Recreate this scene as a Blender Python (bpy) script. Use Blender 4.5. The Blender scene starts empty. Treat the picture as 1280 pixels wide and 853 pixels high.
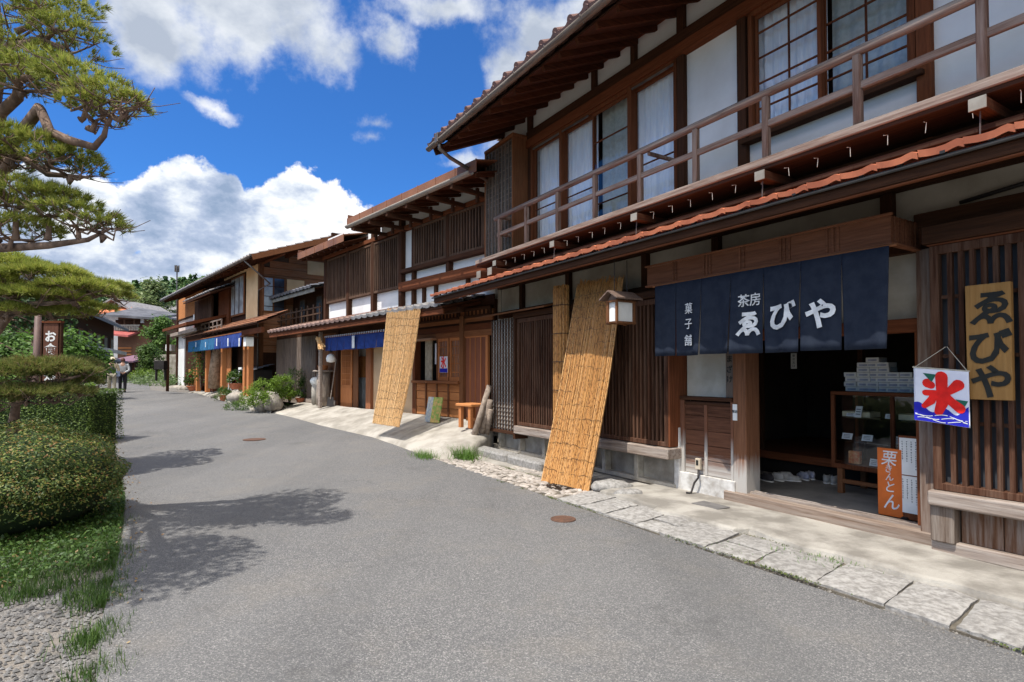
import bpy, math, random
import numpy as np
from mathutils import Vector, Matrix
R = math.radians
random.seed(7); RNG = np.random.default_rng(7)
scn = bpy.context.scene
COL = scn.collection
# ---------------------------------------------------------------- camera constants
F, CX, PY, H = 711.0, 640.0, 448.0, 1.45
TH = math.atan(18 / F)
def ray(px, py):
    a = (px - CX) / F; b = (PY - py) / F
    return Vector((a, math.cos(TH) - b * math.sin(TH), math.sin(TH) + b * math.cos(TH)))
def road_z(y):
    if y < 9: return 0.0
    if y < 47: return 0.03 * (y - 9)
    return max(0.2, 1.14 - 0.02 * (y - 47))
def ground_pt(px, py, dz=0.0):
    d = ray(px, py); z = dz
    for _ in range(40):
        t = (z - H) / d.z; z = road_z(t * d.y) + dz
    return Vector((t * d.x, t * d.y, z))
def depth_pt(px, py, Y):
    d = ray(px, py); t = Y / d.y
    return Vector((t * d.x, Y, H + t * d.z))
class Frame:
    """street front: x runs to the right along the facade, y goes into the building, z up"""
    def __init__(s, ang, D):
        s.a = R(ang); s.D = D; s.r = Vector((math.cos(s.a), math.sin(s.a), 0)); s.x = Vector((math.sin(s.a), -math.cos(s.a), 0))
    def p(s, px, py, y=0.0):
        d = ray(px, py); t = (s.D + y) / s.r.dot(d); P = Vector((0, 0, H)) + d * t
        return (s.x.dot(P), P.z)
    def fx(s, px, y=0.0, py=400): return s.p(px, py, y)[0]
    def w(s, x, y, z=0): return s.r * (s.D + y) + s.x * x + Vector((0, 0, z))
    def loc(s, P): return (s.x.dot(P), s.r.dot(P) - s.D, P.z)
    def place(s, o): o.location = s.r * s.D; o.rotation_euler = (0, 0, s.a - math.pi / 2)
A = Frame(31.46, 5.48)
B = Frame(41, 7.02)
# ---------------------------------------------------------------- materials
MC = {}
def nodes(name):
    m = bpy.data.materials.new(name); m.use_nodes = True; nt = m.node_tree; nt.nodes.clear()
    out = nt.nodes.new('ShaderNodeOutputMaterial'); p = nt.nodes.new('ShaderNodeBsdfPrincipled')
    nt.links.new(p.outputs[0], out.inputs[0]); return m, nt, p, out
def N(nt, t, **k):
    n = nt.nodes.new(t)
    for a, b in k.items(): setattr(n, a, b)
    return n
def coord(nt, scale=(1, 1, 1), rot=(0, 0, 0), kind='Object'):
    tc = N(nt, 'ShaderNodeTexCoord'); mp = N(nt, 'ShaderNodeMapping')
    mp.inputs['Scale'].default_value = scale; mp.inputs['Rotation'].default_value = rot
    nt.links.new(tc.outputs[kind], mp.inputs[0]); return mp.outputs[0]
def noise(nt, vec, sc, det=4, rough=.6):
    n = N(nt, 'ShaderNodeTexNoise'); n.inputs['Scale'].default_value = sc; n.inputs['Detail'].default_value = det
    n.inputs['Roughness'].default_value = rough
    if vec is not None: nt.links.new(vec, n.inputs['Vector'])
    return n.outputs['Fac']
def ramp(nt, fac, stops):
    r = N(nt, 'ShaderNodeValToRGB'); e = r.color_ramp.elements
    while len(e) < len(stops): e.new(.5)
    for i, (p, c) in enumerate(stops):
        e[i].position = p; e[i].color = (*c, 1) if not isinstance(c, (int, float)) else (c, c, c, 1)
    nt.links.new(fac, r.inputs[0]); return r.outputs[0]
def mixc(nt, f, a, b, mode='MIX'):
    m = N(nt, 'ShaderNodeMix', data_type='RGBA', blend_type=mode)
    for s, v in ((0, f), (6, a), (7, b)):
        if hasattr(v, 'is_output'): nt.links.new(v, m.inputs[s])
        elif s == 0: m.inputs[0].default_value = v
        else: m.inputs[s].default_value = (*v, 1)
    return m.outputs[2]
def math_(nt, op, a, b=0.0, c=None, clamp=False):
    m = N(nt, 'ShaderNodeMath', operation=op, use_clamp=clamp)
    for i, v in enumerate((a, b) if c is None else (a, b, c)):
        if hasattr(v, 'is_output'): nt.links.new(v, m.inputs[i])
        else: m.inputs[i].default_value = v
    return m.outputs[0]
def bump(nt, p, h, st=.3, dist=.01):
    b = N(nt, 'ShaderNodeBump'); b.inputs['Strength'].default_value = st; b.inputs['Distance'].default_value = dist
    nt.links.new(h, b.inputs['Height']); nt.links.new(b.outputs[0], p.inputs['Normal'])
def wood(name, c0, c1, axis='z', rough=.7, wear=0.0, wearc=(.30, .26, .22), base=0.0, basec=(.42, .39, .35), baseh=.35, sc=1.0):
    """grain along axis; wear = silvered patches; base = bleached foot of the timber (real wear near the ground)"""
    if name in MC: return MC[name]
    m, nt, p, out = nodes(name)
    s = {'x': (1.2, 22, 22), 'y': (22, 1.2, 22), 'z': (22, 22, 1.2)}[axis]
    v = coord(nt, tuple(q * sc for q in s))
    g = noise(nt, v, 2.2, 6, .65)
    col = ramp(nt, g, [(.37, c0), (.64, c1)])
    big = noise(nt, coord(nt, (1, 1, 1)), 1.7, 4, .6)
    col = mixc(nt, math_(nt, 'MULTIPLY', big, .55), col, tuple(q * .45 for q in c0))
    isl = N(nt, 'ShaderNodeNewGeometry').outputs['Random Per Island']
    col = mixc(nt, math_(nt, 'MULTIPLY', isl, .35), col, tuple(min(1, q * 1.5) for q in c1))
    if wear:
        w = ramp(nt, noise(nt, v, 1.1, 5, .7), [(.5 - wear * .3, 0.0), (.72, 1.0)])
        col = mixc(nt, math_(nt, 'MULTIPLY', w, .8), col, wearc)
    if base:
        tc = N(nt, 'ShaderNodeTexCoord'); sx = N(nt, 'ShaderNodeSeparateXYZ'); nt.links.new(tc.outputs['Object'], sx.inputs[0])
        h = math_(nt, 'ADD', sx.outputs[2], math_(nt, 'MULTIPLY', math_(nt, 'SUBTRACT', noise(nt, v, 1.5, 4), .5), .35))
        k = N(nt, 'ShaderNodeMapRange'); k.inputs[1].default_value = baseh; k.inputs[2].default_value = baseh - .22
        nt.links.new(h, k.inputs[0])
        col = mixc(nt, math_(nt, 'MULTIPLY', k.outputs[0], base, clamp=True), col, basec)
    nt.links.new(col, p.inputs['Base Color']); p.inputs['Roughness'].default_value = max(rough, .85)
    p.inputs['Specular IOR Level'].default_value = .10
    bump(nt, p, g, .7, .007); MC[name] = m; return m
def plain(name, c, c2=None, sc=3.0, rough=.8, bs=.15, det=5, metal=0.0, bsc=None, isl=0.0, spec=.3, stretch=(1, 1, 1)):
    if name in MC: return MC[name]
    m, nt, p, out = nodes(name); v = coord(nt, stretch)
    c2 = c2 or tuple(q * .75 for q in c)
    n = noise(nt, v, sc, det); col = ramp(nt, n, [(.40, c), (.61, c2)])
    if isl:
        g = N(nt, 'ShaderNodeNewGeometry').outputs['Random Per Island']
        col = mixc(nt, math_(nt, 'MULTIPLY', g, isl), col, tuple(q * .35 for q in c))
    nt.links.new(col, p.inputs['Base Color']); p.inputs['Roughness'].default_value = rough; p.inputs['Metallic'].default_value = metal
    p.inputs['Specular IOR Level'].default_value = spec
    if bs: bump(nt, p, noise(nt, v, bsc or sc * 9, 5, .7), bs, .01)
    MC[name] = m; return m
def leafmat(name, cs, trans=.35, sc=.8):
    if name in MC: return MC[name]
    m, nt, p, out = nodes(name)
    g = N(nt, 'ShaderNodeNewGeometry').outputs['Random Per Island']
    k = len(cs) - 1
    col = ramp(nt, g, [(i / k, c) for i, c in enumerate(cs)])
    big = noise(nt, coord(nt), sc, 3, .5)
    col = mixc(nt, math_(nt, 'MULTIPLY', ramp(nt, big, [(.35, 0.0), (.65, 1.0)]), .45), col, cs[0])
    nt.links.new(col, p.inputs['Base Color']); p.inputs['Roughness'].default_value = .55; p.inputs['Specular IOR Level'].default_value = .35
    tr = N(nt, 'ShaderNodeBsdfTranslucent'); nt.links.new(col, tr.inputs[0])
    mx = N(nt, 'ShaderNodeMixShader'); mx.inputs[0].default_value = trans
    nt.links.new(p.outputs[0], mx.inputs[1]); nt.links.new(tr.outputs[0], mx.inputs[2]); nt.links.new(mx.outputs[0], out.inputs[0])
    MC[name] = m; return m
def glassmat(name='window_glass', refl=.0, tint=(.9, .93, .95)):
    if name in MC: return MC[name]
    m, nt, p, out = nodes(name); nt.nodes.remove(p)
    t = N(nt, 'ShaderNodeBsdfTransparent'); t.inputs[0].default_value = (*tint, 1)
    g = N(nt, 'ShaderNodeBsdfGlossy'); g.inputs['Roughness'].default_value = .03; g.inputs[0].default_value = (.9, .95, 1, 1)
    lw = N(nt, 'ShaderNodeLayerWeight'); lw.inputs[0].default_value = .5; fr5 = math_(nt, 'MULTIPLY', math_(nt, 'POWER', lw.outputs['Facing'], 4.0), .9)
    b = N(nt, 'ShaderNodeBump'); b.inputs['Strength'].default_value = .15; b.inputs['Distance'].default_value = .02
    nt.links.new(noise(nt, coord(nt), 4, 2), b.inputs['Height']); nt.links.new(b.outputs[0], g.inputs['Normal'])
    mx = N(nt, 'ShaderNodeMixShader'); nt.links.new(math_(nt, 'ADD', fr5, refl + .05), mx.inputs[0])
    nt.links.new(t.outputs[0], mx.inputs[1]); nt.links.new(g.outputs[0], mx.inputs[2]); nt.links.new(mx.outputs[0], out.inputs[0])
    MC[name] = m; return m

W_DARK_Z = wood('dark_timber_upright', (.016, .008, .005), (.072, .031, .016), 'z')
W_DARK_X = wood('dark_timber_level', (.016, .008, .005), (.072, .031, .016), 'x')
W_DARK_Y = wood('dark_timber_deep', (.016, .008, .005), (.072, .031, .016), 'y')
W_RED_Z = wood('red_timber_upright', (.055, .018, .008), (.18, .060, .025), 'z')
W_RED_X = wood('red_timber_level', (.055, .018, .008), (.17, .056, .024), 'x')
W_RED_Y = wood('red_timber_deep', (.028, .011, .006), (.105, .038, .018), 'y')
W_LAT = wood('lattice_timber', (.024, .010, .006), (.098, .042, .023), 'z', wear=.25, wearc=(.15, .09, .06))
W_RAIL_X = wood('weathered_rail_level', (.045, .024, .016), (.17, .10, .068), 'x', wear=.7, wearc=(.38, .335, .29))
W_UNDER = wood('shade_dark_underside', (.016, .009, .006), (.055, .027, .017), 'x')  # shade below the balcony is put into this near-black wood colour
W_RAIL_Z = wood('weathered_rail_upright', (.045, .024, .016), (.15, .08, .053), 'z', wear=.5, wearc=(.33, .275, .23))
W_SILL = wood('silvered_sill', (.075, .050, .036), (.27, .20, .155), 'x', wear=.6, wearc=(.42, .37, .32))
W_FOOT_Z = wood('foot_bleached_post', (.07, .029, .015), (.22, .10, .052), 'z', base=1.0, baseh=.55)
W_FOOT_X = wood('foot_bleached_boards', (.055, .023, .013), (.16, .070, .040), 'x', base=1.0, baseh=.48)
W_GREY = wood('grey_shutter_timber', (.10, .085, .07), (.27, .235, .20), 'z', wear=.4)
W_ORANGE_X = wood('orange_timber_level', (.34, .12, .040), (.54, .23, .085), 'x')
W_ORANGE_Z = wood('orange_timber_upright', (.32, .11, .038), (.50, .20, .075), 'z')
W_BROWN_X = wood('brown_timber_level', (.11, .042, .018), (.28, .112, .047), 'x')
W_BROWN_Z = wood('brown_timber_upright', (.08, .034, .016), (.22, .094, .042), 'z')
W_BLACK_Z = wood('blackened_lattice', (.026, .015, .010), (.10, .055, .034), 'z', wear=.35, wearc=(.15, .095, .065))
W_SIGN = wood('signboard_timber', (.23, .115, .034), (.34, .185, .064), 'z', sc=.8)
PLASTER = plain('white_plaster', (.72, .72, .70), (.64, .63, .60), 1.2, .9, .08)
PLASTER_B = plain('beige_plaster', (.50, .46, .38), (.36, .32, .25), 1.6, .92, .15)
PLASTER_T = plain('tan_plaster', (.62, .42, .24), (.52, .34, .19), 1.4, .9, .1)
PLASTER_G = plain('grey_foundation_plaster', (.42, .39, .33), (.24, .21, .17), 2.2, .95, .3)
CONC = plain('worn_concrete', (.39, .36, .31), (.215, .195, .165), 2.6, .95, .9, 10, bsc=55)
APRON = plain('pale_concrete', (.41, .375, .32), (.26, .235, .195), 2.2, .95, .9, 10, bsc=40)
STONE = plain('kerb_stone', (.38, .36, .33), (.22, .205, .185), 24.0, .95, 1.0, 9, bsc=34, isl=.3)
ROCK = plain('garden_rock', (.36, .32, .27), (.16, .14, .115), 3.0, .95, 1.0, 8, bsc=14)
PEBBLE = plain('pebble', (.50, .44, .38), (.30, .26, .22), 6, .8, .2, isl=.6)
TILE_R = plain('red_brown_tile', (.66, .21, .10), (.44, .13, .065), 3.0, .5, .1, isl=.2)
TILE_RD = plain('upper_brown_tile', (.20, .105, .08), (.12, .07, .058), 3.0, .6, .1, isl=.35)
TILE_G = plain('grey_tile', (.34, .32, .31), (.20, .185, .175), 4.0, .65, .15, isl=.4)
TILE_GD = plain('dark_grey_tile', (.16, .16, .175), (.09, .09, .10), 4.0, .5, .15, isl=.4)
COPPER = plain('rusty_sheet_roof', (.27, .115, .055), (.18, .08, .045), 1.6, .6, .1, isl=.2)
RUSTRED = plain('red_sheet_roof', (.40, .10, .085), (.28, .075, .065), 3, .6, .1)
PURPLE = plain('purple_sheet_roof', (.22, .12, .15), (.16, .09, .12), 3, .6, .1)
METAL = plain('grey_gutter_metal', (.16, .14, .12), (.10, .08, .07), 4, .45, .05, metal=.4)
IRON = plain('dark_iron', (.045, .04, .038), None, 6, .5, .05, metal=.5)
PALECAP = plain('pale_bracket_cap', (.27, .27, .235), (.19, .18, .155), 5, .85, .1, spec=.1)
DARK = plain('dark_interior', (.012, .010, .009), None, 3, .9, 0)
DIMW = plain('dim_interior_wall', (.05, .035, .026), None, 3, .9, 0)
CURT = plain('curtain_cloth', (.90, .91, .93), (.80, .82, .87), 30, .9, .3, stretch=(1, 1, .15))
PAPER = plain('paper_white', (.78, .77, .73), (.72, .71, .66), 8, .9, 0)
FROST = plain('frosted_panel', (.33, .35, .33), (.25, .27, .26), 9, .35, .1, spec=.5)
NAVY = plain('navy_cloth', (.024, .030, .044), (.018, .023, .036), 12, .95, .25, bsc=160, spec=.1)
INDIGO = plain('blue_cloth', (.022, .05, .21), (.014, .034, .155), 8, .9, .1)
TEAL = plain('pale_blue_cloth', (.022, .12, .24), (.016, .09, .19), 8, .9, .1)
WHITEINK = plain('white_print', (.78, .78, .76), None, 10, .9, 0)
BLACKINK = plain('black_ink', (.022, .022, .018), None, 10, .8, 0)
REDINK = plain('red_print', (.85, .018, .012), None, 10, .8, 0)
BLUEINK = plain('blue_print', (.018, .02, .42), None, 10, .8, 0)
GREENINK = plain('green_print', (.02, .14, .09), None, 10, .8, 0)
FLAGW = plain('flag_cloth', (.74, .74, .80), (.66, .66, .74), 5, .85, .05)
ORANGEP = plain('orange_paint', (.66, .15, .022), (.58, .13, .02), 6, .6, .05)
GREYB = plain('grey_backing', (.06, .062, .068), None, 4, .45, 0)
TERRA = plain('terracotta', (.48, .16, .075), (.36, .12, .06), 6, .85, .1)
GLASS = glassmat()
ROPE = plain('rope', (.55, .50, .40), None, 20, .9, .1)
RUSTC = plain('rusty_iron_cover', (.13, .065, .04), (.09, .05, .035), 20, .7, .6, bsc=60)
# asphalt
def asphalt():
    m, nt, p, out = nodes('asphalt')
    v = coord(nt)
    vo = N(nt, 'ShaderNodeTexVoronoi'); vo.inputs['Scale'].default_value = 170; nt.links.new(v, vo.inputs['Vector'])
    sp = N(nt, 'ShaderNodeSeparateColor'); nt.links.new(vo.outputs['Color'], sp.inputs[0])
    col = ramp(nt, sp.outputs[0], [(0, (.055, .055, .057)), (.55, (.115, .112, .110)), (.88, (.22, .21, .195)), (1, (.38, .36, .335))])
    col = mixc(nt, .22, col, (.145, .142, .138))
    b = ramp(nt, noise(nt, v, .35, 5, .6), [(.35, 0.0), (.7, 1.0)])
    col = mixc(nt, math_(nt, 'MULTIPLY', b, .38), col, (.20, .194, .184))
    b2 = ramp(nt, noise(nt, coord(nt, (1, 1, 1), (0, 0, R(30))), 1.3, 6, .7), [(.50, 0.0), (.72, 1.0)])
    col = mixc(nt, math_(nt, 'MULTIPLY', b2, .30), col, (.23, .20, .16))
    # darker worn bands along the street and a few old stains
    wb = N(nt, 'ShaderNodeTexNoise'); wb.inputs['Scale'].default_value = 1.0; wb.inputs['Detail'].default_value = 3; nt.links.new(coord(nt, (1.1, .12, 1), (0, 0, R(-25))), wb.inputs['Vector'])
    col = mixc(nt, math_(nt, 'MULTIPLY', ramp(nt, wb.outputs['Fac'], [(.48, 0.0), (.62, 1.0)]), .28), col, (.085, .084, .083))
    st_ = ramp(nt, noise(nt, coord(nt, (1, 1, 1), (0, 0, R(70))), .8, 5, .75), [(.60, 0.0), (.66, 1.0)])
    col = mixc(nt, math_(nt, 'MULTIPLY', st_, .25), col, (.06, .058, .055))
    # hairline cracks
    cr = N(nt, 'ShaderNodeTexVoronoi', feature='DISTANCE_TO_EDGE'); cr.inputs['Scale'].default_value = .33
    nz = N(nt, 'ShaderNodeTexNoise'); nz.inputs['Scale'].default_value = 1.6; nt.links.new(v, nz.inputs['Vector'])
    ad = N(nt, 'ShaderNodeVectorMath', operation='ADD'); nt.links.new(v, ad.inputs[0]); nt.links.new(nz.outputs['Color'], ad.inputs[1])
    nt.links.new(ad.outputs[0], cr.inputs['Vector'])
    k = ramp(nt, cr.outputs['Distance'], [(0, 1.0), (.006, 0.0)])
    col = mixc(nt, math_(nt, 'MULTIPLY', k, .16), col, (.05, .048, .045))
    nt.links.new(col, p.inputs['Base Color']); p.inputs['Roughness'].default_value = .85; p.inputs['Specular IOR Level'].default_value = .25
    bump(nt, p, vo.outputs['Distance'], .6, .006); return m
ASPHALT = asphalt()
def gravelmat():
    m, nt, p, out = nodes('gravel_earth'); v = coord(nt)
    vo = N(nt, 'ShaderNodeTexVoronoi'); vo.inputs['Scale'].default_value = 150; nt.links.new(v, vo.inputs['Vector'])
    sp = N(nt, 'ShaderNodeSeparateColor'); nt.links.new(vo.outputs['Color'], sp.inputs[0])
    col = ramp(nt, sp.outputs[0], [(0, (.07, .066, .062)), (.6, (.15, .14, .125)), (1, (.28, .26, .24))])
    b = ramp(nt, noise(nt, v, 2.5, 5, .6), [(.4, 0.0), (.62, 1.0)])
    col = mixc(nt, math_(nt, 'MULTIPLY', b, .6), col, (.22, .185, .145))
    nt.links.new(col, p.inputs['Base Color']); p.inputs['Roughness'].default_value = .95
    bump(nt, p, vo.outputs['Distance'], .5, .008); return m
GRAVEL = gravelmat()
# ---------------------------------------------------------------- mesh builder
class MB:
    def __init__(s): s.v = []; s.f = []
    def add(s, vs, fs):
        o = len(s.v); s.v += [tuple(q) for q in vs]; s.f += [tuple(i + o for i in f) for f in fs]; return s
    def box(s, x0, x1, y0, y1, z0, z1):
        if x0 > x1: x0, x1 = x1, x0
        if y0 > y1: y0, y1 = y1, y0
        if z0 > z1: z0, z1 = z1, z0
        return s.add([(x, y, z) for z in (z0, z1) for y in (y0, y1) for x in (x0, x1)],
                     [(0, 2, 3, 1), (4, 5, 7, 6), (0, 1, 5, 4), (2, 6, 7, 3), (0, 4, 6, 2), (1, 3, 7, 5)])
    def hexa(s, bot, top):   # four points each, same winding
        return s.add(list(bot) + list(top), [(3, 2, 1, 0), (4, 5, 6, 7), (0, 1, 5, 4), (1, 2, 6, 5), (2, 3, 7, 6), (3, 0, 4, 7)])
    def beam(s, a, b, w, h, up=(0, 0, 1)):
        a = Vector(a); b = Vector(b); d = (b - a).normalized(); u = Vector(up); sd = d.cross(u)
        if sd.length < 1e-4: sd = d.cross(Vector((1, 0, 0)))
        sd.normalize(); u = sd.cross(d).normalized(); sd *= w / 2; u *= h / 2
        return s.hexa([a - sd - u, a + sd - u, a + sd + u, a - sd + u], [b - sd - u, b + sd - u, b + sd + u, b - sd + u])
    def tube(s, pts, r, n=8, cap=True):
        pts = [Vector(p) for p in pts]; rs = r if isinstance(r, (list, tuple)) else [r] * len(pts); o = len(s.v); prev = None
        for i, p in enumerate(pts):
            d = (pts[min(i + 1, len(pts) - 1)] - pts[max(i - 1, 0)]).normalized()
            if prev is None: a = d.orthogonal().normalized()
            else:
                a = prev - d * prev.dot(d); a = a.normalized() if a.length > 1e-5 else d.orthogonal().normalized()
            prev = a; b = d.cross(a)
            for k in range(n):
                t = 2 * math.pi * k / n; s.v.append(tuple(p + (a * math.cos(t) + b * math.sin(t)) * rs[i]))
        for i in range(len(pts) - 1):
            for k in range(n):
                k2 = (k + 1) % n; s.f.append((o + i * n + k, o + i * n + k2, o + (i + 1) * n + k2, o + (i + 1) * n + k))
        if cap:
            s.f.append(tuple(o + k for k in reversed(range(n)))); e = o + (len(pts) - 1) * n; s.f.append(tuple(e + k for k in range(n)))
        return s
    def lathe(s, c, prof, n=20):
        o = len(s.v); c = Vector(c)
        for r, z in prof:
            for k in range(n):
                t = 2 * math.pi * k / n; s.v.append((c.x + r * math.cos(t), c.y + r * math.sin(t), c.z + z))
        for i in range(len(prof) - 1):
            for k in range(n):
                k2 = (k + 1) % n; s.f.append((o + i * n + k, o + i * n + k2, o + (i + 1) * n + k2, o + (i + 1) * n + k))
        s.f.append(tuple(o + k for k in reversed(range(n)))); e = o + (len(prof) - 1) * n; s.f.append(tuple(e + k for k in range(n)))
        return s
    def grid(s, fn, nu, nv, thick=None):
        o = len(s.v)
        for j in range(nv + 1):
            for i in range(nu + 1): s.v.append(tuple(fn(i / nu, j / nv)))
        for j in range(nv):
            for i in range(nu):
                a = o + j * (nu + 1) + i; s.f.append((a, a + 1, a + nu + 2, a + nu + 1))
        return s
    def poly(s, pts, ext):   # extrude a polygon by vector ext
        n = len(pts); e = Vector(ext); p = [Vector(q) for q in pts]
        return s.add(p + [q + e for q in p], [tuple(range(n))[::-1], tuple(range(n, 2 * n))] + [(i, (i + 1) % n, n + (i + 1) % n, n + i) for i in range(n)])
    def build(s, name, mat, parent=None, bevel=0.0, smooth=False, solid=0.0, recalc=True):
        me = bpy.data.meshes.new(name); me.from_pydata(s.v, [], s.f)
        if recalc:
            import bmesh
            bm = bmesh.new(); bm.from_mesh(me); bmesh.ops.recalc_face_normals(bm, faces=bm.faces); bm.to_mesh(me); bm.free()
        me.materials.append(mat); me.update()
        if smooth: me.polygons.foreach_set('use_smooth', [True] * len(me.polygons))
        o = bpy.data.objects.new(name, me); COL.objects.link(o)
        if parent is not None: o.parent = parent
        if solid: md = o.modifiers.new('s', 'SOLIDIFY'); md.thickness = solid; md.offset = 0
        if bevel: md = o.modifiers.new('b', 'BEVEL'); md.width = bevel; md.segments = 1; md.limit_method = 'ANGLE'
        return o
def boxo(name, mat, parent, *b, bevel=0.0): return MB().box(*b).build(name, mat, parent, bevel)
def tag(o, label=None, cat=None, group=None, kind=None):
    if label: o['label'] = label
    if cat: o['category'] = cat
    if group: o['group'] = group
    if kind: o['kind'] = kind
    return o
def thing(name, label, cat, loc=(0, 0, 0), rz=0.0, group=None):
    o = bpy.data.objects.new(name, None); COL.objects.link(o); o.empty_display_size = .2
    o.location = loc; o.rotation_euler = (0, 0, rz); return tag(o, label, cat, group)
def house(name, label, cat, fr):
    o = thing(name, label, cat); fr.place(o); return o
def struct(o): o['kind'] = 'structure'; return o
def from_np(name, verts, faces_n, mat, parent=None, smooth=False):
    """verts: (M*k,3) array, every k consecutive verts one face"""
    k = faces_n; n = len(verts) // k; me = bpy.data.meshes.new(name)
    me.vertices.add(len(verts)); me.vertices.foreach_set('co', np.ascontiguousarray(verts, dtype=np.float32).ravel())
    me.loops.add(len(verts)); me.loops.foreach_set('vertex_index', np.arange(len(verts), dtype=np.int32))
    me.polygons.add(n); me.polygons.foreach_set('loop_start', np.arange(0, n * k, k, dtype=np.int32)); me.polygons.foreach_set('loop_total', np.full(n, k, dtype=np.int32))
    me.update(calc_edges=True); me.materials.append(mat)
    o = bpy.data.objects.new(name, me); COL.objects.link(o)
    if parent is not None: o.parent = parent
    return o
# text as mesh, bent onto a surface if fn given; lies in the XZ plane facing -y
def text(name, body, size, x, y, z, mat, parent, bold=0.0, sx=1.0, sz=1.0, rot=0.0, fn=None, shear=0.0, ext=.0015):
    cu = bpy.data.curves.new(name, 'FONT'); cu.body = body; cu.size = size; cu.extrude = ext; cu.offset = bold * size; cu.shear = shear
    cu.resolution_u = 3
    t = bpy.data.objects.new('tmp', cu); COL.objects.link(t); bpy.context.view_layer.update()
    dg = bpy.context.evaluated_depsgraph_get(); me = bpy.data.meshes.new_from_object(t.evaluated_get(dg))
    COL.objects.unlink(t); bpy.data.objects.remove(t); bpy.data.curves.remove(cu)
    co = np.array([v.co[:] for v in me.vertices]) if len(me.vertices) else np.zeros((1, 3))
    mn, mx = co.min(0), co.max(0); cx, cy = (mn[0] + mx[0]) / 2, (mn[1] + mx[1]) / 2
    cr, sr = math.cos(rot), math.sin(rot)
    for v in me.vertices:
        u = (v.co.x - cx) * sx; w = (v.co.y - cy) * sz; u, w = u * cr - w * sr, u * sr + w * cr
        X = x + u; Z = z + w; Y = (fn(X, Z) if fn else 0) + y - v.co.z
        v.co = (X, Y, Z)
    me.name = name; me.materials.clear(); me.materials.append(mat)
    o = bpy.data.objects.new(name, me); COL.objects.link(o); o.parent = parent; return o
# ---------------------------------------------------------------- foliage
def leaves(cs, size, asp=.55, up=.35, jit=.35, dirs=None):
    """diamond leaves at centres cs, random orientation biased so normals look up"""
    n = len(cs); nrm = RNG.normal(size=(n, 3)); nrm[:, 2] = np.abs(nrm[:, 2]) + up * 2
    if dirs is not None: nrm += dirs * 1.2
    nrm /= np.linalg.norm(nrm, axis=1)[:, None]
    t = np.cross(nrm, RNG.normal(size=(n, 3))); t /= np.linalg.norm(t, axis=1)[:, None] + 1e-9; b = np.cross(nrm, t)
    s = size * (1 + jit * RNG.uniform(-1, 1, n))[:, None]
    v = np.empty((n, 4, 3)); v[:, 0] = cs - t * s * .5; v[:, 1] = cs + b * s * asp * .5 - t * s * .05; v[:, 2] = cs + t * s * .5; v[:, 3] = cs - b * s * asp * .5 - t * s * .05
    return v.reshape(-1, 3)
def shell_pts(c, r, nclump, per, spread, top=-1.0, inner=.72):
    """clumps over an ellipsoid's outer shell, leaves gathered round each clump"""
    d = RNG.normal(size=(nclump * 3, 3)); d /= np.linalg.norm(d, axis=1)[:, None]; d = d[d[:, 2] > top][:nclump]
    k = RNG.uniform(inner, 1.0, len(d))[:, None]; cc = np.array(c) + d * k * np.array(r)
    p = np.repeat(cc, per, 0) + RNG.normal(size=(len(cc) * per, 3)) * spread
    return p, np.repeat(d, per, 0)
def tufts(cs, dirs, L, n=22, w=.004, cone=.9):
    """pine needle tufts: n thin triangles from each centre"""
    m = len(cs); d = np.repeat(dirs, n, 0) + RNG.normal(size=(m * n, 3)) * cone * .55
    d /= np.linalg.norm(d, axis=1)[:, None]; c = np.repeat(cs, n, 0) + RNG.normal(size=(m * n, 3)) * L * .08
    s = np.cross(d, RNG.normal(size=(m * n, 3))); s /= np.linalg.norm(s, axis=1)[:, None] + 1e-9
    l = L * RNG.uniform(.65, 1.15, m * n)[:, None]; v = np.empty((m * n, 3, 3))
    v[:, 0] = c - s * w; v[:, 1] = c + s * w; v[:, 2] = c + d * l; return v.reshape(-1, 3)
def clip_ground(p, zmin):
    p[:, 2] = np.maximum(p[:, 2], zmin); return p
def tile_roof(name, mat, parent, x0, x1, ye, ze, yr, zr, tw=.27, rl=.22, lip=.045, amp=.03, seg=8, saw=.016):
    """wavy pantile sheet from eave (ye,ze) to ridge (yr,zr), stepped courses"""
    m = MB(); nt_ = max(1, round(abs(x1 - x0) / tw)); L = math.hypot(yr - ye, zr - ze); rows = max(1, round(L / rl))
    ny, nz = -(zr - ze) / L, (yr - ye) / L
    if nz < 0: ny, nz = -ny, -nz
    def wv(t): return -amp * .5 * math.sin(math.pi * t / .7) if t < .7 else amp * math.sin(math.pi * (t - .7) / .3)
    for r in range(rows):
        a = r / rows; b = (r + 1) / rows
        for k in range(nt_):
            xs = [x0 + (x1 - x0) * (k + q / seg) / nt_ for q in range(seg + 1)]; w = [wv(q / seg) + saw * (.5 - q / seg) for q in range(seg + 1)]
            j = random.uniform(-.004, .004); jy = random.uniform(-.006, .006)
            vs = []
            for (f, h) in ((a - .02, lip * .55), (b + .01, 0.0)):
                yy = ye + (yr - ye) * f + (jy if h else 0); zz = ze + (zr - ze) * f
                for x, q in zip(xs, w): vs.append((x, yy + ny * (q + h + j), zz + nz * (q + h + j)))
            f0 = a - .02; yy = ye + (yr - ye) * f0 + jy; zz = ze + (zr - ze) * f0
            for x, q in zip(xs, w): vs.append((x, yy + ny * (q - lip * .35), zz + nz * (q - lip * .35)))
            n = seg + 1; fs = []
            for q in range(seg): fs += [(q, q + 1, n + q + 1, n + q), (2 * n + q, 2 * n + q + 1, q + 1, q)]
            m.add(vs, fs)
    return m.build(name, mat, parent, recalc=False)
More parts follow.
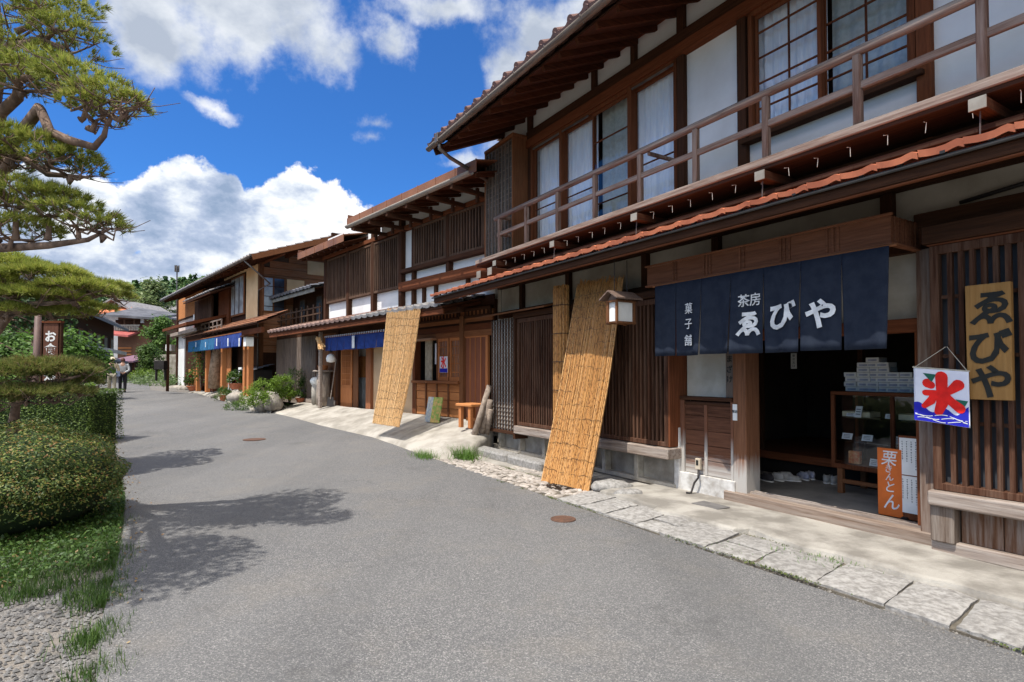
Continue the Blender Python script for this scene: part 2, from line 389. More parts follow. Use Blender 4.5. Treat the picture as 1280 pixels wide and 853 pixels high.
# ---------------------------------------------------------------- camera, light, sky
cam = bpy.data.objects.new('camera', bpy.data.cameras.new('camera')); COL.objects.link(cam); scn.camera = cam
cam.location = (0, 0, H); cam.rotation_euler = (math.pi / 2 + TH, 0, 0)
cam.data.sensor_width = 36; cam.data.lens = F / 1280 * 36; cam.data.shift_y = (PY - 426.5) / 1280; cam.data.clip_end = 3000; cam.data.clip_start = .05
SUN_EL = 64.0; SA = math.atan2(-.77, -.64)
sdir = Vector((math.sin(SA) * math.cos(R(SUN_EL)), math.cos(SA) * math.cos(R(SUN_EL)), math.sin(R(SUN_EL))))
sl = bpy.data.lights.new('sun', 'SUN'); sl.energy = 4.4; sl.angle = R(.5); sl.color = (1.0, .965, .91)
so = bpy.data.objects.new('sun', sl); COL.objects.link(so); so.rotation_euler = (-sdir).to_track_quat('-Z', 'Y').to_euler()
scn.view_settings.view_transform = 'Standard'; scn.view_settings.look = 'None'; scn.view_settings.exposure = 0.42; scn.view_settings.gamma = 1
scn.render.engine = 'CYCLES'
wd = bpy.data.worlds.new('World'); scn.world = wd; wd.use_nodes = True; nt = wd.node_tree; nt.nodes.clear()
wo = nt.nodes.new('ShaderNodeOutputWorld'); bg = nt.nodes.new('ShaderNodeBackground'); bg.inputs[1].default_value = .1
nt.links.new(bg.outputs[0], wo.inputs[0])
sky = N(nt, 'ShaderNodeTexSky', sky_type='NISHITA'); sky.sun_disc = False; sky.sun_elevation = R(SUN_EL); sky.sun_rotation = SA; sky.altitude = 500; sky.air_density = 1.0; sky.dust_density = .25; sky.ozone_density = 3.0
tc = N(nt, 'ShaderNodeTexCoord'); V = tc.outputs['Generated']
sx = N(nt, 'ShaderNodeSeparateXYZ'); nt.links.new(V, sx.inputs[0])
nw = N(nt, 'ShaderNodeTexNoise'); nw.inputs['Scale'].default_value = 5.5; nw.inputs['Detail'].default_value = 7; nw.inputs['Roughness'].default_value = .62; nt.links.new(V, nw.inputs['Vector'])
nsep = N(nt, 'ShaderNodeSeparateColor'); nt.links.new(nw.outputs['Color'], nsep.inputs[0])
az = math_(nt, 'ADD', math_(nt, 'ARCTAN2', sx.outputs[0], sx.outputs[1]), math_(nt, 'MULTIPLY', math_(nt, 'SUBTRACT', nsep.outputs[0], .5), .20))
el = math_(nt, 'ADD', math_(nt, 'ARCSINE', sx.outputs[2]), math_(nt, 'MULTIPLY', math_(nt, 'SUBTRACT', nsep.outputs[1], .5), .13))
def field(lst):
    acc = None
    for px, py, rx, ry, wgt in lst:
        d = ray(px, py).normalized(); a0 = math.atan2(d.x, d.y); e0 = math.asin(d.z); ca = math.cos(a0)
        u = math_(nt, 'MULTIPLY', math_(nt, 'SUBTRACT', az, a0), F / rx / ca ** 2); w = math_(nt, 'MULTIPLY', math_(nt, 'SUBTRACT', el, e0), F / ry / ca)
        r = math_(nt, 'SQRT', math_(nt, 'ADD', math_(nt, 'MULTIPLY', u, u), math_(nt, 'MULTIPLY', w, w)))
        f = math_(nt, 'MULTIPLY', math_(nt, 'SUBTRACT', 1.0, r), wgt)
        acc = f if acc is None else math_(nt, 'SMOOTH_MAX', acc, f, .12)
    return acc
bank = field([(235, 262, 78, 62, 1.1), (130, 278, 110, 62, 1.1), (375, 277, 105, 58, 1.2), (300, 300, 150, 55, 1), (60, 270, 90, 60, 1), (250, 345, 420, 45, 1), (440, 330, 110, 50, .9), (-90, 240, 160, 90, 1)])
high = field([(280, 2, 215, 80, 1.2), (175, 25, 100, 68, 1), (262, 128, 40, 13, .62), (480, 55, 46, 30, .7), (560, 8, 110, 26, .9), (700, 66, 105, 60, 1.1), (640, 105, 45, 50, 1), (770, 20, 80, 60, 1),
              (585, 196, 30, 14, .55), (468, 154, 34, 11, .45), (466, 178, 30, 12, .4), (620, 190, 55, 40, .5), (900, -60, 300, 90, .8), (1250, 90, 260, 110, .8), (-200, 60, 150, 90, .8)])
fine = N(nt, 'ShaderNodeTexNoise'); fine.inputs['Scale'].default_value = 13; fine.inputs['Detail'].default_value = 9; fine.inputs['Roughness'].default_value = .6; nt.links.new(V, fine.inputs['Vector'])
fn_ = math_(nt, 'SUBTRACT', fine.outputs['Fac'], .5)
def dens(f, amp, lo, hi):
    k = N(nt, 'ShaderNodeMapRange', interpolation_type='SMOOTHSTEP'); k.inputs[1].default_value = lo; k.inputs[2].default_value = hi
    nt.links.new(math_(nt, 'ADD', f, math_(nt, 'MULTIPLY', fn_, amp)), k.inputs[0]); return k.outputs[0]
db = dens(bank, 1.1, .02, .17); dh = dens(high, 1.7, .0, .75)
# shading inside the clouds: sunlit billows against greyer undersides
n2 = N(nt, 'ShaderNodeTexNoise'); n2.inputs['Scale'].default_value = 7; n2.inputs['Detail'].default_value = 8; n2.inputs['Roughness'].default_value = .58
mp2 = N(nt, 'ShaderNodeMapping'); mp2.inputs['Location'].default_value = (.3, .1, -.06); mp2.inputs['Scale'].default_value = (1, 1, 1.7); nt.links.new(V, mp2.inputs[0]); nt.links.new(mp2.outputs[0], n2.inputs['Vector'])
lit_b = math_(nt, 'ADD', math_(nt, 'MULTIPLY', n2.outputs['Fac'], 3.2), math_(nt, 'ADD', math_(nt, 'SUBTRACT', math_(nt, 'MULTIPLY', math_(nt, 'MINIMUM', bank, .5), -.75), .72), math_(nt, 'MULTIPLY', math_(nt, 'SUBTRACT', math_(nt, 'ARCSINE', sx.outputs[2]), .14), 1.6)))
cb = ramp(nt, lit_b, [(.25, (2.4, 3.2, 4.6)), (.48, (3.8, 4.5, 5.9)), (.68, (6.2, 6.7, 7.4)), (.92, (9.0, 9.0, 9.0))])
lit_h = math_(nt, 'ADD', math_(nt, 'MULTIPLY', n2.outputs['Fac'], 1.25), math_(nt, 'MULTIPLY', high, -.35))
ch = ramp(nt, lit_h, [(.28, (3.6, 4.1, 5.0)), (.5, (5.6, 6.0, 6.6)), (.75, (8.0, 8.1, 8.4))])
skc = mixc(nt, 1.0, sky.outputs[0], (.34, .78, 1.32), 'MULTIPLY')
# unseen bright cloud added overhead and behind the camera to lift ambient fill
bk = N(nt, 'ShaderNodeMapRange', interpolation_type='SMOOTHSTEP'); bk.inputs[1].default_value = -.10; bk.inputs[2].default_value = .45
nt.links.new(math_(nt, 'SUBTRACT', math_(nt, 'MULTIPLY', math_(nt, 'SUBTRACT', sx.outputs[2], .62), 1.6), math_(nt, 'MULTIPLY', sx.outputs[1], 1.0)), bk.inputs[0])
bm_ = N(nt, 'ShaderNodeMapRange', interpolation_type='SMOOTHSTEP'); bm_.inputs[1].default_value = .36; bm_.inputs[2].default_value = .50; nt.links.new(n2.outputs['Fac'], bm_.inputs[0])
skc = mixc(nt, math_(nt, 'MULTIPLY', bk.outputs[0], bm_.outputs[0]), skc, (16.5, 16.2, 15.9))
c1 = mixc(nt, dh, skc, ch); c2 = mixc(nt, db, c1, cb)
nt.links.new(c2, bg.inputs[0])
# ---------------------------------------------------------------- ground, road
m = MB()
xs = [-400, -200, -120, -80, -60, -45, -35, -28, -22, -17, -13, -10, -8, -6, -4, -2, 0, 2, 4, 6, 10, 16, 25, 40, 80, 200, 400]
ys = [-60, -20, -8, 0, 3, 6, 9, 12, 16, 20, 27, 34, 42, 47, 55, 65, 80, 100, 150, 300, 700]
vs = [(x, y, road_z(y) - .03 if y < 100 else .2) for y in ys for x in xs]; nx = len(xs)
m.add(vs, [(j * nx + i, j * nx + i + 1, (j + 1) * nx + i + 1, (j + 1) * nx + i) for j in range(len(ys) - 1) for i in range(nx - 1)])
struct(m.build('ground', GRAVEL))
left = [Vector((-1.2, -3, 0)), Vector((-1.6, 0, 0))] + [ground_pt(*q) for q in [(120, 853), (125, 780), (150, 700), (158, 622), (152, 590), (140, 545), (133, 520), (127, 496)]]
left += [Vector((-24, 32, road_z(32))), Vector((-34, 44, road_z(44))), Vector((-42, 56, road_z(56)))]
right = [A.w(6, -1.66), A.w(1.2, -1.66)] + [ground_pt(*q) for q in [(1280, 818), (1150, 779), (1002, 730), (800, 662), (680, 620), (590, 588), (530, 570), (470, 548), (400, 532), (345, 516), (300, 508), (240, 490), (205, 482), (176, 473)]]
right += [Vector((-30, 50, road_z(50))), Vector((-33, 58, road_z(56)))]
def resample(P, ys_):
    out = []
    for y in ys_:
        for a, b in zip(P[:-1], P[1:]):
            if (a.y - y) * (b.y - y) <= 0 and abs(a.y - b.y) > 1e-6:
                t = (y - a.y) / (b.y - a.y); out.append(a.x + (b.x - a.x) * t); break
        else: out.append(P[-1].x if y > P[-1].y else P[0].x)
    return out
yy = [-3, -1, 0.5, 1.5, 2.2, 2.7, 3.3, 4, 5, 6, 7, 8, 9, 10, 11, 12, 13, 14, 15, 16, 17, 18, 19, 20.5, 22, 24, 26, 28, 30, 33, 36, 39, 42, 45, 48, 52, 56]
lx = resample(left, yy); rx_ = resample(right, yy)
m = MB(); nu = 12
vs = [(l + (r - l) * i / nu, y, road_z(y) + .004) for y, l, r in zip(yy, lx, rx_) for i in range(nu + 1)]
m.add(vs, [(j * (nu + 1) + i, j * (nu + 1) + i + 1, (j + 1) * (nu + 1) + i + 1, (j + 1) * (nu + 1) + i) for j in range(len(yy) - 1) for i in range(nu)])
struct(m.build('road', ASPHALT))
# iron covers in the road
def cover(px, py, r, label):
    P = ground_pt(px, py); o = MB().lathe((0, 0, 0), [(r, .0), (r, .008), (r * .9, .011), (r * .86, .008), (.001, .008)], 28).build('manhole_cover', RUSTC)
    o.location = P + Vector((0, 0, .004)); tag(o, label, 'manhole cover')
cover(704, 650, .125, 'small round rusty iron cover set in the asphalt near the tall reed screen')
cover(318, 550, .22, 'round iron cover in the asphalt further up the road')
# concrete walk along the tea house, with a slightly ragged outer edge
def rag(x): return .03 * math.sin(x * 3.1) + .02 * math.sin(x * 7.7 + 1) + .015 * math.sin(x * 17)
m = MB(); n = 150; x0, x1 = -5.25, 4.0
prof = [(-.02, -.001), (.0, .045), (.03, .058), (.35, .056), (.75, .040), (1.12, .030)]
vs = []
for i in range(n + 1):
    x = x0 + (x1 - x0) * i / n; e = -1.02 + rag(x) - (.12 if -4.3 < x < -3.3 else 0)
    for dy, z in prof: vs.append((x, e + dy if dy < 1 else .12, z + (.006 * math.sin(x * 5 + dy * 9) if dy > 0 else 0)))
k = len(prof)
m.add(vs, [(i * k + j, i * k + j + 1, (i + 1) * k + j + 1, (i + 1) * k + j) for i in range(n) for j in range(k - 1)])
o = m.build('pavement', CONC); A.place(o); struct(o)
# stone slabs of the kerb strip
m = MB(); x = -5.35
rs = random.Random(5)
while x < 3.6:
    w = rs.uniform(.30, .52); split = rs.random() < .3; sk = .10 + rs.uniform(-.03, .03)
    rowsy = [(-1.655, -1.36), (-1.345, -1.05)] if split else [(-1.655, -1.05)]
    for (ya, yb) in rowsy:
        g = .008; z = .020 + rs.uniform(-.004, .012); X0, X1 = x + g, x + w - g
        c = [(X0 + sk * (ya + 1.35) / -.6 + rs.uniform(-.012, .012), ya + rs.uniform(-.015, .015)), (X1 + sk * (ya + 1.35) / -.6 + rs.uniform(-.012, .012), ya + rs.uniform(-.015, .015)),
             (X1 + sk * (yb + 1.35) / -.6, yb + rs.uniform(-.02, .02)), (X0 + sk * (yb + 1.35) / -.6, yb + rs.uniform(-.02, .02))]
        # subdivided rough top
        q = 8; vs = []
        for j in range(q + 1):
            for i in range(q + 1):
                a, b = i / q, j / q
                px_ = (c[0][0] * (1 - a) + c[1][0] * a) * (1 - b) + (c[3][0] * (1 - a) + c[2][0] * a) * b
                py_ = (c[0][1] * (1 - a) + c[1][1] * a) * (1 - b) + (c[3][1] * (1 - a) + c[2][1] * a) * b
                ed = min(a, 1 - a, b, 1 - b); zz = z + rs.uniform(-.003, .003) + .004 * math.sin(px_ * 23) * math.sin(py_ * 19) - (.010 if ed == 0 else 0)
                vs.append((px_ + (rs.uniform(-.006, .006)), py_ + rs.uniform(-.006, .006), zz))
        fs = [(j * (q + 1) + i, j * (q + 1) + i + 1, (j + 1) * (q + 1) + i + 1, (j + 1) * (q + 1) + i) for j in range(q) for i in range(q)]
        o0 = len(vs); ring = [i for i in range(q + 1)] + [j * (q + 1) + q for j in range(1, q + 1)] + [q * (q + 1) + i for i in range(q - 1, -1, -1)] + [j * (q + 1) for j in range(q - 1, 0, -1)]
        vs += [(vs[r_][0], vs[r_][1], -.04) for r_ in ring]; L = len(ring)
        fs += [(ring[i], ring[(i + 1) % L], o0 + (i + 1) % L, o0 + i) for i in range(L)]
        m.add(vs, fs)
    x += w
o = m.build('stone_paving', STONE, recalc=False); A.place(o); struct(o)
# bedding below the slabs and the cobbled strip further up
m = MB().box(-11.0, 4.0, -1.66, -.95, -.05, -.001); o = m.build('paving_bed', plain('mortar_bed', (.15, .13, .10), (.08, .07, .055), 5, .95, .6)); A.place(o); struct(o)
m = MB(); rs = random.Random(11)
for i in range(1000):
    x = rs.uniform(-9.4, -5.4); y = rs.uniform(-1.6, -1.0 + (.25 if x > -7.5 else 0)); r = rs.uniform(.018, .040); a = rs.uniform(0, 3.1)
    n_ = 7; pr = [(1, 0), (.85, .55), (.4, .9)]
    vs = [(x + r * s_ * (math.cos(2 * math.pi * q / n_) * math.cos(a) * 1.5 - math.sin(2 * math.pi * q / n_) * math.sin(a)), y + r * s_ * (math.cos(2 * math.pi * q / n_) * math.sin(a) * 1.5 + math.sin(2 * math.pi * q / n_) * math.cos(a)), -.002 + r * .5 * h) for s_, h in pr for q in range(n_)]
    m.add(vs, [(j * n_ + q, j * n_ + (q + 1) % n_, (j + 1) * n_ + (q + 1) % n_, (j + 1) * n_ + q) for j in range(2) for q in range(n_)] + [tuple(2 * n_ + q for q in range(n_))])
o = m.build('cobbles', PEBBLE, smooth=True); A.place(o); tag(o, 'rounded cobbles bedded in mortar beside the road', 'cobbles', kind='stuff')
m = MB().box(-11, -5.2, -1.02, .3, -.05, .004); o = m.build('cobble_bed', CONC); A.place(o); struct(o)
# low kerb stone in front of the lattice bay
m = MB(); 
for (xa, xb) in ((-9.25, -7.9), (-7.86, -6.9)): m.box(xa, xb, -.78, -.50, -.02, .13)
o = m.build('kerb', STONE, bevel=.03); A.place(o); struct(o)
# drain grate and rough stones by the screen
def rock(name, P, r, label, mat=ROCK, seed=0, group=None, cat='rock'):
    rr = random.Random(seed); m = MB(); nu, nv = 12, 7
    ph = [rr.uniform(0, 6) for _ in range(6)]
    def fn(u, v):
        t = u * 2 * math.pi; f = v * math.pi; k = 1 + .16 * math.sin(2 * t + ph[0]) * math.sin(f) + .12 * math.sin(3 * f + ph[1]) + .08 * math.sin(5 * t + 3 * f + ph[2])
        z = math.cos(f); return (r[0] * k * math.sin(f) * math.cos(t), r[1] * k * math.sin(f) * math.sin(t), r[2] * (k * z + .55))
    m.grid(fn, nu, nv); o = m.build(name, mat, smooth=True); o.location = P; return tag(o, label, cat, group)
rock('rock', A.w(-5.35, -.78, -.01), (.22, .15, .10), 'rough pale boulder at the foot of the reed screen', STONE, 3)
rock('rock', A.w(-4.95, -.86, -.01), (.16, .12, .07), 'low broken stone beside the boulder at the reed screen', STONE, 8)
P = A.w(-5.85, -1.22, .006)
g = MB(); 
for i in range(9): g.box(-.20 + i * .047, -.185 + i * .047, -.09, .09, 0, .008)
g.box(-.21, .21, -.11, -.09, 0, .009); g.box(-.21, .21, .09, .11, 0, .009)
o = g.build('drain_grate', IRON); o.location = P; o.rotation_euler = (0, 0, A.a - math.pi / 2); tag(o, 'small iron drain grate under the foot of the big reed screen', 'drain grate')
P = A.w(-4.05, -.55, .052); o = MB().box(-.17, .17, -.10, .10, 0, .006).build('utility_cover', plain('grey_lid', (.16, .15, .14), None, 9, .8, .3), bevel=.002); o.location = P; o.rotation_euler = (0, 0, A.a - math.pi / 2)
tag(o, 'grey square lid set in the pavement beside the doorway', 'drain lid')
# concrete apron in front of the second house: loft from the road edge up to the wall foot
outer = [ground_pt(*q) for q in [(338, 517), (400, 532), (470, 548), (520, 566), (552, 574), (590, 572), (612, 560)]]
inner = [B.w(x, -.10, .50) for x in (-18.4, -16.2, -13.8, -11.6, -10.2, -9.2, -8.5)]
def cat(P, t):
    k = t * (len(P) - 1); i = min(int(k), len(P) - 2); f = k - i
    return P[i].lerp(P[i + 1], f)
m = MB(); nu, nv = 60, 16
def apr(u, v):
    a, b = cat(outer, u), cat(inner, u)
    lipz = .02 + .13 * max(0, min(1, (u - .55) / .3)); P = a.lerp(b, v)
    if v < .001: return (a.x, a.y, a.z - .04)
    e = max(0, (v - .0625) / .9375); z = a.z + lipz + (b.z - a.z - lipz) * e ** .9
    w = .004 * math.sin(u * 37) * math.sin(v * 9) + .003 * math.sin(u * 91 + v * 13)
    if v < .07: P = a.lerp(b, .004 + .02 * (u > .5)) if v < .05 else P
    return (P.x, P.y, z + w - (.03 if v < .07 else 0))
m.grid(apr, nu, nv)
struct(m.build('apron', APRON, smooth=True, recalc=False))
# side skirt of the apron
m = MB(); pts = [apr(1.0, j / nv) for j in range(nv + 1)]
m.add(pts + [(p[0], p[1], -.1) for p in pts], [(j, j + 1, nv + 2 + j, nv + 1 + j) for j in range(nv)]); struct(m.build('apron_edge', APRON))
# ================================================================= the tea house (nearest, right)
T = house('tea_house', 'two-storey timber tea house with long upper balcony, nearest on the right', 'building', A)
XL, XR = -9.42, 3.3
def b(name, mat, *q, bevel=.004, parent=None): return boxo(name, mat, parent or T, *q, bevel=bevel)
# --- upper storey walls
UZ0, UZ1 = 3.40, 6.12
m = MB()
for (xa, xb, za, zb) in [(XL, -8.27, UZ0, UZ1), (-8.27, -4.99, 5.40, UZ1), (-4.99, -3.93, UZ0, UZ1), (-3.93, -2.28, UZ0, 4.02), (-3.93, -2.28, 5.40, UZ1), (-2.28, XR, UZ0, UZ1)]:
    m.box(xa, xb, .05, .14, za, zb)
m.build('upper_wall', PLASTER, T)
b('side_wall', PLASTER_B, XL, XL + .1, .14, 7.5, 0, 6.1); b('side_wall', PLASTER_B, XR - .1, XR, .14, 7.5, 0, 6.1); b('back_wall', PLASTER_B, XL, XR, 7.5, 7.6, 0, 6.1)
# rooms behind the windows
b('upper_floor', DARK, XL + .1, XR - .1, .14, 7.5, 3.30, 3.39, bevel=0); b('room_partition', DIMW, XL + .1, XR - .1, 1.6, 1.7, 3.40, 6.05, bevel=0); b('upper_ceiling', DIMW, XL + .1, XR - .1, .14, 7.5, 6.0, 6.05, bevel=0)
# posts
for x in (-9.36, -8.36, -4.90, -4.02, -2.24, .6, 3.1): b('post', W_RED_Z if x == -2.24 else W_DARK_Z, x - .055, x + .055, -.02, .12, 3.36, 6.12)
for x in (-6.6, -5.75): b('post', W_DARK_Z, x - .045, x + .045, -.012, .1, 5.72, 6.12)
# lintels
b('lintel_beam', W_RED_X, -8.42, XR, -.06, .10, 5.42, 5.56); b('lintel_beam', W_DARK_X, -8.42, XR, -.035, .10, 5.563, 5.72)
b('wall_plate', W_RED_X, XL - .05, XR, -.10, .12, 6.06, 6.24)
b('floor_beam', W_DARK_X, XL, XR, -.08, .12, 3.14, 3.40)
# --- windows
def window(parent, x0, x1, z0, z1, y, panels, mat_v=W_RED_Z, mat_h=W_RED_X, name='window'):
    fr_ = MB(); t = .05
    fr_.box(x0, x1, y - .02, y + .10, z1 - t, z1); fr_.box(x0, x1, y - .02, y + .10, z0, z0 + t * .8); fr_.box(x0, x0 + t, y - .02, y + .10, z0, z1); fr_.box(x1 - t, x1, y - .02, y + .10, z0, z1)
    f = fr_.build(name, mat_v, parent, bevel=.003)
    for (pa, pb, dy, vb, hb, kind) in panels:
        s = MB(); w = .034; Y = y + .035 + dy
        s.box(pa, pa + w, Y - .012, Y + .012, z0 + t, z1 - t); s.box(pb - w, pb, Y - .012, Y + .012, z0 + t, z1 - t); s.box(pa, pb, Y - .0125, Y + .0125, z1 - t - .04, z1 - t + .001); s.box(pa, pb, Y - .0125, Y + .0125, z0 + t - .001, z0 + t + .09)
        for k in vb: q = pa + (pb - pa) * k; s.box(q - .009, q + .009, Y - .009, Y + .009, z0 + t, z1 - t)
        for k in hb: q = z0 + (z1 - z0) * k; s.box(pa, pb, Y - .010, Y + .010, q - .009, q + .009)
        s.build('sash', mat_v, f, bevel=.002)
        g = MB().add([(pa + w, Y + .002, z0 + t), (pb - w, Y + .002, z0 + t), (pb - w, Y + .002, z1 - t), (pa + w, Y + .002, z1 - t)], [(0, 1, 2, 3)])
        g.build('pane', FROST if kind == 'frost' else GLASS, f, recalc=False)
    return f
def curtain(parent, x0, x1, z0, z1, y, mat=CURT, per=.11, amp=.022):
    m = MB(); n = int((x1 - x0) / .012)
    m.grid(lambda u, v: (x0 + (x1 - x0) * u, y + amp * math.sin((x0 + (x1 - x0) * u) * 2 * math.pi / per + .7 * math.sin(u * 19)) * (.6 + .4 * v) + .01 * math.sin(u * 41), z0 + (z1 - z0) * v), n, 6)
    m.build('curtain', mat, parent, smooth=True)
wl = window(T, -8.30, -4.96, 3.46, 5.42, .0, [(-8.24, -7.40, .0, [], [.42], 'g'), (-7.44, -6.62, .032, [], [.42], 'g'), (-6.66, -5.82, .0, [], [.26, .5, .74], 'g'), (-5.86, -5.01, .032, [], [.42], 'g')])
curtain(wl, -8.25, -6.65, 3.5, 5.60, .14); curtain(wl, -5.86, -5.0, 3.5, 5.60, .14); curtain(wl, -6.64, -5.87, 3.5, 5.60, .21, plain('grey_curtain', (.50, .52, .48), (.42, .44, .40), 20, .9, .1), .16)
for x in (-7.40, -5.80): b('mullion', W_RED_Z, x - .035, x + .035, -.035, .1, 3.45, 5.42)
b('window_track', METAL, -8.22, -6.70, -.03, -.015, 5.345, 5.372, bevel=0); b('window_track', METAL, -5.75, -5.0, -.03, -.015, 5.345, 5.372, bevel=0)
wr = window(T, -3.93, -2.30, 4.02, 5.42, .0, [(-3.87, -3.12, .0, [.52], [.22, .42, .62, .82], 'g'), (-3.14, -2.36, .032, [.52], [.22, .42, .62, .82], 'g')])
curtain(wr, -3.90, -3.14, 4.0, 5.60, .14, per=.09); curtain(wr, -3.13, -2.30, 4.0, 5.60, .21, MC['grey_curtain'], .2, .01)
b('window_sill', W_DARK_X, -4.0, -2.23, -.07, .05, 3.975, 4.02)
b('mullion', W_RED_Z, -3.145, -3.105, -.034, .03, 4.06, 5.40)
# --- shutter box at the left end
sb = MB(); sb.box(-9.38, -8.42, -.30, -.27, 3.56, 5.58); sb.box(-9.38, -8.42, -.27, .05, 5.56, 5.60); sb.box(-9.38, -8.42, -.27, .05, 3.55, 3.58); sb.box(-9.38, -9.35, -.27, .05, 3.58, 5.56)
box_ = sb.build('shutter_box', plain('dark_weathered_board', (.10, .085, .072), (.05, .043, .038), 9, .8, .3), T)
boxo('side_board', W_BROWN_Z, box_, -8.42, -8.39, -.31, .05, 3.50, 5.62, bevel=.003)
l = MB()
for i in range(9): x = -9.37 + i * .1175; l.box(x - .011, x + .011, -.325, -.301, 3.58, 5.56)
for i in range(22): z = 3.60 + i * .093; l.box(-9.37, -8.43, -.312, -.3005, z - .006, z + .006)
l.build('lattice', wood('shutter_bars', (.075, .055, .042), (.20, .165, .135), 'z'), box_)
fr_ = MB(); fr_.box(-9.42, -9.38, -.33, -.27, 3.50, 5.62); fr_.box(-8.42, -8.385, -.335, -.27, 3.50, 5.62); fr_.box(-9.42, -8.38, -.34, .03, 5.60, 5.65); fr_.box(-9.42, -8.38, -.335, -.265, 3.50, 3.56)
fr_.build('frame', W_BROWN_Z, box_, bevel=.003)
# --- balcony
fl = MB(); 
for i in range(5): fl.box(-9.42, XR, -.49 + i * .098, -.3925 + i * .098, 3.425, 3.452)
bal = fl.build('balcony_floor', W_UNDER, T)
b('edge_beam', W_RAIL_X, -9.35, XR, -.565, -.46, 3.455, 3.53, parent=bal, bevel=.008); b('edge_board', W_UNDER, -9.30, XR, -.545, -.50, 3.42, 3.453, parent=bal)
BX = [-8.52 + .857 * i for i in range(14)]
for x in BX:
    if x < XR: b('baluster', W_RAIL_Z, x - .032, x + .032, -.545, -.485, 3.53, 4.13, parent=bal, bevel=.006)
m = MB().tube([(-8.68, -.515, 4.165), (XR, -.515, 4.165)], .042, 10); m.build('top_rail', W_RAIL_X, bal, smooth=True)
b('middle_rail', W_RAIL_X, -8.60, XR, -.535, -.495, 3.83, 3.895, parent=bal, bevel=.006)
b('return_rail', W_RAIL_Z, -8.56, -8.50, -.50, .0, 4.14, 4.19, parent=bal); b('return_rail', W_RAIL_Z, -8.56, -8.50, -.50, .0, 3.84, 3.885, parent=bal)
b('rail_tie', W_RAIL_Z, -4.99, -4.95, -.50, .02, 4.09, 4.13, parent=bal)
for i, x in enumerate(BX):
    if i % 2 == 0 or x > -2 and False:
        br = b('bracket', W_DARK_Y, x - .05, x + .05, -.62, .0, 3.30, 3.384, parent=T, bevel=.006); b('end_cap', PALECAP, x - .053, x + .053, -.632, -.621, 3.297, 3.387, parent=br, bevel=.002)
        MB().tube([(x, -.58, 3.30), (x, -.60, 2.98)], .005, 5).build('tie_wire', METAL, br)
for px in (608, 622):
    x = A.fx(px, -.6, 342); br = b('bracket', W_DARK_Y, x - .07, x + .07, -.75, .0, 3.12, 3.24, bevel=.008); b('end_cap', PALECAP, x - .073, x + .073, -.762, -.751, 3.117, 3.243, parent=br, bevel=.002)
# small wire hooks under the balcony edge
hk = MB(); hk.tube([(0, 0, 0), (0, .055, .012), (0, .05, -.07)], .0022, 5); hk0 = hk.build('wire_hook', plain('pale_wire', (.55, .52, .46), None, 5, .6, 0), bal)
hk0.location = (-8.3, -.575, 3.355)
for i in range(1, 40):
    c = hk0.copy(); COL.objects.link(c); c.parent = bal; c.location = (-8.3 + i * .2857, -.575, 3.355); c.rotation_euler = (0, random.uniform(-.15, .15), random.uniform(-.3, .3))
# dark soffit between the balcony and the lower roof
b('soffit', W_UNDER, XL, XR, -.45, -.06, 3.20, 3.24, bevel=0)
# --- lower eave
EX0 = -9.95
tr = tile_roof('lower_roof', TILE_R, T, EX0, XR, -1.18, 2.905, -.02, 3.24, tw=.255, rl=.23, lip=.05, amp=.016)
dk = MB().hexa([(EX0, -1.13, 2.852), (XR, -1.13, 2.852), (XR, .0, 3.18), (EX0, .0, 3.18)], [(EX0, -1.13, 2.875), (XR, -1.13, 2.875), (XR, .0, 3.205), (EX0, .0, 3.205)]); dk.build('roof_deck', W_DARK_X, T)
MB().tube([(EX0, -1.165, 2.858), (XR, -1.165, 2.858)], .014, 8).build('flashing', plain('dull_flashing', (.08, .075, .07), None, 4, .8, .05, spec=.1), T, smooth=True)
b('fascia', W_DARK_X, EX0, XR, -1.13, -1.085, 2.775, 2.85); b('fascia_edge', W_RED_X, EX0, XR, -1.12, -1.08, 2.757, 2.773)
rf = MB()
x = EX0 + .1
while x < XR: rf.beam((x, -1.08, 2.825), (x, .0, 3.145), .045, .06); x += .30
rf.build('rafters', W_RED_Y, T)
cl = MB().box(-.015, .015, -.017, .017, -.013, .013).build('roof_clip', IRON, tr); cl.location = (EX0 + .13, -1.178, 2.884)
for i in range(1, 53):
    c = cl.copy(); COL.objects.link(c); c.parent = tr; c.location = (EX0 + .13 + i * .255, -1.178, 2.884)
# --- upper roof
UX0 = -9.44
ur = tile_roof('upper_roof', TILE_RD, T, UX0, XR, -1.38, 5.575, 3.6, 7.75, tw=.30, rl=.27, lip=.06, amp=.03)
tile_roof('rear_roof', TILE_RD, T, UX0, XR, 8.4, 5.75, 3.6, 7.75, tw=.6, rl=.6, lip=.05, amp=.03, seg=5)
MB().tube([(UX0, 3.6, 7.82), (XR, 3.6, 7.82)], .14, 10).build('ridge_tiles', TILE_RD, T)
ec0 = MB().tube([(0, 0, 0), (0, .18, .078)], .056, 12).build('end_tile', TILE_RD, ur); ec0.location = (UX0 + .265, -1.45, 5.61)
for i in range(1, 44):
    c = ec0.copy(); COL.objects.link(c); c.parent = ur; c.location = (UX0 + .265 + i * .30, -1.45, 5.61)
MB().hexa([(UX0 + .05, -1.30, 5.475), (XR, -1.30, 5.475), (XR, 3.6, 7.64), (UX0 + .05, 3.6, 7.64)], [(UX0 + .05, -1.30, 5.505), (XR, -1.30, 5.505), (XR, 3.6, 7.68), (UX0 + .05, 3.6, 7.68)]).build('roof_deck', wood('eave_boards', (.025, .011, .007), (.085, .035, .02), 'x'), T)
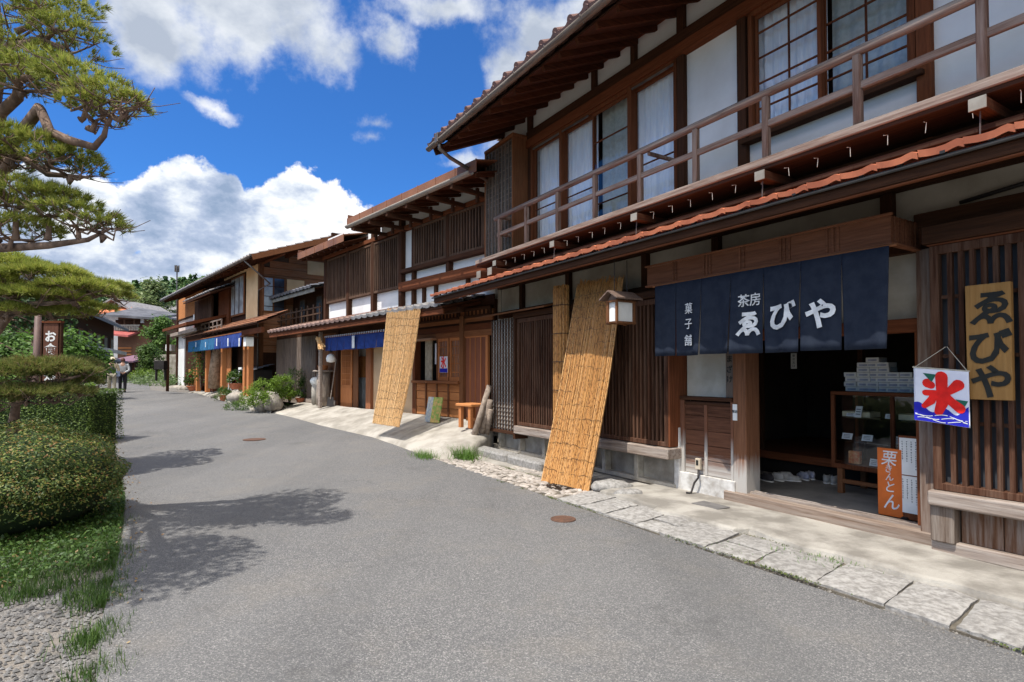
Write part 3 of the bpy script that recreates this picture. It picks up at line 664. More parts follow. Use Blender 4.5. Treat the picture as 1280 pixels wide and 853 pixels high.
MB().hexa([(UX0 + .05, 8.3, 5.60), (XR, 8.3, 5.60), (XR, 3.6, 7.64), (UX0 + .05, 3.6, 7.64)], [(UX0 + .05, 8.3, 5.66), (XR, 8.3, 5.66), (XR, 3.6, 7.70), (UX0 + .05, 3.6, 7.70)]).build('roof_deck', W_DARK_X, T)
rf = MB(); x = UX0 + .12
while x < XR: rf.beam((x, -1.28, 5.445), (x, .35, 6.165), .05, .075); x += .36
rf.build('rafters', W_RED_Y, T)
MB().hexa([(XL, .12, 6.0), (XR, .12, 6.0), (XR, .12, 6.05), (XL, .12, 6.05)], [(XL, .2, 6.0), (XR, .2, 6.0), (XR, .2, 6.1), (XL, .2, 6.1)])
for xx in (XL + .05, XR - .05):   # gable ends
    MB().poly([(xx, -.1, 5.9), (xx, 7.55, 5.9), (xx, 3.6, 7.6)], (.06, 0, 0)).build('gable_wall', PLASTER_B, T)
MB().beam((UX0 + .02, -1.36, 5.46), (UX0 + .02, 3.6, 7.66), .05, .16).build('verge_board', W_DARK_Y, T)
gt = MB(); n = 9
gt.grid(lambda u, v: (UX0 - .05 + (XR - UX0) * u, -1.45 + .048 * math.cos(math.pi + math.pi * v), 5.500 - .052 * math.sin(math.pi * v)), 30, n)
g = gt.build('gutter', wood('gutter_bark', (.06, .045, .035), (.15, .12, .095), 'x', wear=.35, wearc=(.24, .21, .18)), T, smooth=True, solid=.012)
for i in range(19):
    x = UX0 + .1 + i * .72; MB().tube([(x, -1.38, 5.52), (x, -1.45, 5.438), (x, -1.507, 5.50), (x, -1.50, 5.52)], .008, 5).build('gutter_hook', METAL, g)
MB().tube([(-9.0, -1.45, 5.46), (-9.0, -1.45, 5.34), (-9.0, -1.25, 5.22), (-9.30, -.36, 5.08), (-9.46, -.12, 5.0), (-9.46, -.12, 3.6)], .035, 8).build('downpipe', METAL, T, smooth=True)
MB().box(-9.06, -8.94, -1.52, -1.40, 5.43, 5.60).build('gutter_hopper', METAL, T, bevel=.01)
# --- ground storey
m = MB(); m.box(XL, XR, .05, .14, 2.44, 3.2); m.box(-4.88, -4.02, .05, .14, 1.16, 2.44); m.build('lower_wall', PLASTER_B, T)
b('lower_wall', PLASTER_G, XL, -4.90, .10, .14, 0, 2.44)
MB().box(XL, -4.9, -.02, .09, 0, .40).build('foundation', PLASTER_G, T)
b('threshold_beam', W_DARK_X, XL, XR, -.03, .12, 2.48, 2.60); b('eave_purlin', W_DARK_X, XL, XR, -.05, .12, 3.04, 3.13)
for px in (652, 710, 806, 895, 1110):
    x = A.fx(px, 0, 320); b('strut', W_DARK_Z, x - .05, x + .05, -.025, .1, 2.60, 3.04)
# transom box over the curtain
tb = MB(); tb.box(-4.95, -2.27, -.55, -.52, 2.49, 2.705); tb.box(-2.30, -2.27, -.519, -.0, 2.49, 2.705); tb.box(-4.95, -4.92, -.519, 0, 2.49, 2.705); tb.box(-4.95, -2.27, -.518, 0, 2.68, 2.703)
tbx = tb.build('transom_box', wood('transom_wood', (.10, .038, .020), (.22, .088, .045), 'x'), T)
t2 = MB(); t2.box(-4.97, -2.25, -.57, -.50, 2.47, 2.489); t2.box(-2.31, -2.25, -.50, .0, 2.47, 2.489); t2.box(-4.97, -2.25, -.575, -.55, 2.706, 2.725)
for px in (841, 844.5, 879, 883, 887, 924, 929, 975, 980, 986, 1033, 1040.5, 1047):
    x = A.fx(px, -.56, 300); t2.box(x - .011, x + .011, -.562, -.5505, 2.489, 2.706)
for i in range(6): y = -.50 + i * .085; t2.box(-2.2695, -2.262, y, y + .012, 2.489, 2.706)
t2.build('battens', wood('transom_wood', (.10, .038, .020), (.22, .088, .045), 'x'), tbx, bevel=.002)
# door posts, lintel, threshold
b('door_post', W_FOOT_Z, -4.13, -3.965, -.07, .17, .0, 2.48, bevel=.006); b('door_post', wood('jamb', (.06, .033, .022), (.19, .11, .073), 'z', wear=.4), -2.29, -2.17, -.10, .14, .0, 2.48, bevel=.006)
b('door_lintel', W_RED_X, -3.96, -2.29, -.04, .12, 1.80, 1.915); b('transom_wall', PLASTER_B, -3.96, -2.29, .04, .10, 1.915, 2.48, bevel=0)
b('inner_jamb', W_RED_Z, -2.345, -2.292, -.02, .10, .158, 1.80)
b('threshold', wood('worn_threshold', (.08, .05, .034), (.24, .165, .12), 'x', wear=.55, wearc=(.33, .28, .23)), -4.22, -2.10, -.13, .16, .0, .135, bevel=.008)
tk = MB(); tk.box(-3.96, -2.30, -.02, .005, .136, .158); tk.box(-3.96, -2.30, .055, .08, .136, .158); tk.build('door_track', W_SILL, T)
# weatherboard panel left of the door
wp = MB()
for i in range(5): z = .25 + i * .172; wp.box(-4.83, -4.16, -.045 - .004 * (i % 2), -.01, z, z + .168)
pnl = wp.build('board_panel', W_FOOT_X, T, bevel=.004)
st = MB(); st.box(-4.535, -4.495, -.062, -.046, .25, 1.10); st.box(-4.89, -4.83, -.07, .05, .04, 1.12); st.box(-4.165, -4.133, -.068, .05, .04, 1.12)
st.build('stiles', wood('foot_bleached_stiles', (.085, .036, .021), (.19, .085, .05), 'z', base=1.0, baseh=.75), pnl, bevel=.003)
b('panel_rail', W_DARK_X, -4.89, -4.135, -.082, .05, 1.122, 1.165, parent=pnl); b('panel_rail', W_DARK_X, -4.828, -4.167, -.066, -.01, 1.07, 1.10, parent=pnl)
b('skirting', plain('bleached_skirting', (.62, .60, .56), (.36, .33, .29), 6, .9, .3), -4.93, -4.10, -.095, .04, .02, .245, parent=pnl)
b('corner_post', W_RED_Z, -4.955, -4.895, -.06, .1, .25, 2.48); b('post_foot', plain('bleached_post_foot', (.66, .64, .60), (.42, .39, .35), 6, .9, .3), -4.965, -4.885, -.105, .04, .02, .78, bevel=.01)
nb = b('name_board', wood('old_board', (.06, .045, .035), (.15, .115, .09), 'z'), -4.245, -4.14, -.04, -.01, 1.17, 2.3)
for i, ch in enumerate('あまざけ'): text('board_lettering', ch, .085, -4.19, -.042, 1.72 - i * .115, BLACKINK, nb, .02)
pl = b('door_plate', PAPER, -4.125, -4.07, -.082, -.071, .92, 1.10, bevel=.002); text('plate_lettering', '電話', .035, -4.0975, -.084, 1.02, BLACKINK, pl)
ol = b('outlet_box', plain('outlet_cream', (.52, .44, .33), (.46, .38, .28), 5, .6, 0), -4.63, -4.56, -.115, -.075, .31, .44, bevel=.006); b('socket_face', BLACKINK, -4.612, -4.578, -.118, -.1155, .36, .42, parent=ol, bevel=0)
MB().tube([(-4.58, -.11, .31), (-4.56, -.14, .22), (-4.60, -.16, .16), (-4.58, -.24, .055), (-4.62, -.28, .052)], .012, 6).build('cable', IRON, ol, smooth=True)
# --- lattice bays
def bay(x0, x1, yf, z0, z1, pitch, bw, name='lattice_bay', mat=W_LAT, rails=(), back=GREYB, ends=True, sill=True, endmat=W_RED_Z):
    bb = MB(); t = .06
    bb.box(x0, x1, yf, yf + .07, z1 - .07, z1); bb.box(x0, x1, yf, yf + .07, z0, z0 + .055); bb.box(x0, x0 + t, yf - .002, yf + .07, z0, z1); bb.box(x1 - t, x1, yf - .002, yf + .07, z0, z1)
    o = bb.build(name, mat, T, bevel=.004)
    s = MB(); n = round((x1 - x0 - 2 * t) / pitch); p_ = (x1 - x0 - 2 * t) / n
    for i in range(1, n): x = x0 + t + i * p_; s.box(x - bw / 2, x + bw / 2, yf + .012, yf + .050, z0 + .05, z1 - .065)
    s.build('slats', mat, o)
    r = MB()
    for z in rails: r.box(x0 + t, x1 - t, yf + .0502, yf + .066, z - .014, z + .014)
    if rails: r.build('cross_rails', mat, o)
    if back: boxo('backing', back, o, x0 + .02, x1 - .02, yf + .115, yf + .125, z0, z1)
    if ends: boxo('end_board', endmat, o, x1 + .001, x1 + .028, yf + .003, .05, z0, z1, bevel=.003)
    return o
rb = bay(-2.13, XR - .1, -.25, .525, 2.46, .072, .034, rails=(.57, 1.06, 1.58, 2.05), ends=False)
b('sill', W_SILL, -2.15, XR, -.315, -.10, .405, .522, parent=rb, bevel=.012); b('head_beam', W_DARK_X, -2.165, XR, -.30, .04, 2.478, 2.62, parent=rb, bevel=.006); b('head_rail', W_RED_X, -2.14, XR, -.27, -.03, 2.462, 2.476, parent=rb)
bd = MB()
for i in range(20): x = -1.98 + i * .265; bd.box(x + .003, x + .262, -.17, -.145, .13, .404)
bd.build('lower_boards', wood('lower_boards', (.06, .028, .015), (.17, .082, .042), 'z', wear=.25), T, bevel=.003)
b('foot_block', wood('foot_block', (.06, .042, .03), (.17, .12, .088), 'z', wear=.5), -2.15, -1.99, -.27, -.02, .12, .404, bevel=.01); b('ground_sill', W_SILL, -2.16, XR, -.235, -.0, .03, .128, bevel=.01)
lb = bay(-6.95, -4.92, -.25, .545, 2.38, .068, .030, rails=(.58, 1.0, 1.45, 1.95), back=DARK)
b('sill', W_SILL, -8.40, -4.87, -.315, -.02, .40, .535, parent=lb, bevel=.012); b('head_beam', W_DARK_X, -8.42, -4.87, -.31, .02, 2.39, 2.475, parent=lb)
l2 = bay(-8.38, -7.05, -.25, .545, 2.38, .068, .030, rails=(.58, 1.0, 1.45, 1.95), back=DARK, ends=False)
# grey shutter panel with a small square grid
sh = MB(); sh.box(-9.30, -8.46, -.22, -.19, .42, 2.42); shp = sh.build('grey_shutter', plain('weathered_grey_board', (.44, .42, .38), (.30, .28, .25), 7, .9, .4), T)
l = MB()
for i in range(9): x = -9.28 + i * .1; l.box(x - .011, x + .011, -.25, -.2205, .42, 2.42)
l.build('upright_bars', W_BLACK_Z, shp, bevel=.002); l = MB()
for i in range(27): z = .46 + i * .0745; l.box(-9.30, -8.46, -.236, -.2207, z - .008, z + .008)
l.build('cross_bars', W_GREY, shp)
b('shutter_rail', W_DARK_X, -9.34, -8.42, -.275, -.15, .365, .415, parent=shp); b('shutter_post', W_DARK_Z, -8.45, -8.39, -.29, 0, .30, 2.45, parent=shp)
MB().hexa([(-9.45, -.50, 2.46), (-7.2, -.50, 2.46), (-7.2, .0, 2.58), (-9.45, .0, 2.58)], [(-9.45, -.50, 2.485), (-7.2, -.50, 2.485), (-7.2, .0, 2.61), (-9.45, .0, 2.61)]).build('hood_board', W_BROWN_X, T)
fp = MB()
for x in (-9.2, -8.5, -7.75, -7.05, -6.25, -5.60): fp.box(x - .035, x + .035, -.13, -.0205, .05, .395)
fp.box(XL, -4.93, -.12, -.0205, .02, .075)
fp.build('foundation_frame', plain('bleached_frame', (.47, .43, .36), (.30, .27, .22), 6, .9, .3), T, bevel=.004)
b('foot_post', W_FOOT_Z, -6.60, -6.50, -.24, -.14, .0, .398)
# wire / meter bits under the eave
MB().tube([(-2.0, -.02, 2.82), (-1.6, -.03, 2.86), (-1.2, -.03, 2.83), (-.7, -.02, 2.87), (.4, -.03, 2.85), (3, -.03, 2.86)], .016, 6).build('conduit', IRON, T, smooth=True)
b('eave_beam', W_DARK_X, -2.3, XR, -.10, .04, 2.66, 2.78)
# --- interior of the shop
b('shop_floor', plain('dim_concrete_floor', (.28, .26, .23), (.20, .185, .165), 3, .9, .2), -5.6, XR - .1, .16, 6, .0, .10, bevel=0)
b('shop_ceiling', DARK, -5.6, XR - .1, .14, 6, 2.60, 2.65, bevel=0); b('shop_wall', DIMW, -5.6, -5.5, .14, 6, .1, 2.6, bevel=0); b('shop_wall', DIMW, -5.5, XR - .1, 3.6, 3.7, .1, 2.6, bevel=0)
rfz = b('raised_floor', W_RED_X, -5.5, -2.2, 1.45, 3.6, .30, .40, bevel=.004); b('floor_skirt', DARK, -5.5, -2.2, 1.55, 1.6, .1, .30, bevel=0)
MB().box(-4.95, -4.87, 1.5, 1.58, .4, 2.6).build('inner_post', W_DARK_Z, T, bevel=.004); MB().box(-3.6, -3.54, 1.5, 1.56, .4, 2.6).build('inner_post', W_DARK_Z, T, bevel=.004)
# ================================================================= shop goods
def put(o, x, y, z=0): o.location = A.w(x, y, z); o.rotation_euler = (0, 0, A.a - math.pi / 2); return o
# display case
x0 = A.fx(1038, 1.0, 500); 
dc = put(thing('display_case', 'low timber and glass display case of sweets just inside the doorway', 'display case'), x0, 1.0, .10)
DW, DD = 1.9, .55; zt = 1.14; zb = .33
m = MB(); m.box(0, DW, 0, DD, zt - .04, zt); m.build('top', W_RED_X, dc, bevel=.004)
m = MB(); 
for (x, y) in ((0, 0), (0, DD - .04), (DW - .04, 0), (DW - .04, DD - .04), (.62, 0), (1.24, 0)): m.box(x, x + .04, y, y + .04, zb, zt - .041)
m.box(0, DW, 0, DD, zb - .05, zb); m.build('frame', W_RED_Z, dc, bevel=.003)
for y in (0.005, DD - .06):
    for x in (.06, .95, DW - .12): boxo('leg', W_BROWN_Z, dc, x, x + .06, y, y + .055, 0, zb - .051, bevel=.004)
boxo('stretcher', W_BROWN_X, dc, .12, DW - .12, .01, .05, .12, .16)
for z in (.58, .84): boxo('shelf', glassmat('shelf_glass', .06), dc, .04, DW - .04, .03, DD - .03, z, z + .008)
MB().add([(.04, .012, zb), (.62, .012, zb), (.62, .012, zt - .04), (.04, .012, zt - .04)], [(0, 1, 2, 3)]).add([(.66, .012, zb), (1.24, .012, zb), (1.24, .012, zt - .04), (.66, .012, zt - .04)], [(0, 1, 2, 3)]).build('pane', glassmat('case_glass', .02), dc)
def box_thing(name, label, cat, fr, x, y, z, w, d, h, mat, group=None, rz=0.0, bevel=.003):
    o = MB().box(-w / 2, w / 2, -d / 2, d / 2, 0, h).build(name, mat, None, bevel=bevel); o.location = fr.w(x, y, z); o.rotation_euler = (0, 0, fr.a - math.pi / 2 + rz); return tag(o, label, cat, group)
# trays and price cards inside the case (case local x runs right)
BOXM = plain('white_card_box', (.72, .70, .66), (.66, .64, .60), 8, .85, 0); YEL = plain('cream_tray', (.60, .55, .36), (.5, .45, .28), 9, .8, 0)
for i, (dx, z, w, lb_) in enumerate([(.22, .595, .30, 'cream tray of sweets at the left on the upper glass shelf'), (.82, .595, .34, 'cream tray of sweets at the right on the upper glass shelf'), (.20, .335, .12, 'small orange-striped sweet packet on the floor of the display case')]):
    if i < 2: 
        t_ = box_thing('sweet_tray', lb_, 'tray', A, x0 + dx, 1.22, z + .10 + .26, w, .22, .06, YEL)
    else:
        t_ = box_thing('sweet_packet', lb_, 'packet', A, x0 + dx, 1.12, z + .10, w, .05, .14, plain('striped_packet', (.55, .12, .03), (.6, .3, .12), 30, .7, 0))
def card(x, y, z, w, h, label, tilt=-.35):
    o = MB().box(-w / 2, w / 2, -.003, .003, 0, h).build('price_card', PAPER); o.location = A.w(x, y, z); o.rotation_euler = (tilt, 0, A.a - math.pi / 2)
    for k in range(3): boxo('card_writing', BLACKINK, o, -w * .35, w * .3, -.0045, -.0032, h * (.25 + k * .22), h * (.25 + k * .22) + h * .06)
    tag(o, label, 'price card')
for (px, y, z, w, h, s) in [(1072, 1.06, .955, .07, .13, 'tall white price card between the two trays in the display case'), (1058, 1.10, .70, .11, .07, 'price card at the left end of the middle glass shelf'), (1083, 1.10, .70, .11, .07, 'price card second from the left on the middle glass shelf'), (1119, 1.10, .70, .10, .08, 'price card third from the left on the middle glass shelf'),
                            (1142, 1.10, .70, .10, .06, 'price card at the right end of the middle glass shelf'), (1091, 1.10, .435, .09, .08, 'price card on the floor of the display case beside the packet'), (1063, 1.10, .96, .09, .05, 'small price card leaning on the left cream tray'), (1112, 1.10, .96, .09, .05, 'small price card leaning on the right cream tray')]:
    card(A.fx(px, y, 520), y, z, w, h, s)
# stacks of white boxes on the case
for k, (px, n_) in enumerate([(1067, 4), (1083, 6), (1094, 7), (1106, 6), (1120, 4), (1134, 4), (1147, 3)]):
    x = A.fx(px, 1.22, 480)
    for j in range(n_):
        o = MB().box(-.068, .068, -.09, .09, 0, .052).build('sweet_box', BOXM, bevel=.003); o.location = A.w(x + random.uniform(-.006, .006), 1.25 + random.uniform(-.01, .01), 1.24 + j * .054); o.rotation_euler = (0, 0, A.a - math.pi / 2 + random.uniform(-.04, .04))
        boxo('box_band', plain('box_band_paper', (.40, .42, .52), None, 9, .8, 0), o, -.045, .045, -.0915, -.0902, .012, .034)
        tag(o, 'white sweet box in the stacks standing on top of the display case', 'box', 'white sweet boxes on the display case')
# shoes on the floor
def shoe(px, py, rz, mat, label):
    x, z = 0, 0; d = ray(px, py); t = (.10 - H) / d.z; P = Vector((0, 0, H)) + d * t
    L = .135
    def fn(u, v):
        a = u * 2 * math.pi; s = [(.0, .6), (.03, 1), (.07, 1.0), (.10, .75), (.085, .45)][min(4, int(v * 4 + .5))]
        y = math.sin(a) * L * s[1]; w = .045 * (1.0 + .18 * math.sin(a)) * s[1]; hh = s[0] * (1 if math.sin(a) < .1 else .62)
        return (math.cos(a) * w, y, hh)
    o = MB().grid(fn, 16, 4).build('shoe', mat, smooth=True, solid=.004); o.location = P; o.rotation_euler = (0, 0, A.a - math.pi / 2 + rz)
    MB().poly([(.045 * math.cos(a), .135 * math.sin(a), -.001) for a in [2 * math.pi * i / 16 for i in range(16)]], (0, 0, .014)).build('sole', PAPER, o); tag(o, label, 'shoe')
SHW = plain('pale_shoe', (.55, .53, .50), (.45, .43, .40), 9, .8, 0); SHD = plain('dark_shoe', (.06, .055, .06), None, 9, .8, 0); SHB = plain('blue_shoe', (.30, .32, .45), (.5, .5, .55), 20, .8, 0)
for (px, py, rz, mt, s) in [(958, 601, 1.2, SHD, 'dark shoe at the left end of the row by the raised floor'), (970, 600, 1.3, SHW, 'pale shoe next to the dark shoe at the left of the row'), (987, 601, -1.2, SHW, 'pale shoe in the middle of the row with its toe pointing right'), (1004, 599, 1.0, SHB, 'light blue trainer in the middle of the row'), (1013, 598, .8, SHB, 'light blue trainer nearest the display case leg, left of its twin grey shoes'), (1034, 603, .4, SHW, 'grey shoe half under the display case'), (1044, 604, .3, SHW, 'grey shoe beside the leg of the display case')]:
    shoe(px, py, rz, mt, s)
# orange signboard standing in the doorway
xs_ = A.fx(1111, .22, 600)
sg = put(thing('standing_sign', 'upright orange board with white lettering standing in the doorway', 'sign'), xs_, .25, .10)
boxo('board', ORANGEP, sg, -.105, .105, -.015, .015, .03, .65, bevel=.004)
for i, ch in enumerate('栗きんとん'): text('white_lettering', ch, [.16, .085, .085, .12, .17][i], [0, -.005, .0, .005, .015][i], -.0165, [.56, .465, .39, .30, .165][i], WHITEINK, sg, .006, sx=.85, sz=.95, shear=.15)
for x in (-.09, .06): boxo('foot', IRON, sg, x, x + .03, -.09, .09, 0, .03)
boxo('side_block', IRON, sg, .106, .15, -.05, .05, 0, .05)
xs_ = A.fx(1140, .20, 600)
mb_ = put(thing('menu_board', 'white menu board with two sheets of handwriting in the doorway beside the jamb', 'menu board'), xs_, .24, .10)
boxo('back_board', W_RED_Z, mb_, -.125, .145, -.0, .02, .03, .78, bevel=.003)
for z0_, z1_ in ((.09, .42), (.43, .76)):
    sh_ = boxo('sheet', PAPER, mb_, -.115, .13, -.004, -.0005, z0_, z1_); wr_ = MB(); rr = random.Random(int(z0_ * 100))
    for c in range(6):
        xx = -.095 + c * .036; zz = z1_ - .03
        while zz > z0_ + .02 + rr.random() * .12:
            h_ = rr.uniform(.008, .016)
            wr_.box(xx, xx + rr.uniform(.006, .013), -.0055, -.0042, zz - h_ * .35, zz); wr_.box(xx + .004, xx + .0065, -.0056, -.0042, zz - h_, zz + .002); zz -= h_ + rr.uniform(.006, .012)
    wr_.build('handwriting', BLACKINK, sh_)
for x in (-.10, .10): boxo('foot', W_BROWN_Z, mb_, x, x + .03, -.05, .08, 0, .03)
sn = put(MB().box(-.04, .04, -.003, .003, 0, .20).build('paper_strip', PAPER), A.fx(992, 1.46, 430), 1.46, 1.50); tag(sn, 'narrow white paper notice hanging on the inner post', 'notice')
for k in range(4): text('notice_writing', '御注文口'[k], .035, 0, -.0035, .17 - k * .045, BLACKINK, sn)
# ================================================================= noren
def noren(name, label, fr, xs, y, z0, z1, mat, slit=.7, amp=.024, hem=None):
    o = thing(name, label, 'curtain'); fr.place(o)
    def wave(x, z):
        k = (z1 - z) / (z1 - z0); return y + amp * k * math.sin(x * 11 + 1.3 * math.sin(x * 3.1)) + amp * .35 * k * math.sin(x * 31 + z * 4) - .02 * k
    for i in range(len(xs) - 1):
        a, c = xs[i], xs[i + 1]; n = max(4, int((c - a) / .02))
        dz = random.uniform(-.004, .006); ph = random.uniform(-.012, .012)
        m = MB().grid(lambda u, v: (a + (c - a) * u * (1 if True else 1) + (.009 if u == 0 else (-.009 if u == 1 else 0)) * (1 - v) * 1.3, wave(a + (c - a) * u, z0 + (z1 - z0) * v) + (ph + .010 * math.sin(u * math.pi)) * (1 - v), z0 + dz + (z1 - z0 - dz) * v), n, 12)
        m.build('cloth_panel', mat, o, smooth=True, solid=.003)
    return o, wave
nx_ = [A.fx(px, -.62, 400) for px in (819, 845, 877, 914, 955, 1002, 1053, 1113)]
nr, wv_ = noren('shop_curtain', 'long navy shop curtain with white lettering over the tea house doorway', A, nx_, -.62, A.p(1113, 436, -.62)[1], A.p(1113, 307, -.62)[1], NAVY)
MB().tube([(nx_[0] - .05, -.60, 2.455), (nx_[-1] + .05, -.60, 2.455)], .014, 8).build('curtain_rod', W_BROWN_X, nr)
fnw = lambda X, Z: wv_(X, Z) - .010
def ntext(ch, px, py, size, bold=.03, **k):
    x, z = A.p(px, py, -.65); text('white_lettering', ch, size, x, 0, z, WHITEINK, nr, bold, fn=lambda X, Z: wv_(X, Z) - .016, **k)
for ch, py in zip('菓子舗', (385.5, 405, 425.5)): ntext(ch, 860, py, .125, .006)
ntext('茶', 929, 376, .13, .010); ntext('房', 942.5, 374, .13, .006)
ntext('ゑ', 934, 405, .26, .035, shear=.1); ntext('び', 978, 394, .27, .035, shear=.12); ntext('や', 1025, 392, .27, .035, shear=.1)
# ================================================================= ice flag and wooden sign on the right lattice
fx0, fz0 = A.p(1142, 459, -.36); fx1, _ = A.p(1210, 465, -.36); FW = fx1 - fx0; FZ1 = A.p(1146, 459, -.36)[1]; FZ0 = A.p(1142, 525, -.36)[1]; FH = FZ1 - FZ0
fl_ = thing('ice_flag', 'small square shaved-ice flag with big red character and blue waves, hung on the right lattice', 'flag'); A.place(fl_)
def fw(x, z): return -.36 + .012 * math.sin((x - fx0) * 13) * (FZ1 - z) / FH + .035 * (x - fx0)
def sl_(x): return -.035 * (x - fx0) / FW
MB().grid(lambda u, v: (fx0 + FW * u * (1 + .02 * (1 - v)), fw(fx0 + FW * u, FZ0 + FH * v), FZ0 + FH * v + sl_(fx0 + FW * u)), 24, 16).build('cloth', FLAGW, fl_, smooth=True, solid=.002)
cx_, cz_ = fx0 + FW * .52, FZ0 + FH * .52
# the character is drawn as thick brush strokes
def stroke(pts, r, mat, parent, name, dy=-.005):
    m = MB(); P = [(cx_ + p[0] * FW, cz_ + p[1] * FH) for p in pts]; rs_ = [q * FH for q in r]; n = len(P)
    outl = []; oth = []
    for i in range(n):
        a = P[max(0, i - 1)]; c = P[min(n - 1, i + 1)]; dx, dz = c[0] - a[0], c[1] - a[1]; L = math.hypot(dx, dz); nx, nz = -dz / L, dx / L
        outl.append((P[i][0] + nx * rs_[i], P[i][1] + nz * rs_[i])); oth.append((P[i][0] - nx * rs_[i], P[i][1] - nz * rs_[i]))
    def capa(c, r0, a0): return [(c[0] + r0 * math.cos(a0 + math.pi * k / 6), c[1] + r0 * math.sin(a0 + math.pi * k / 6)) for k in range(1, 6)]
    a1 = math.atan2(outl[-1][1] - P[-1][1], outl[-1][0] - P[-1][0]); a0 = math.atan2(oth[0][1] - P[0][1], oth[0][0] - P[0][0])
    c1_ = [(P[-1][0] + rs_[-1] * math.cos(a1 - math.pi * k / 6), P[-1][1] + rs_[-1] * math.sin(a1 - math.pi * k / 6)) for k in range(1, 6)]
    c0_ = [(P[0][0] + rs_[0] * math.cos(a0 - math.pi * k / 6), P[0][1] + rs_[0] * math.sin(a0 - math.pi * k / 6)) for k in range(1, 6)]
    ring = outl + c1_ + oth[::-1] + c0_
    m.add([(x, fw(x, z) + dy, z + sl_(x)) for x, z in ring], [tuple(range(len(ring)))]); return m
ST = [([(.0, .34), (.0, .1), (.0, -.15), (-.07, -.31)], [.10, .09, .095, .07]), ([(-.26, .2), (-.2, .17)], [.085, .07]), ([(-.30, .02), (-.12, .03)], [.055, .055]), ([(-.12, .03), (-.2, -.12), (-.33, -.23)], [.05, .07, .045]),
      ([(.30, .22), (.18, .12), (.05, .03)], [.095, .07, .05]), ([(.05, .04), (.18, -.1), (.33, -.2)], [.05, .075, .085])]
rg = MB()
for i, (p_, r_) in enumerate(ST):
    s_ = stroke(p_, r_, REDINK, fl_, 'x', -.0035 - .0004 * i); rg.add(s_.v, s_.f)
rg.build('red_character', REDINK, fl_, recalc=False)
wvp = [(fx0 + FW * u, FZ0 + FH * (.24 + .05 * math.sin(u * 14) + (.10 * (1 - u * 4) if u < .25 else 0) + (.08 * (u - .8) * 5 if u > .8 else 0))) for u in [i / 30 for i in range(31)]]
wp_ = MB(); 
for i in range(30):
    (xa, za), (xb, zb_) = wvp[i], wvp[i + 1]; q = [(xa, FZ0 + .002), (xb, FZ0 + .002), (xb, zb_), (xa, za)]
    wp_.add([(x, fw(x, z) - .0028, z + sl_(x)) for x, z in q], [(0, 1, 2, 3)])
wp_.build('blue_waves', BLUEINK, fl_, recalc=False)
wl_ = MB()
for k in range(3):
    for i in range(24):
        if (i + 3 * k) % 7 == 0: continue
        u0, u1 = i / 24 * .96 + .02, (i + 1) / 24 * .96 + .02; f_ = lambda u: FZ0 + FH * (.045 + .042 * k + .028 * math.sin(u * 9 + k * 1.4))
        q = [(fx0 + FW * u0, f_(u0)), (fx0 + FW * u1, f_(u1)), (fx0 + FW * u1, f_(u1) + .005), (fx0 + FW * u0, f_(u0) + .005)]; wl_.add([(x, fw(x, z) - .0048, z + sl_(x)) for x, z in q], [(0, 1, 2, 3)])
wl_.build('wave_lines', WHITEINK, fl_, recalc=False)
gb = MB()
for (u, v, s_) in ((.30, .84, .045), (.88, .42, .04)):
    x, z = fx0 + FW * u, FZ0 + FH * v; q = [(x - s_, z + s_ * .6), (x + s_, z + s_ * .5), (x + s_ * .3, z - s_ * .9)]; gb.add([(a_, fw(a_, c_) - .004, c_ + sl_(a_)) for a_, c_ in q], [(0, 1, 2)])
gb.build('green_birds', GREENINK, fl_, recalc=False)
hx, hz = A.p(1182, 433, -.30); MB().tube([(fx0 + .01, -.362, FZ1), (hx, -.285, hz), (fx1 - .01, -.35, FZ1 - .03)], .003, 5).build('cord', ROPE, fl_); MB().tube([(hx, -.29, hz), (hx, -.245, hz)], .006, 6).build('nail', IRON, fl_)
MB().tube([(fx0 - .005, -.362, FZ1), (fx1 + .005, -.345, FZ1 - .035)], .006, 6).build('top_rod', ROPE, fl_)
sb_ = thing('wooden_signboard', 'tall wooden shop signboard with three black characters on the right lattice', 'sign'); A.place(sb_)
MB().hexa([(-1.87, -.31, 1.250), (-1.602, -.31, 1.250), (-1.602, -.262, 1.250), (-1.87, -.262, 1.250)], [(-1.872, -.315, 2.105), (-1.600, -.315, 2.105), (-1.600, -.265, 2.105), (-1.872, -.265, 2.105)]).build('board', W_SIGN, sb_, bevel=.003)
for ch, py, s_ in zip('ゑびや', (385, 433, 477), (.27, .27, .26)):
    x, z = A.p(1238, py, -.32); text('black_lettering', ch, s_, x, -.3175, z, BLACKINK, sb_, .028, shear=.08)
# ================================================================= lantern
LX, LY = A.fx(776, -.85, 380), -.85
ln = thing('hanging_lantern', 'small roofed timber lantern with white paper sides, hanging between reed screen and navy curtain', 'lantern'); ln.location = A.w(LX, LY, 0); ln.rotation_euler = (0, 0, A.a - math.pi / 2)
zb_, zt_ = 2.03, 2.30; w, d = .078, .135
pn = MB().box(-w + .012, w - .012, -d + .012, d - .012, zb_ + .02, zt_ - .01).build('paper_shade', PAPER, ln)
f_ = MB()
for sx_ in (-w, w):
    for sy_ in (-d, d): f_.box(sx_ - .014, sx_ + .014, sy_ - .014, sy_ + .014, zb_ - .01, zt_)
for z in (zb_, zt_ - .02): f_.box(-w - .02, w + .02, -d - .02, -d + .012, z, z + .022); f_.box(-w - .02, w + .02, d - .012, d + .02, z, z + .022); f_.box(-w - .02, -w + .012, -d + .012, d - .012, z, z + .022); f_.box(w - .012, w + .02, -d + .012, d - .012, z, z + .022)
f_.build('frame', W_BROWN_Z, ln, bevel=.002)
r_ = MB()
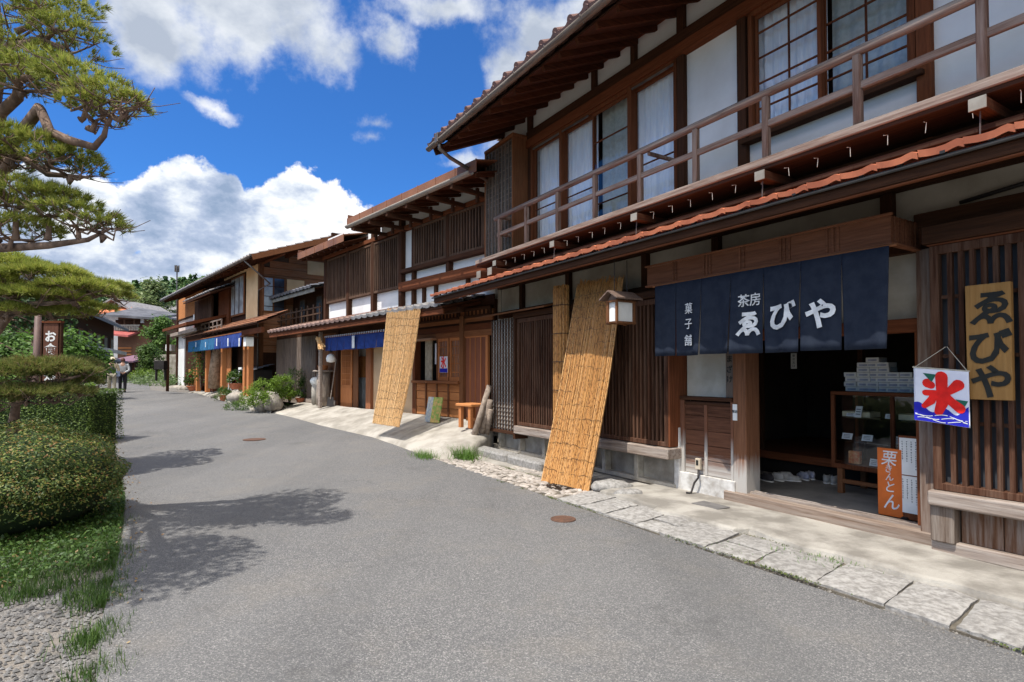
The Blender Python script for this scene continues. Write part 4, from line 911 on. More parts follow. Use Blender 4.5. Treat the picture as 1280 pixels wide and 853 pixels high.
for s_ in (-1, 1): r_.hexa([(0, -d - .07, zt_ + .10), (0, d + .07, zt_ + .10), (s_ * (w + .08), d + .07, zt_ + .005), (s_ * (w + .08), -d - .07, zt_ + .005)], [(0, -d - .07, zt_ + .118), (0, d + .07, zt_ + .118), (s_ * (w + .08), d + .07, zt_ + .023), (s_ * (w + .08), -d - .07, zt_ + .023)])
r_.poly([(-w, -d, zt_), (w, -d, zt_), (0, -d, zt_ + .09)], (0, .012, 0)); r_.build('roof', wood('lantern_roof', (.09, .055, .04), (.20, .14, .11), 'x'), ln)
MB().tube([(0, -.1, zt_ + .11), (0, -.1, 2.79)], .005, 5).tube([(0, .1, zt_ + .11), (0, .1, 2.80)], .005, 5).build('hanger', IRON, ln)
# ================================================================= reed screens
def reed_screen(label, fr, bl, br, tr, tl, n, mat, colr):
    """corners as (x,y,z) in the frame; reeds run from foot to top, tied with dark cord"""
    o = thing('reed_screen', label, 'reed screen'); fr.place(o)
    bl, br, tr, tl = map(Vector, (bl, br, tr, tl)); nrm = (br - bl).cross(tl - bl).normalized()
    if nrm.y > 0: nrm = -nrm
    m = MB()
    for i in range(n):
        u = (i + .5) / n
        for lay in range(2):
            a = bl.lerp(br, u + random.uniform(-.3, .3) / n); c = tl.lerp(tr, u + random.uniform(-.3, .3) / n); L = (c - a)
            e0 = random.uniform(-.012, .012); e1 = random.uniform(-.05, .06) + (.03 if random.random() < .2 else 0)
            p0 = a + L * (e0 / L.length); p1 = c + L.normalized() * e1; off = nrm * (.007 * (lay - .5) * 2 + random.uniform(-.003, .003))
            mid = p0.lerp(p1, .5) + off + nrm * (random.uniform(-.006, .006) - .035 - .012 * math.sin(u * 9)) + (br - bl).normalized() * random.uniform(-.008, .008); r = random.uniform(.0048, .0075)
            q1 = p0.lerp(mid, .5) + nrm * -.008 + nrm * random.uniform(-.003, .003)
            m.tube([p0 + off, q1 + off, mid, p1 + off], [r * 1.1, r, r, r * .7], 4, cap=False)
    m.build('reeds', mat, o, recalc=False)
    t = MB(); k = max(6, int((tl - bl).length / .17))
    for j in range(1, k):
        v = j / k; pts = []
        for i in range(25): u = i / 24; pts.append(bl.lerp(br, u).lerp(tl.lerp(tr, u), v) + nrm * (.015 - .043 * (1 - abs(v * 2 - 1)) - .012 * math.sin(u * 9) * (1 - abs(v * 2 - 1))) + Vector((0, 0, .010 * math.sin(u * 30 + j) + .018 * math.sin(u * 5 + j * 2))))
        t.tube(pts, .0022, 4)
    t.build('ties', IRON, o)
    return o
def reedmat(name, cs, k=.5):
    m, nt, p, out = nodes(name); g = N(nt, 'ShaderNodeNewGeometry').outputs['Random Per Island']
    col = ramp(nt, g, [(i / (len(cs) - 1), c) for i, c in enumerate(cs)])
    nn = noise(nt, coord(nt, (1, 1, .30)), 55, 3, .6)
    col = mixc(nt, math_(nt, 'MULTIPLY', ramp(nt, nn, [(.52, 0.0), (.60, 1.0)]), k), col, (.16, .06, .018)); nt.links.new(col, p.inputs['Base Color']); p.inputs['Roughness'].default_value = .6
    tr_ = N(nt, 'ShaderNodeBsdfTranslucent'); nt.links.new(col, tr_.inputs[0]); mx = N(nt, 'ShaderNodeMixShader'); mx.inputs[0].default_value = .18; nt.links.new(p.outputs[0], mx.inputs[1]); nt.links.new(tr_.outputs[0], mx.inputs[2]); nt.links.new(mx.outputs[0], out.inputs[0]); return m
RM1 = reedmat('old_reed', [(.46, .20, .055), (.64, .33, .105), (.56, .27, .075), (.74, .43, .17)], .7)
RM2 = reedmat('pale_reed', [(.70, .40, .15), (.82, .52, .23), (.74, .44, .18), (.88, .60, .30)], .55)
def AP(px, py, y): x, z = A.p(px, py, y); return (x, y, z)
def BP(px, py, y): x, z = B.p(px, py, y); return (x, y, z)
c1 = A.loc(ground_pt(677, 602)); c2 = A.loc(ground_pt(736, 615))
reed_screen('tall orange-brown reed screen leaning on the tea house eave, beside the hanging lantern', A, (c1[0], c1[1], .0), (c2[0], c2[1], .0), AP(779, 350, -.36), AP(722, 356, -.36), 100, RM1, None)
reed_screen('tall pale straw reed screen standing in full sun on the concrete apron', B, (*BP(466, 529, -1.40)[:2], BP(466, 529, -1.40)[2]), BP(499, 534, -1.45), BP(526, 387, -1.06), BP(484, 389, -1.06), 80, RM2, None)
# rolled reed bundle standing against the lattice, left of the big screen
rl = thing('rolled_reed_screen', 'narrow rolled reed screen standing upright against the lattice, left of the big reed screen', 'reed screen'); 
xm, zt0 = A.p(701, 350, -.42); _, zb0 = A.p(698, 520, -.42); rl.location = A.w(xm, -.42, 0); rl.rotation_euler = (0, 0, A.a - math.pi / 2)
m = MB(); 
for i in range(150):
    a = i * 2.4; r = .155 * math.sqrt((i + .5) / 150); x, y = r * math.cos(a), r * math.sin(a) * .6
    m.tube([(x, y, .14), (x * 1.0 + random.uniform(-.006, .006), y, 1.4), (x * .97, y, 2.72 + random.uniform(-.04, .04))], random.uniform(.007, .010), 5, cap=True)
m.build('reeds', RM1, rl, recalc=False)
t = MB()
for j in range(6): z = .35 + j * .42; t.tube([(.165 * math.cos(2 * math.pi * k / 16), .105 * math.sin(2 * math.pi * k / 16), z) for k in range(17)], .005, 4)
t.build('ties', IRON, rl)
# ================================================================= second house (dark lattice storey, long sheet roof)
T2 = house('lattice_fronted_house', 'two-storey house with dark upper lattices and a rusty sheet roof, second along the street', 'building', B)
def bb(name, mat, x0, x1, y0, y1, z0, z1, parent=None, bevel=.004): return boxo(name, mat, parent or T2, x0, x1, y0, y1, z0, z1, bevel=bevel)
fx = lambda px, y=0.0, py=400: B.fx(px, y, py)
X2L, X2M, X2R = fx(408), fx(505), -8.62
FZ = .50
bb('side_wall', PLASTER_B, X2R, X2R + .1, .1, 7, 0, 5.5, bevel=0); bb('back_wall', PLASTER_B, -20.9, X2R, 7, 7.1, 0, 5.6, bevel=0); bb('side_wall', W_DARK_Z, -21.0, -20.9, .1, 7.1, 0, 2.9, bevel=0); bb('side_wall', W_DARK_Z, X2L, X2L + .1, .12, 7, 2.7, 5.7, bevel=0)
m = MB(); m.box(X2L, X2M, .03, .10, 3.04, 3.50); m.box(X2L, X2R, .03, .10, 4.84, 5.5); m.box(X2M, fx(519), .03, .10, 2.9, 4.9); m.box(fx(519), X2R, .03, .10, 2.9, 3.9)
m.build('upper_wall', PLASTER, T2)
def lattice2(x0, x1, z0, z1, pitch=.10, name='lattice_window', y=-.05, bw=.045, mat=W_BLACK_Z, parent=None):
    f = MB(); f.box(x0, x1, y - .03, y + .08, z1 - .05, z1); f.box(x0, x1, y - .03, y + .08, z0, z0 + .06); f.box(x0, x0 + .05, y - .03, y + .08, z0 + .06, z1 - .05); f.box(x1 - .05, x1, y - .03, y + .08, z0 + .06, z1 - .05)
    o = f.build(name, mat, parent or T2, bevel=.004); s = MB(); n = max(2, round((x1 - x0 - .1) / pitch)); p_ = (x1 - x0 - .1) / n
    for i in range(n): xx = x0 + .05 + (i + .5) * p_; s.box(xx - bw / 2, xx + bw / 2, y - .012, y + .018, z0 + .06, z1 - .05)
    s.build('slats', mat, o); boxo('backing', DARK, o, x0 + .02, x1 - .02, y + .05, y + .07, z0 + .02, z1 - .02); return o
for a, c in ((411, 436), (439, 467), (470, 502)): lattice2(fx(a), fx(c), 3.50, 4.82)
for a, c in ((520, 561), (565, 609)): lattice2(fx(a), min(fx(c), X2R), 3.92, 4.85, name='lattice_window')
for px in (409, 437.5, 468.5, 503.5): bb('post', W_DARK_Z, fx(px) - .07, fx(px) + .07, -.09, .11, 2.7, 5.35)
bb('post', W_DARK_Z, fx(518) - .05, fx(518) + .05, -.06, .11, 2.9, 4.88); bb('post', W_DARK_Z, fx(563) - .06, fx(563) + .06, -.09, .11, 3.55, 4.9)
bb('sill_beam', W_RED_X, X2L, X2M + .1, -.12, .11, 2.90, 3.04); bb('sill_beam', W_DARK_X, X2M, X2R, -.14, .11, 3.83, 3.915); bb('mid_beam', W_RED_X, X2M, X2R, -.16, .11, 3.40, 3.60)
bb('head_beam', W_RED_X, X2L - .1, X2R, -.10, .11, 4.86, 4.96)
for px in (530, 545, 585): bb('strut', W_DARK_Z, fx(px) - .05, fx(px) + .05, -.03, .1, 2.9, 3.4)
# upper roof: sheet metal with an edge board, higher over the right part
def sheet_roof(xa, xb, ye, z, th, name='upper_roof'):
    m = MB().hexa([(xa, ye, z + th - .03), (xb, ye, z + th - .03), (xb, 3.6, z + 1.15), (xa, 3.6, z + 1.15)], [(xa, ye, z + th), (xb, ye, z + th), (xb, 3.6, z + 1.18), (xa, 3.6, z + 1.18)])
    m.hexa([(xa, 8, z + th - .03), (xb, 8, z + th - .03), (xb, 3.6, z + 1.15), (xa, 3.6, z + 1.15)], [(xa, 8, z + th), (xb, 8, z + th), (xb, 3.6, z + 1.18), (xa, 3.6, z + 1.18)])
    m.box(xa, xb, ye - .012, ye + .0, z, z + th); m.box(xa - .012, xa, ye, ye + .9, z + .02, z + th + .1)
    k = int((xb - xa) / .62)
    for i in range(k + 1): x = xa + i * (xb - xa) / k; m.box(x - .012, x + .012, ye - .02, ye - .0125, z, z + th + .01)
    o = m.build(name, COPPER, T2)
    d = MB().hexa([(xa + .05, ye + .03, z - .02), (xb, ye + .03, z - .02), (xb, .2, z + .28), (xa + .05, .2, z + .28)], [(xa + .05, ye + .03, z), (xb, ye + .03, z), (xb, .2, z + .30), (xa + .05, .2, z + .30)]); d.build('soffit_boards', W_RED_Y, o)
    r = MB(); x = xa + .1
    while x < xb: r.beam((x, ye + .05, z - .04), (x, .1, z + .20), .05, .06); x += .42
    r.build('rafters', W_RED_Y, o); return o
sheet_roof(fx(373, -.66, 310), fx(430, -.66, 280), -.66, 4.87, .19)
XG0, XG1 = fx(430, -1.0, 280), -8.0
sheet_roof(XG0, XG1, -.9, 5.04, .22)
gt = MB().grid(lambda u, v: (XG0 + .15 + (XG1 - XG0 - .2) * u, -.99 + .06 * math.cos(math.pi + math.pi * v), 5.03 - .06 * math.sin(math.pi * v)), 20, 8); g = gt.build('gutter', wood('gutter_bark_pale', (.16, .13, .10), (.34, .30, .25), 'x', wear=.5), T2, smooth=True, solid=.012)
for i in range(7):
    x = XG0 + .5 + i * .82
    if x < XG1: MB().box(x - .04, x + .04, -1.0, .0, 4.86, 4.94).box(x - .03, x + .03, -.42, -.36, 4.72, 5.0).build('bracket_arm', W_DARK_Y, T2, bevel=.004)
# lower roof
X2LL = fx(335, -1.05, 424)
tile_roof('lower_roof', TILE_G, T2, fx(440, -1.05, 405), -8.9, -1.05, 2.74, .02, 3.0, tw=.30, rl=.28, lip=.07, amp=.035, seg=6)
tile_roof('lower_roof', plain('reddish_grey_tile', (.34, .22, .18), (.24, .15, .12), 4, .7, .1, isl=.35), T2, X2LL, fx(440, -1.05, 405), -1.05, 2.74, .02, 3.0, tw=.30, rl=.28, lip=.07, amp=.035, seg=6)
MB().hexa([(X2LL, -1.03, 2.66), (-8.9, -1.03, 2.66), (-8.9, .02, 2.93), (X2LL, .02, 2.93)], [(X2LL, -1.03, 2.70), (-8.9, -1.03, 2.70), (-8.9, .02, 2.96), (X2LL, .02, 2.96)]).build('roof_deck', W_RED_Y, T2)
bb('eave_board', W_RED_X, X2LL, -8.9, -1.01, -.97, 2.56, 2.66); bb('eave_purlin', W_DARK_X, X2LL + .3, -8.9, -.62, -.52, 2.62, 2.72)
rf = MB(); x = X2LL + .1
while x < -8.9: rf.beam((x, -.97, 2.62), (x, .0, 2.86), .05, .055); x += .38
rf.build('rafters', W_RED_Y, T2)
# ground storey, from left to right
G0, G1 = FZ - .06, 2.62
bw_ = MB(); xs0, xs1 = -21.0, fx(397); n = int((xs1 - xs0) / .17)
for i in range(n): a = xs0 + (xs1 - xs0) * i / n; bw_.box(a + .003, a + (xs1 - xs0) / n - .003, .0, .03 + .004 * (i % 3), G0 + .2, G1)
bw_.build('board_wall', wood('barn_boards', (.065, .042, .030), (.17, .12, .088), 'z', wear=.35, wearc=(.24, .20, .17)), T2, bevel=.003)
bb('ground_sill', W_SILL, xs0, fx(422), -.06, .05, G0, G0 + .2, bevel=.01)
bw_ = MB(); xa, xb = fx(401), fx(424)
for i in range(7): a = xa + (xb - xa) * i / 7; bw_.box(a + .003, a + (xb - xa) / 7 - .003, .0, .03 + .004 * (i % 2), G0 + .2, G1)
bw_.build('board_wall', W_BROWN_Z, T2, bevel=.003)
for px in (398.5, 424): bb('post', W_DARK_Z, fx(px) - .07, fx(px) + .07, -.07, .10, G0, G1)
bb('door_head', W_RED_X, fx(424), X2R, -.04, .1, 2.30, 2.44); bb('upper_board', W_DARK_X, -21, X2R, .01, .10, 2.44, 3.0)
ld = MB(); xa, xb = fx(426.5), fx(440); ld.box(xa, xa + .05, -.0, .03, G0, 2.3); ld.box(xb - .05, xb, -.0, .03, G0, 2.3); ld.box(xa, xb, -.001, .031, 2.22, 2.3); ld.box(xa, xb, -.001, .031, 1.02, 1.10); ld.box(xa, xb, -.001, .031, G0, .60)
for i in range(9): x = xa + .05 + (xb - xa - .1) * (i + .5) / 9; ld.box(x - .012, x + .012, .005, .025, 1.1, 2.22)
for i in range(6): z = 1.25 + i * .17; ld.box(xa, xb, .006, .024, z - .008, z + .008)
ld.box(xa + .05, xb - .05, .01, .02, .6, 1.02)
ldo = ld.build('lattice_door', W_ORANGE_Z, T2, bevel=.002); boxo('backing', wood('door_back', (.16, .05, .022), (.24, .08, .035), 'z'), ldo, xa + .05, xb - .05, .032, .04, 1.1, 2.22)
bb('door_edge', W_BROWN_Z, fx(440) + .002, fx(446), .04, .07, G0, 2.3)
bb('post', wood('red_brown_post', (.17, .06, .028), (.32, .13, .06), 'z'), fx(461), fx(467), -.08, .12, G0, 2.5); bb('tan_wall', PLASTER_T, fx(467) + .01, fx(520), .0, .06, G0, 2.3)  # post in lighter red-brown timber than the dark ones
bb('shop_floor', CONC, fx(424), X2R, .1, 4, .2, FZ - .04, bevel=0); bb('inner_wall', DIMW, fx(424), X2R, 2.6, 2.7, .4, 2.9, bevel=0); bb('inner_ceiling', DARK, fx(424), X2R, .1, 4, 2.7, 2.75, bevel=0)
bb('tall_pole', W_SILL, fx(422) - .05, fx(422) + .05, -.55, -.45, G0, 2.62, bevel=.02)
# window bay on the right
xw0, xw1, xd0, xd1 = fx(522), fx(578), fx(580), fx(611); zc = B.p(550, 476)[1]; zh = B.p(550, 424)[1]
bb('counter_sill', W_BROWN_X, xw0 - .05, xw1 + .03, -.14, .1, zc - .06, zc, bevel=.006)
pb = MB()
for i in range(4): z = G0 + .06 + i * (zc - .12 - G0) / 4; pb.box(xw0, xw1, -.03 - .004 * (i % 2), .02, z, z + (zc - .12 - G0) / 4 - .008)
pbo = pb.build('board_panel', W_ORANGE_X, T2, bevel=.003); sp = MB()
for k in range(5): x = xw0 + (xw1 - xw0) * k / 4; sp.box(x - .025, x + .025, -.055, -.031, G0, zc - .06)
sp.build('stiles', W_BROWN_Z, pbo); bb('post', W_RED_Z, xw0 - .13, xw0 - .02, -.06, .1, G0, 2.5)
bb('window_head', W_BROWN_X, xw0 - .1, X2R, -.05, .1, zh, zh + .12); bb('lintel_board', W_BROWN_X, xw0 - .1, X2R, -.03, .1, zh + .30, zh + .52)
lattice2(xw0, fx(577), zh + .52, 2.62, .13, 'transom_lattice', -.03, .05, W_DARK_Z); lattice2(fx(583), X2R - .02, zh + .52, 2.62, .13, 'transom_lattice', -.03, .05, W_DARK_Z)
bb('post', W_BROWN_Z, fx(578), fx(582.5), -.08, .1, G0, 2.62)
xo0, xo1 = fx(527), fx(547.5)
op = bb('open_window', W_BROWN_Z, xo1, xo1 + .05, -.04, .05, zc, zh); boxo('curtain', plain('cream_curtain', (.45, .38, .25), (.32, .26, .17), 14, .9, 0), op, xo0, xo0 + .28, .10, .13, zc, zh); boxo('poster', PAPER, op, xo0 + .38, xo1 - .05, .12, .125, zh - .55, zh - .08)
boxo('awning', wood('awning_boards', (.30, .15, .08), (.50, .30, .18), 'x'), op, xo0 - .05, xo1, -.18, -.03, zh - .02, zh + .02)
for a, c in ((549, 562), (563.5, 577)):
    xa, xb = fx(a), fx(c); s = MB(); s.box(xa, xa + .05, -.03, .0, zc, zh); s.box(xb - .05, xb, -.03, .0, zc, zh); s.box(xa, xb, -.031, .001, zh - .06, zh); s.box(xa, xb, -.031, .001, zc, zc + .08)
    for i in range(1, 5): x = xa + .05 + (xb - xa - .1) * i / 5; s.box(x - .008, x + .008, -.024, -.006, zc, zh)
    for i in range(1, 5): z = zc + (zh - zc) * i / 5; s.box(xa, xb, -.023, -.007, z - .008, z + .008)
    w_ = s.build('lattice_sash', W_ORANGE_Z, T2, bevel=.002); boxo('pane', plain('dim_pane', (.26, .20, .15), (.16, .12, .09), 6, .3, 0), w_, xa + .04, xb - .04, .004, .01, zc + .06, zh - .05)
dr = MB(); zd = B.p(595, 422)[1]
for i in range(4): a = xd0 + .05 + (xd1 - xd0 - .12) * i / 4; dr.box(a + .004, a + (xd1 - xd0 - .12) / 4 - .004, .0, .02, G0, zd)
dro = dr.build('plank_door', wood('door_planks', (.13, .045, .026), (.24, .095, .055), 'z'), T2, bevel=.002); f = MB(); f.box(xd0, xd0 + .05, -.02, .03, G0, zd + .05); f.box(xd1 - .07, xd1, -.03, .03, G0, zd + .05); f.box(xd0, xd1, -.021, .031, zd, zd + .06)
for i in range(1, 4): a = xd0 + .05 + (xd1 - xd0 - .12) * i / 4; f.box(a - .014, a + .014, -.012, -.001, G0, zd)
f.build('frame', W_ORANGE_Z, dro, bevel=.002)
# blue curtain
nx2 = [fx(407 + 73 * i / 9, -.62) for i in range(10)]
zt2 = B.p(440, 419, -.62)[1]; zb2 = B.p(440, 437, -.62)[1]
n2_, wv2 = noren('blue_shop_curtain', 'short deep-blue pleated curtain under the grey tiled eave of the second house', B, nx2, -.62, zb2, zt2, INDIGO, amp=.03)
xe, ze = B.p(442.5, 427, -.68); boxo('white_emblem', WHITEINK, n2_, xe - .07, xe + .07, -.705, -.70, ze - .17, ze + .14, bevel=.002)
MB().tube([(nx2[0] - .1, -.62, zt2 + .01), (nx2[-1] + .1, -.62, zt2 + .01)], .015, 6).build('rod', W_BROWN_X, n2_)
lp = MB()
for i in range(28): x = nx2[0] + (nx2[-1] - nx2[0]) * i / 27; lp.box(x - .015, x + .015, -.635, -.605, zt2, zt2 + .05)
lp.build('loops', FLAGW, n2_)
# small ice flag on the window
xf, zf = B.p(549.5, 446, -.10); xf2, zf2 = B.p(559.5, 466, -.10)
f2 = thing('ice_flag', 'small white shaved-ice flag hanging on the lattice window of the second house', 'flag'); B.place(f2)
boxo('cloth', FLAGW, f2, xf, xf2, -.10, -.096, zf2, zf); text('red_character', '氷', .25, (xf + xf2) / 2, -.102, (zf + zf2) / 2 + .05, REDINK, f2, .03, sx=.8, sz=1.1); boxo('blue_waves', BLUEINK, f2, xf + .01, xf2 - .01, -.104, -.1005, zf2 + .005, zf2 + .09)
# lamp bracket / white light under the eave at the left of the curtain
wl2 = B.w(fx(414, -.5), -.5, B.p(414, 447, -.5)[1]); o = MB().lathe((0, 0, -.14), [(.02, 0), (.11, .02), (.13, .11), (.10, .20), (.03, .24)], 14).build('light_globe', PAPER, smooth=True); o.location = wl2; tag(o, 'white glass lamp hanging at the left end of the blue curtain', 'lamp'); boxo('fitting', IRON, o, -.03, .03, -.03, .03, .14, .34)
# hanging tied straw bundle
hb = MB()
for i in range(40): hb.tube([(random.uniform(-.28, .28) * .4 - .12, random.uniform(-.04, .04), .12 + random.uniform(-.04, .04)), (random.uniform(-.28, .28) * .5 + .12, random.uniform(-.06, .06), -.16 + random.uniform(-.05, .05))], .012, 4)
o = hb.build('straw_bundle', RM2, recalc=False); o.location = B.w(fx(400, -.8), -.8, B.p(400, 428, -.8)[1]); o.rotation_euler = (0, 0, B.a - math.pi / 2); tag(o, 'tied straw bundle hanging under the eave left of the blue curtain', 'straw bundle')
# vending cabinet inside the door
xc, _ = B.p(456, 470, .9); o = thing('cabinet', 'white cabinet with a wooden drawer box on it, just inside the open door', 'cabinet', B.w(B.fx(457, .5), .5, FZ - .04), B.a - math.pi / 2)
boxo('body', plain('pale_cabinet', (.45, .48, .48), None, 4, .6, 0), o, -.24, .24, -.2, .3, 0, .85, bevel=.01); boxo('drawer_box', W_ORANGE_X, o, -.2, .2, -.18, .2, .851, 1.45, bevel=.006); boxo('paper_box', PAPER, o, -.14, .16, -.15, .15, 1.451, 1.70, bevel=.006)
# ================================================================= things on the apron
def apz(P):   # height of apron near a point: plane between road edge and house
    l = B.loc(P); return .5 - max(0, (-l[1] - .1)) * .075
def aput(px, py):
    d = ray(px, py); z = .4
    for _ in range(20): t = (z - H) / d.z; P = Vector((t * d.x, t * d.y, z)); z = apz(P)
    return P
P = aput(573, 532); 
bn = thing('bench', 'low orange-brown timber bench beside the leaning logs at the second house', 'bench', B.w(fx(590, -.5), -.55, .42), B.a - math.pi / 2)
xl, xr = fx(572, -.7) - fx(590, -.5), fx(597, -.6) - fx(590, -.5)
boxo('seat', W_ORANGE_X, bn, xl, xr, -.2, .2, .40, .45, bevel=.01)
for x in (xl + .06, xr - .14):
    for y in (-.17, .10): boxo('leg', W_ORANGE_Z, bn, x, x + .08, y, y + .07, 0, .399, bevel=.006)
boxo('stretcher', W_ORANGE_X, bn, xl + .1, xr - .1, -.02, .02, .12, .18)
for k, (pa, pb, r, s) in enumerate([((589, 552), (612, 482), .06, 'longest bark-covered log leaning on the corner of the grey shutter'), ((598, 550), (613, 500), .065, 'shorter bark-covered log leaning beside the longest one'), ((606, 549), (613.5, 512), .06, 'shortest stub of log leaning at the shutter corner')]):
    a = A.loc(ground_pt(*pa, dz=.14)); x1, z1 = A.p(pb[0], pb[1], -.36)
    a0 = A.w(a[0], a[1], .12); a1 = A.w(x1, -.36, z1)
    o = MB().tube([(0, 0, 0), tuple((a1 - a0) * .5 + Vector((0, 0, -.01))), tuple(a1 - a0)], [r, r * .95, r * .85], 10).build('log', plain('grey_log', (.33, .26, .20), (.20, .15, .115), 14, .9, .5), smooth=True); o.location = a0; tag(o, s, 'log')
# painted board by the counter
P = B.w(fx(541, -.45), -.42, .415); pa_ = thing('painted_board', 'small painted folding board in blue and green leaning under the window counter', 'sign', P, B.a - math.pi / 2)
w1 = .26
bl_ = MB().hexa([(-w1, -.06, 0), (0, -.10, 0), (0, -.08, 0), (-w1, -.04, 0)], [(-w1, .04, .52), (0, .0, .52), (0, .02, .52), (-w1, .06, .52)]).build('blue_leaf', plain('mottled_blue_paint', (.26, .34, .42), (.50, .50, .44), 18, .8, 0), pa_)
gr_ = MB().hexa([(.01, -.10, 0), (w1, -.05, 0), (w1, -.03, 0), (.01, -.08, 0)], [(.01, .0, .52), (w1, .05, .52), (w1, .07, .52), (.01, .02, .52)]).build('green_leaf', plain('mottled_green_paint', (.14, .28, .06), (.45, .30, .12), 14, .8, 0), pa_)
# stump with a wooden tub, white statue, shovel
P = aput(404, 507); st_ = thing('stump', 'tall pale sawn log stump standing left of the lattice door', 'stump', P)
MB().lathe((0, 0, 0), [(.19, 0), (.20, .3), (.185, .62), (.20, .98)], 18).build('log_body', plain('grey_trunk', (.40, .33, .26), (.24, .19, .15), 8, .95, .6, stretch=(4, 4, .6)), st_, smooth=True); MB().lathe((0, 0, 0), [(.30, .981), (.31, 1.0), (.28, 1.03)], 18).build('slab_top', W_SILL, st_)
o = MB().lathe((0, 0, 0), [(.13, 0), (.15, .14), (.135, .14), (.12, .02)], 16).build('wooden_tub', W_ORANGE_Z); o.location = P + Vector((-.02, 0, 1.03)); tag(o, 'small round wooden tub standing on the stump', 'tub')
P = aput(395, 505); o = thing('lucky_cat_post', 'low pale post with a white rough stone on top, left of the stump', 'stone ornament', P)
o.name = 'stone_ornament'; MB().lathe((0, 0, 0), [(.13, 0), (.14, .4), (.12, .62)], 14).build('post', APRON, o, smooth=True)
rk = rock('cap_stone', (0, 0, .58), (.20, .15, .16), None, PAPER, 5, None, None); rk.parent = o
P = aput(413, 508); o = thing('shovel', 'long-handled shovel leaning on the timber pole by the stump', 'shovel', P); MB().tube([(0, 0, .2), (.12, .12, 1.35)], .016, 6).build('handle', W_SILL, o); MB().hexa([(-.11, -.03, 0), (.11, -.03, 0), (.10, 0, 0), (-.10, 0, 0)], [(-.08, .02, .26), (.08, .02, .26), (.08, .035, .26), (-.08, .035, .26)]).build('blade', IRON, o)
def pot(px, py, r, h, label, plant='mound', mat=TERRA, seed=0, zoff=.0, P=None, leaf=None, fr=.0):
    P = P or aput(px, py); P = P + Vector((0, 0, zoff)); o = thing('potted_plant', label, 'potted plant', P)
    MB().lathe((0, 0, 0), [(r * .7, 0), (r, h * .85), (r * 1.08, h * .86), (r * 1.08, h), (r * .9, h), (r * .85, h * .8)], 18).build('pot', mat, o, smooth=False)
    pts, d = shell_pts((0, 0, h + r * .7), (r * 1.3, r * 1.3, r * 1.1), 45, 14, r * .16, top=-.4); from_np('foliage', leaves(clip_ground(pts, h * .8), r * .32), 4, leaf or LEAF_G, o)
    if fr:
        pts, d = shell_pts((0, 0, h + r * .8), (r * 1.3, r * 1.3, r * 1.1), 14, 5, r * .06, top=.0); from_np('flowers', leaves(pts, r * .2, .9), 4, plain('red_flowers', (.45, .05, .06), None, 9, .8, 0), o)
    return o
LEAF_G = leafmat('garden_leaf', [(.035, .075, .012), (.075, .14, .022), (.12, .20, .035)])
LEAF_Y = leafmat('lime_leaf', [(.085, .15, .012), (.15, .24, .022), (.22, .33, .04)])
LEAF_D = leafmat('dark_leaf', [(.018, .045, .012), (.035, .080, .018), (.06, .12, .03)])
pot(376, 503, .16, .14, 'terracotta pot of loose greenery nearest the pale stone ornament')
pot(366, 501, .20, .16, 'wider terracotta pot behind the lime-green bush')
# ================================================================= annex between the houses
T3 = house('annex', 'dark recessed upper storey with a small grey tiled roof between the second and third houses', 'building', B)
xa0, xa1 = fx(322, .5), fx(408, .5)
boxo('wall', W_DARK_Z, T3, xa0, xa1, .9, 1.0, 2.9, 4.5); boxo('back_wall', W_DARK_Z, T3, xa0, xa1, 6.8, 6.9, 2.9, 4.6)
q = BP(327, 384, .1); q2 = BP(407, 351, .1); zt3 = (q[2] + q2[2]) / 2
tile_roof('roof', TILE_GD, T3, q[0], xa1, .05, zt3 + .08, 3.4, zt3 + 1.0, tw=.3, rl=.3, lip=.08, amp=.04, seg=6); boxo('eave_board', PALECAP, T3, q[0], xa1, .08, .11, zt3 - .10, zt3 + .02)
MB().hexa([(q[0], .1, zt3), (xa1, .1, zt3), (xa1, 3.4, zt3 + .9), (q[0], 3.4, zt3 + .9)], [(q[0], .1, zt3 + .03), (xa1, .1, zt3 + .03), (xa1, 3.4, zt3 + .93), (q[0], 3.4, zt3 + .93)]).build('roof_deck', W_DARK_X, T3)
boxo('low_wall', W_DARK_Z, T3, xa0, xa1, .6, .7, 0, 2.95)
r = MB(); r.box(xa0 + .2, xa1, .30, .34, 3.55, 3.60); r.box(xa0 + .2, xa1, .30, .34, 3.35, 3.39); r.box(xa0 + .2, xa1, .28, .36, 3.05, 3.15)
for i in range(14): x = xa0 + .3 + i * (xa1 - xa0 - .4) / 13; r.box(x - .03, x + .03, .30, .34, 3.15, 3.7)
r.build('railing', W_BLACK_Z, T3)
for i in range(4):
    x = xa0 + .6 + i * (xa1 - xa0 - .8) / 4; f = MB().box(x, x + .55, .86, .90, 3.2, 4.15).build('window', W_BLACK_Z, T3); boxo('pane', plain('dusty_pane', (.09, .09, .09), (.05, .05, .05), 5, .35, 0), f, x + .06, x + .49, .855, .8595, 3.25, 4.1)
jd = MB(); rr = random.Random(4)
for i in range(26): x = xa0 + rr.uniform(-.2, 1.4); z = rr.uniform(2.75, 3.1); jd.beam((x, rr.uniform(-.3, .5), z), (x + rr.uniform(.3, 1.2), rr.uniform(-.3, .5), z + rr.uniform(-.1, .15)), .05, .05)
jd.build('stacked_poles', W_RAIL_X, T3)
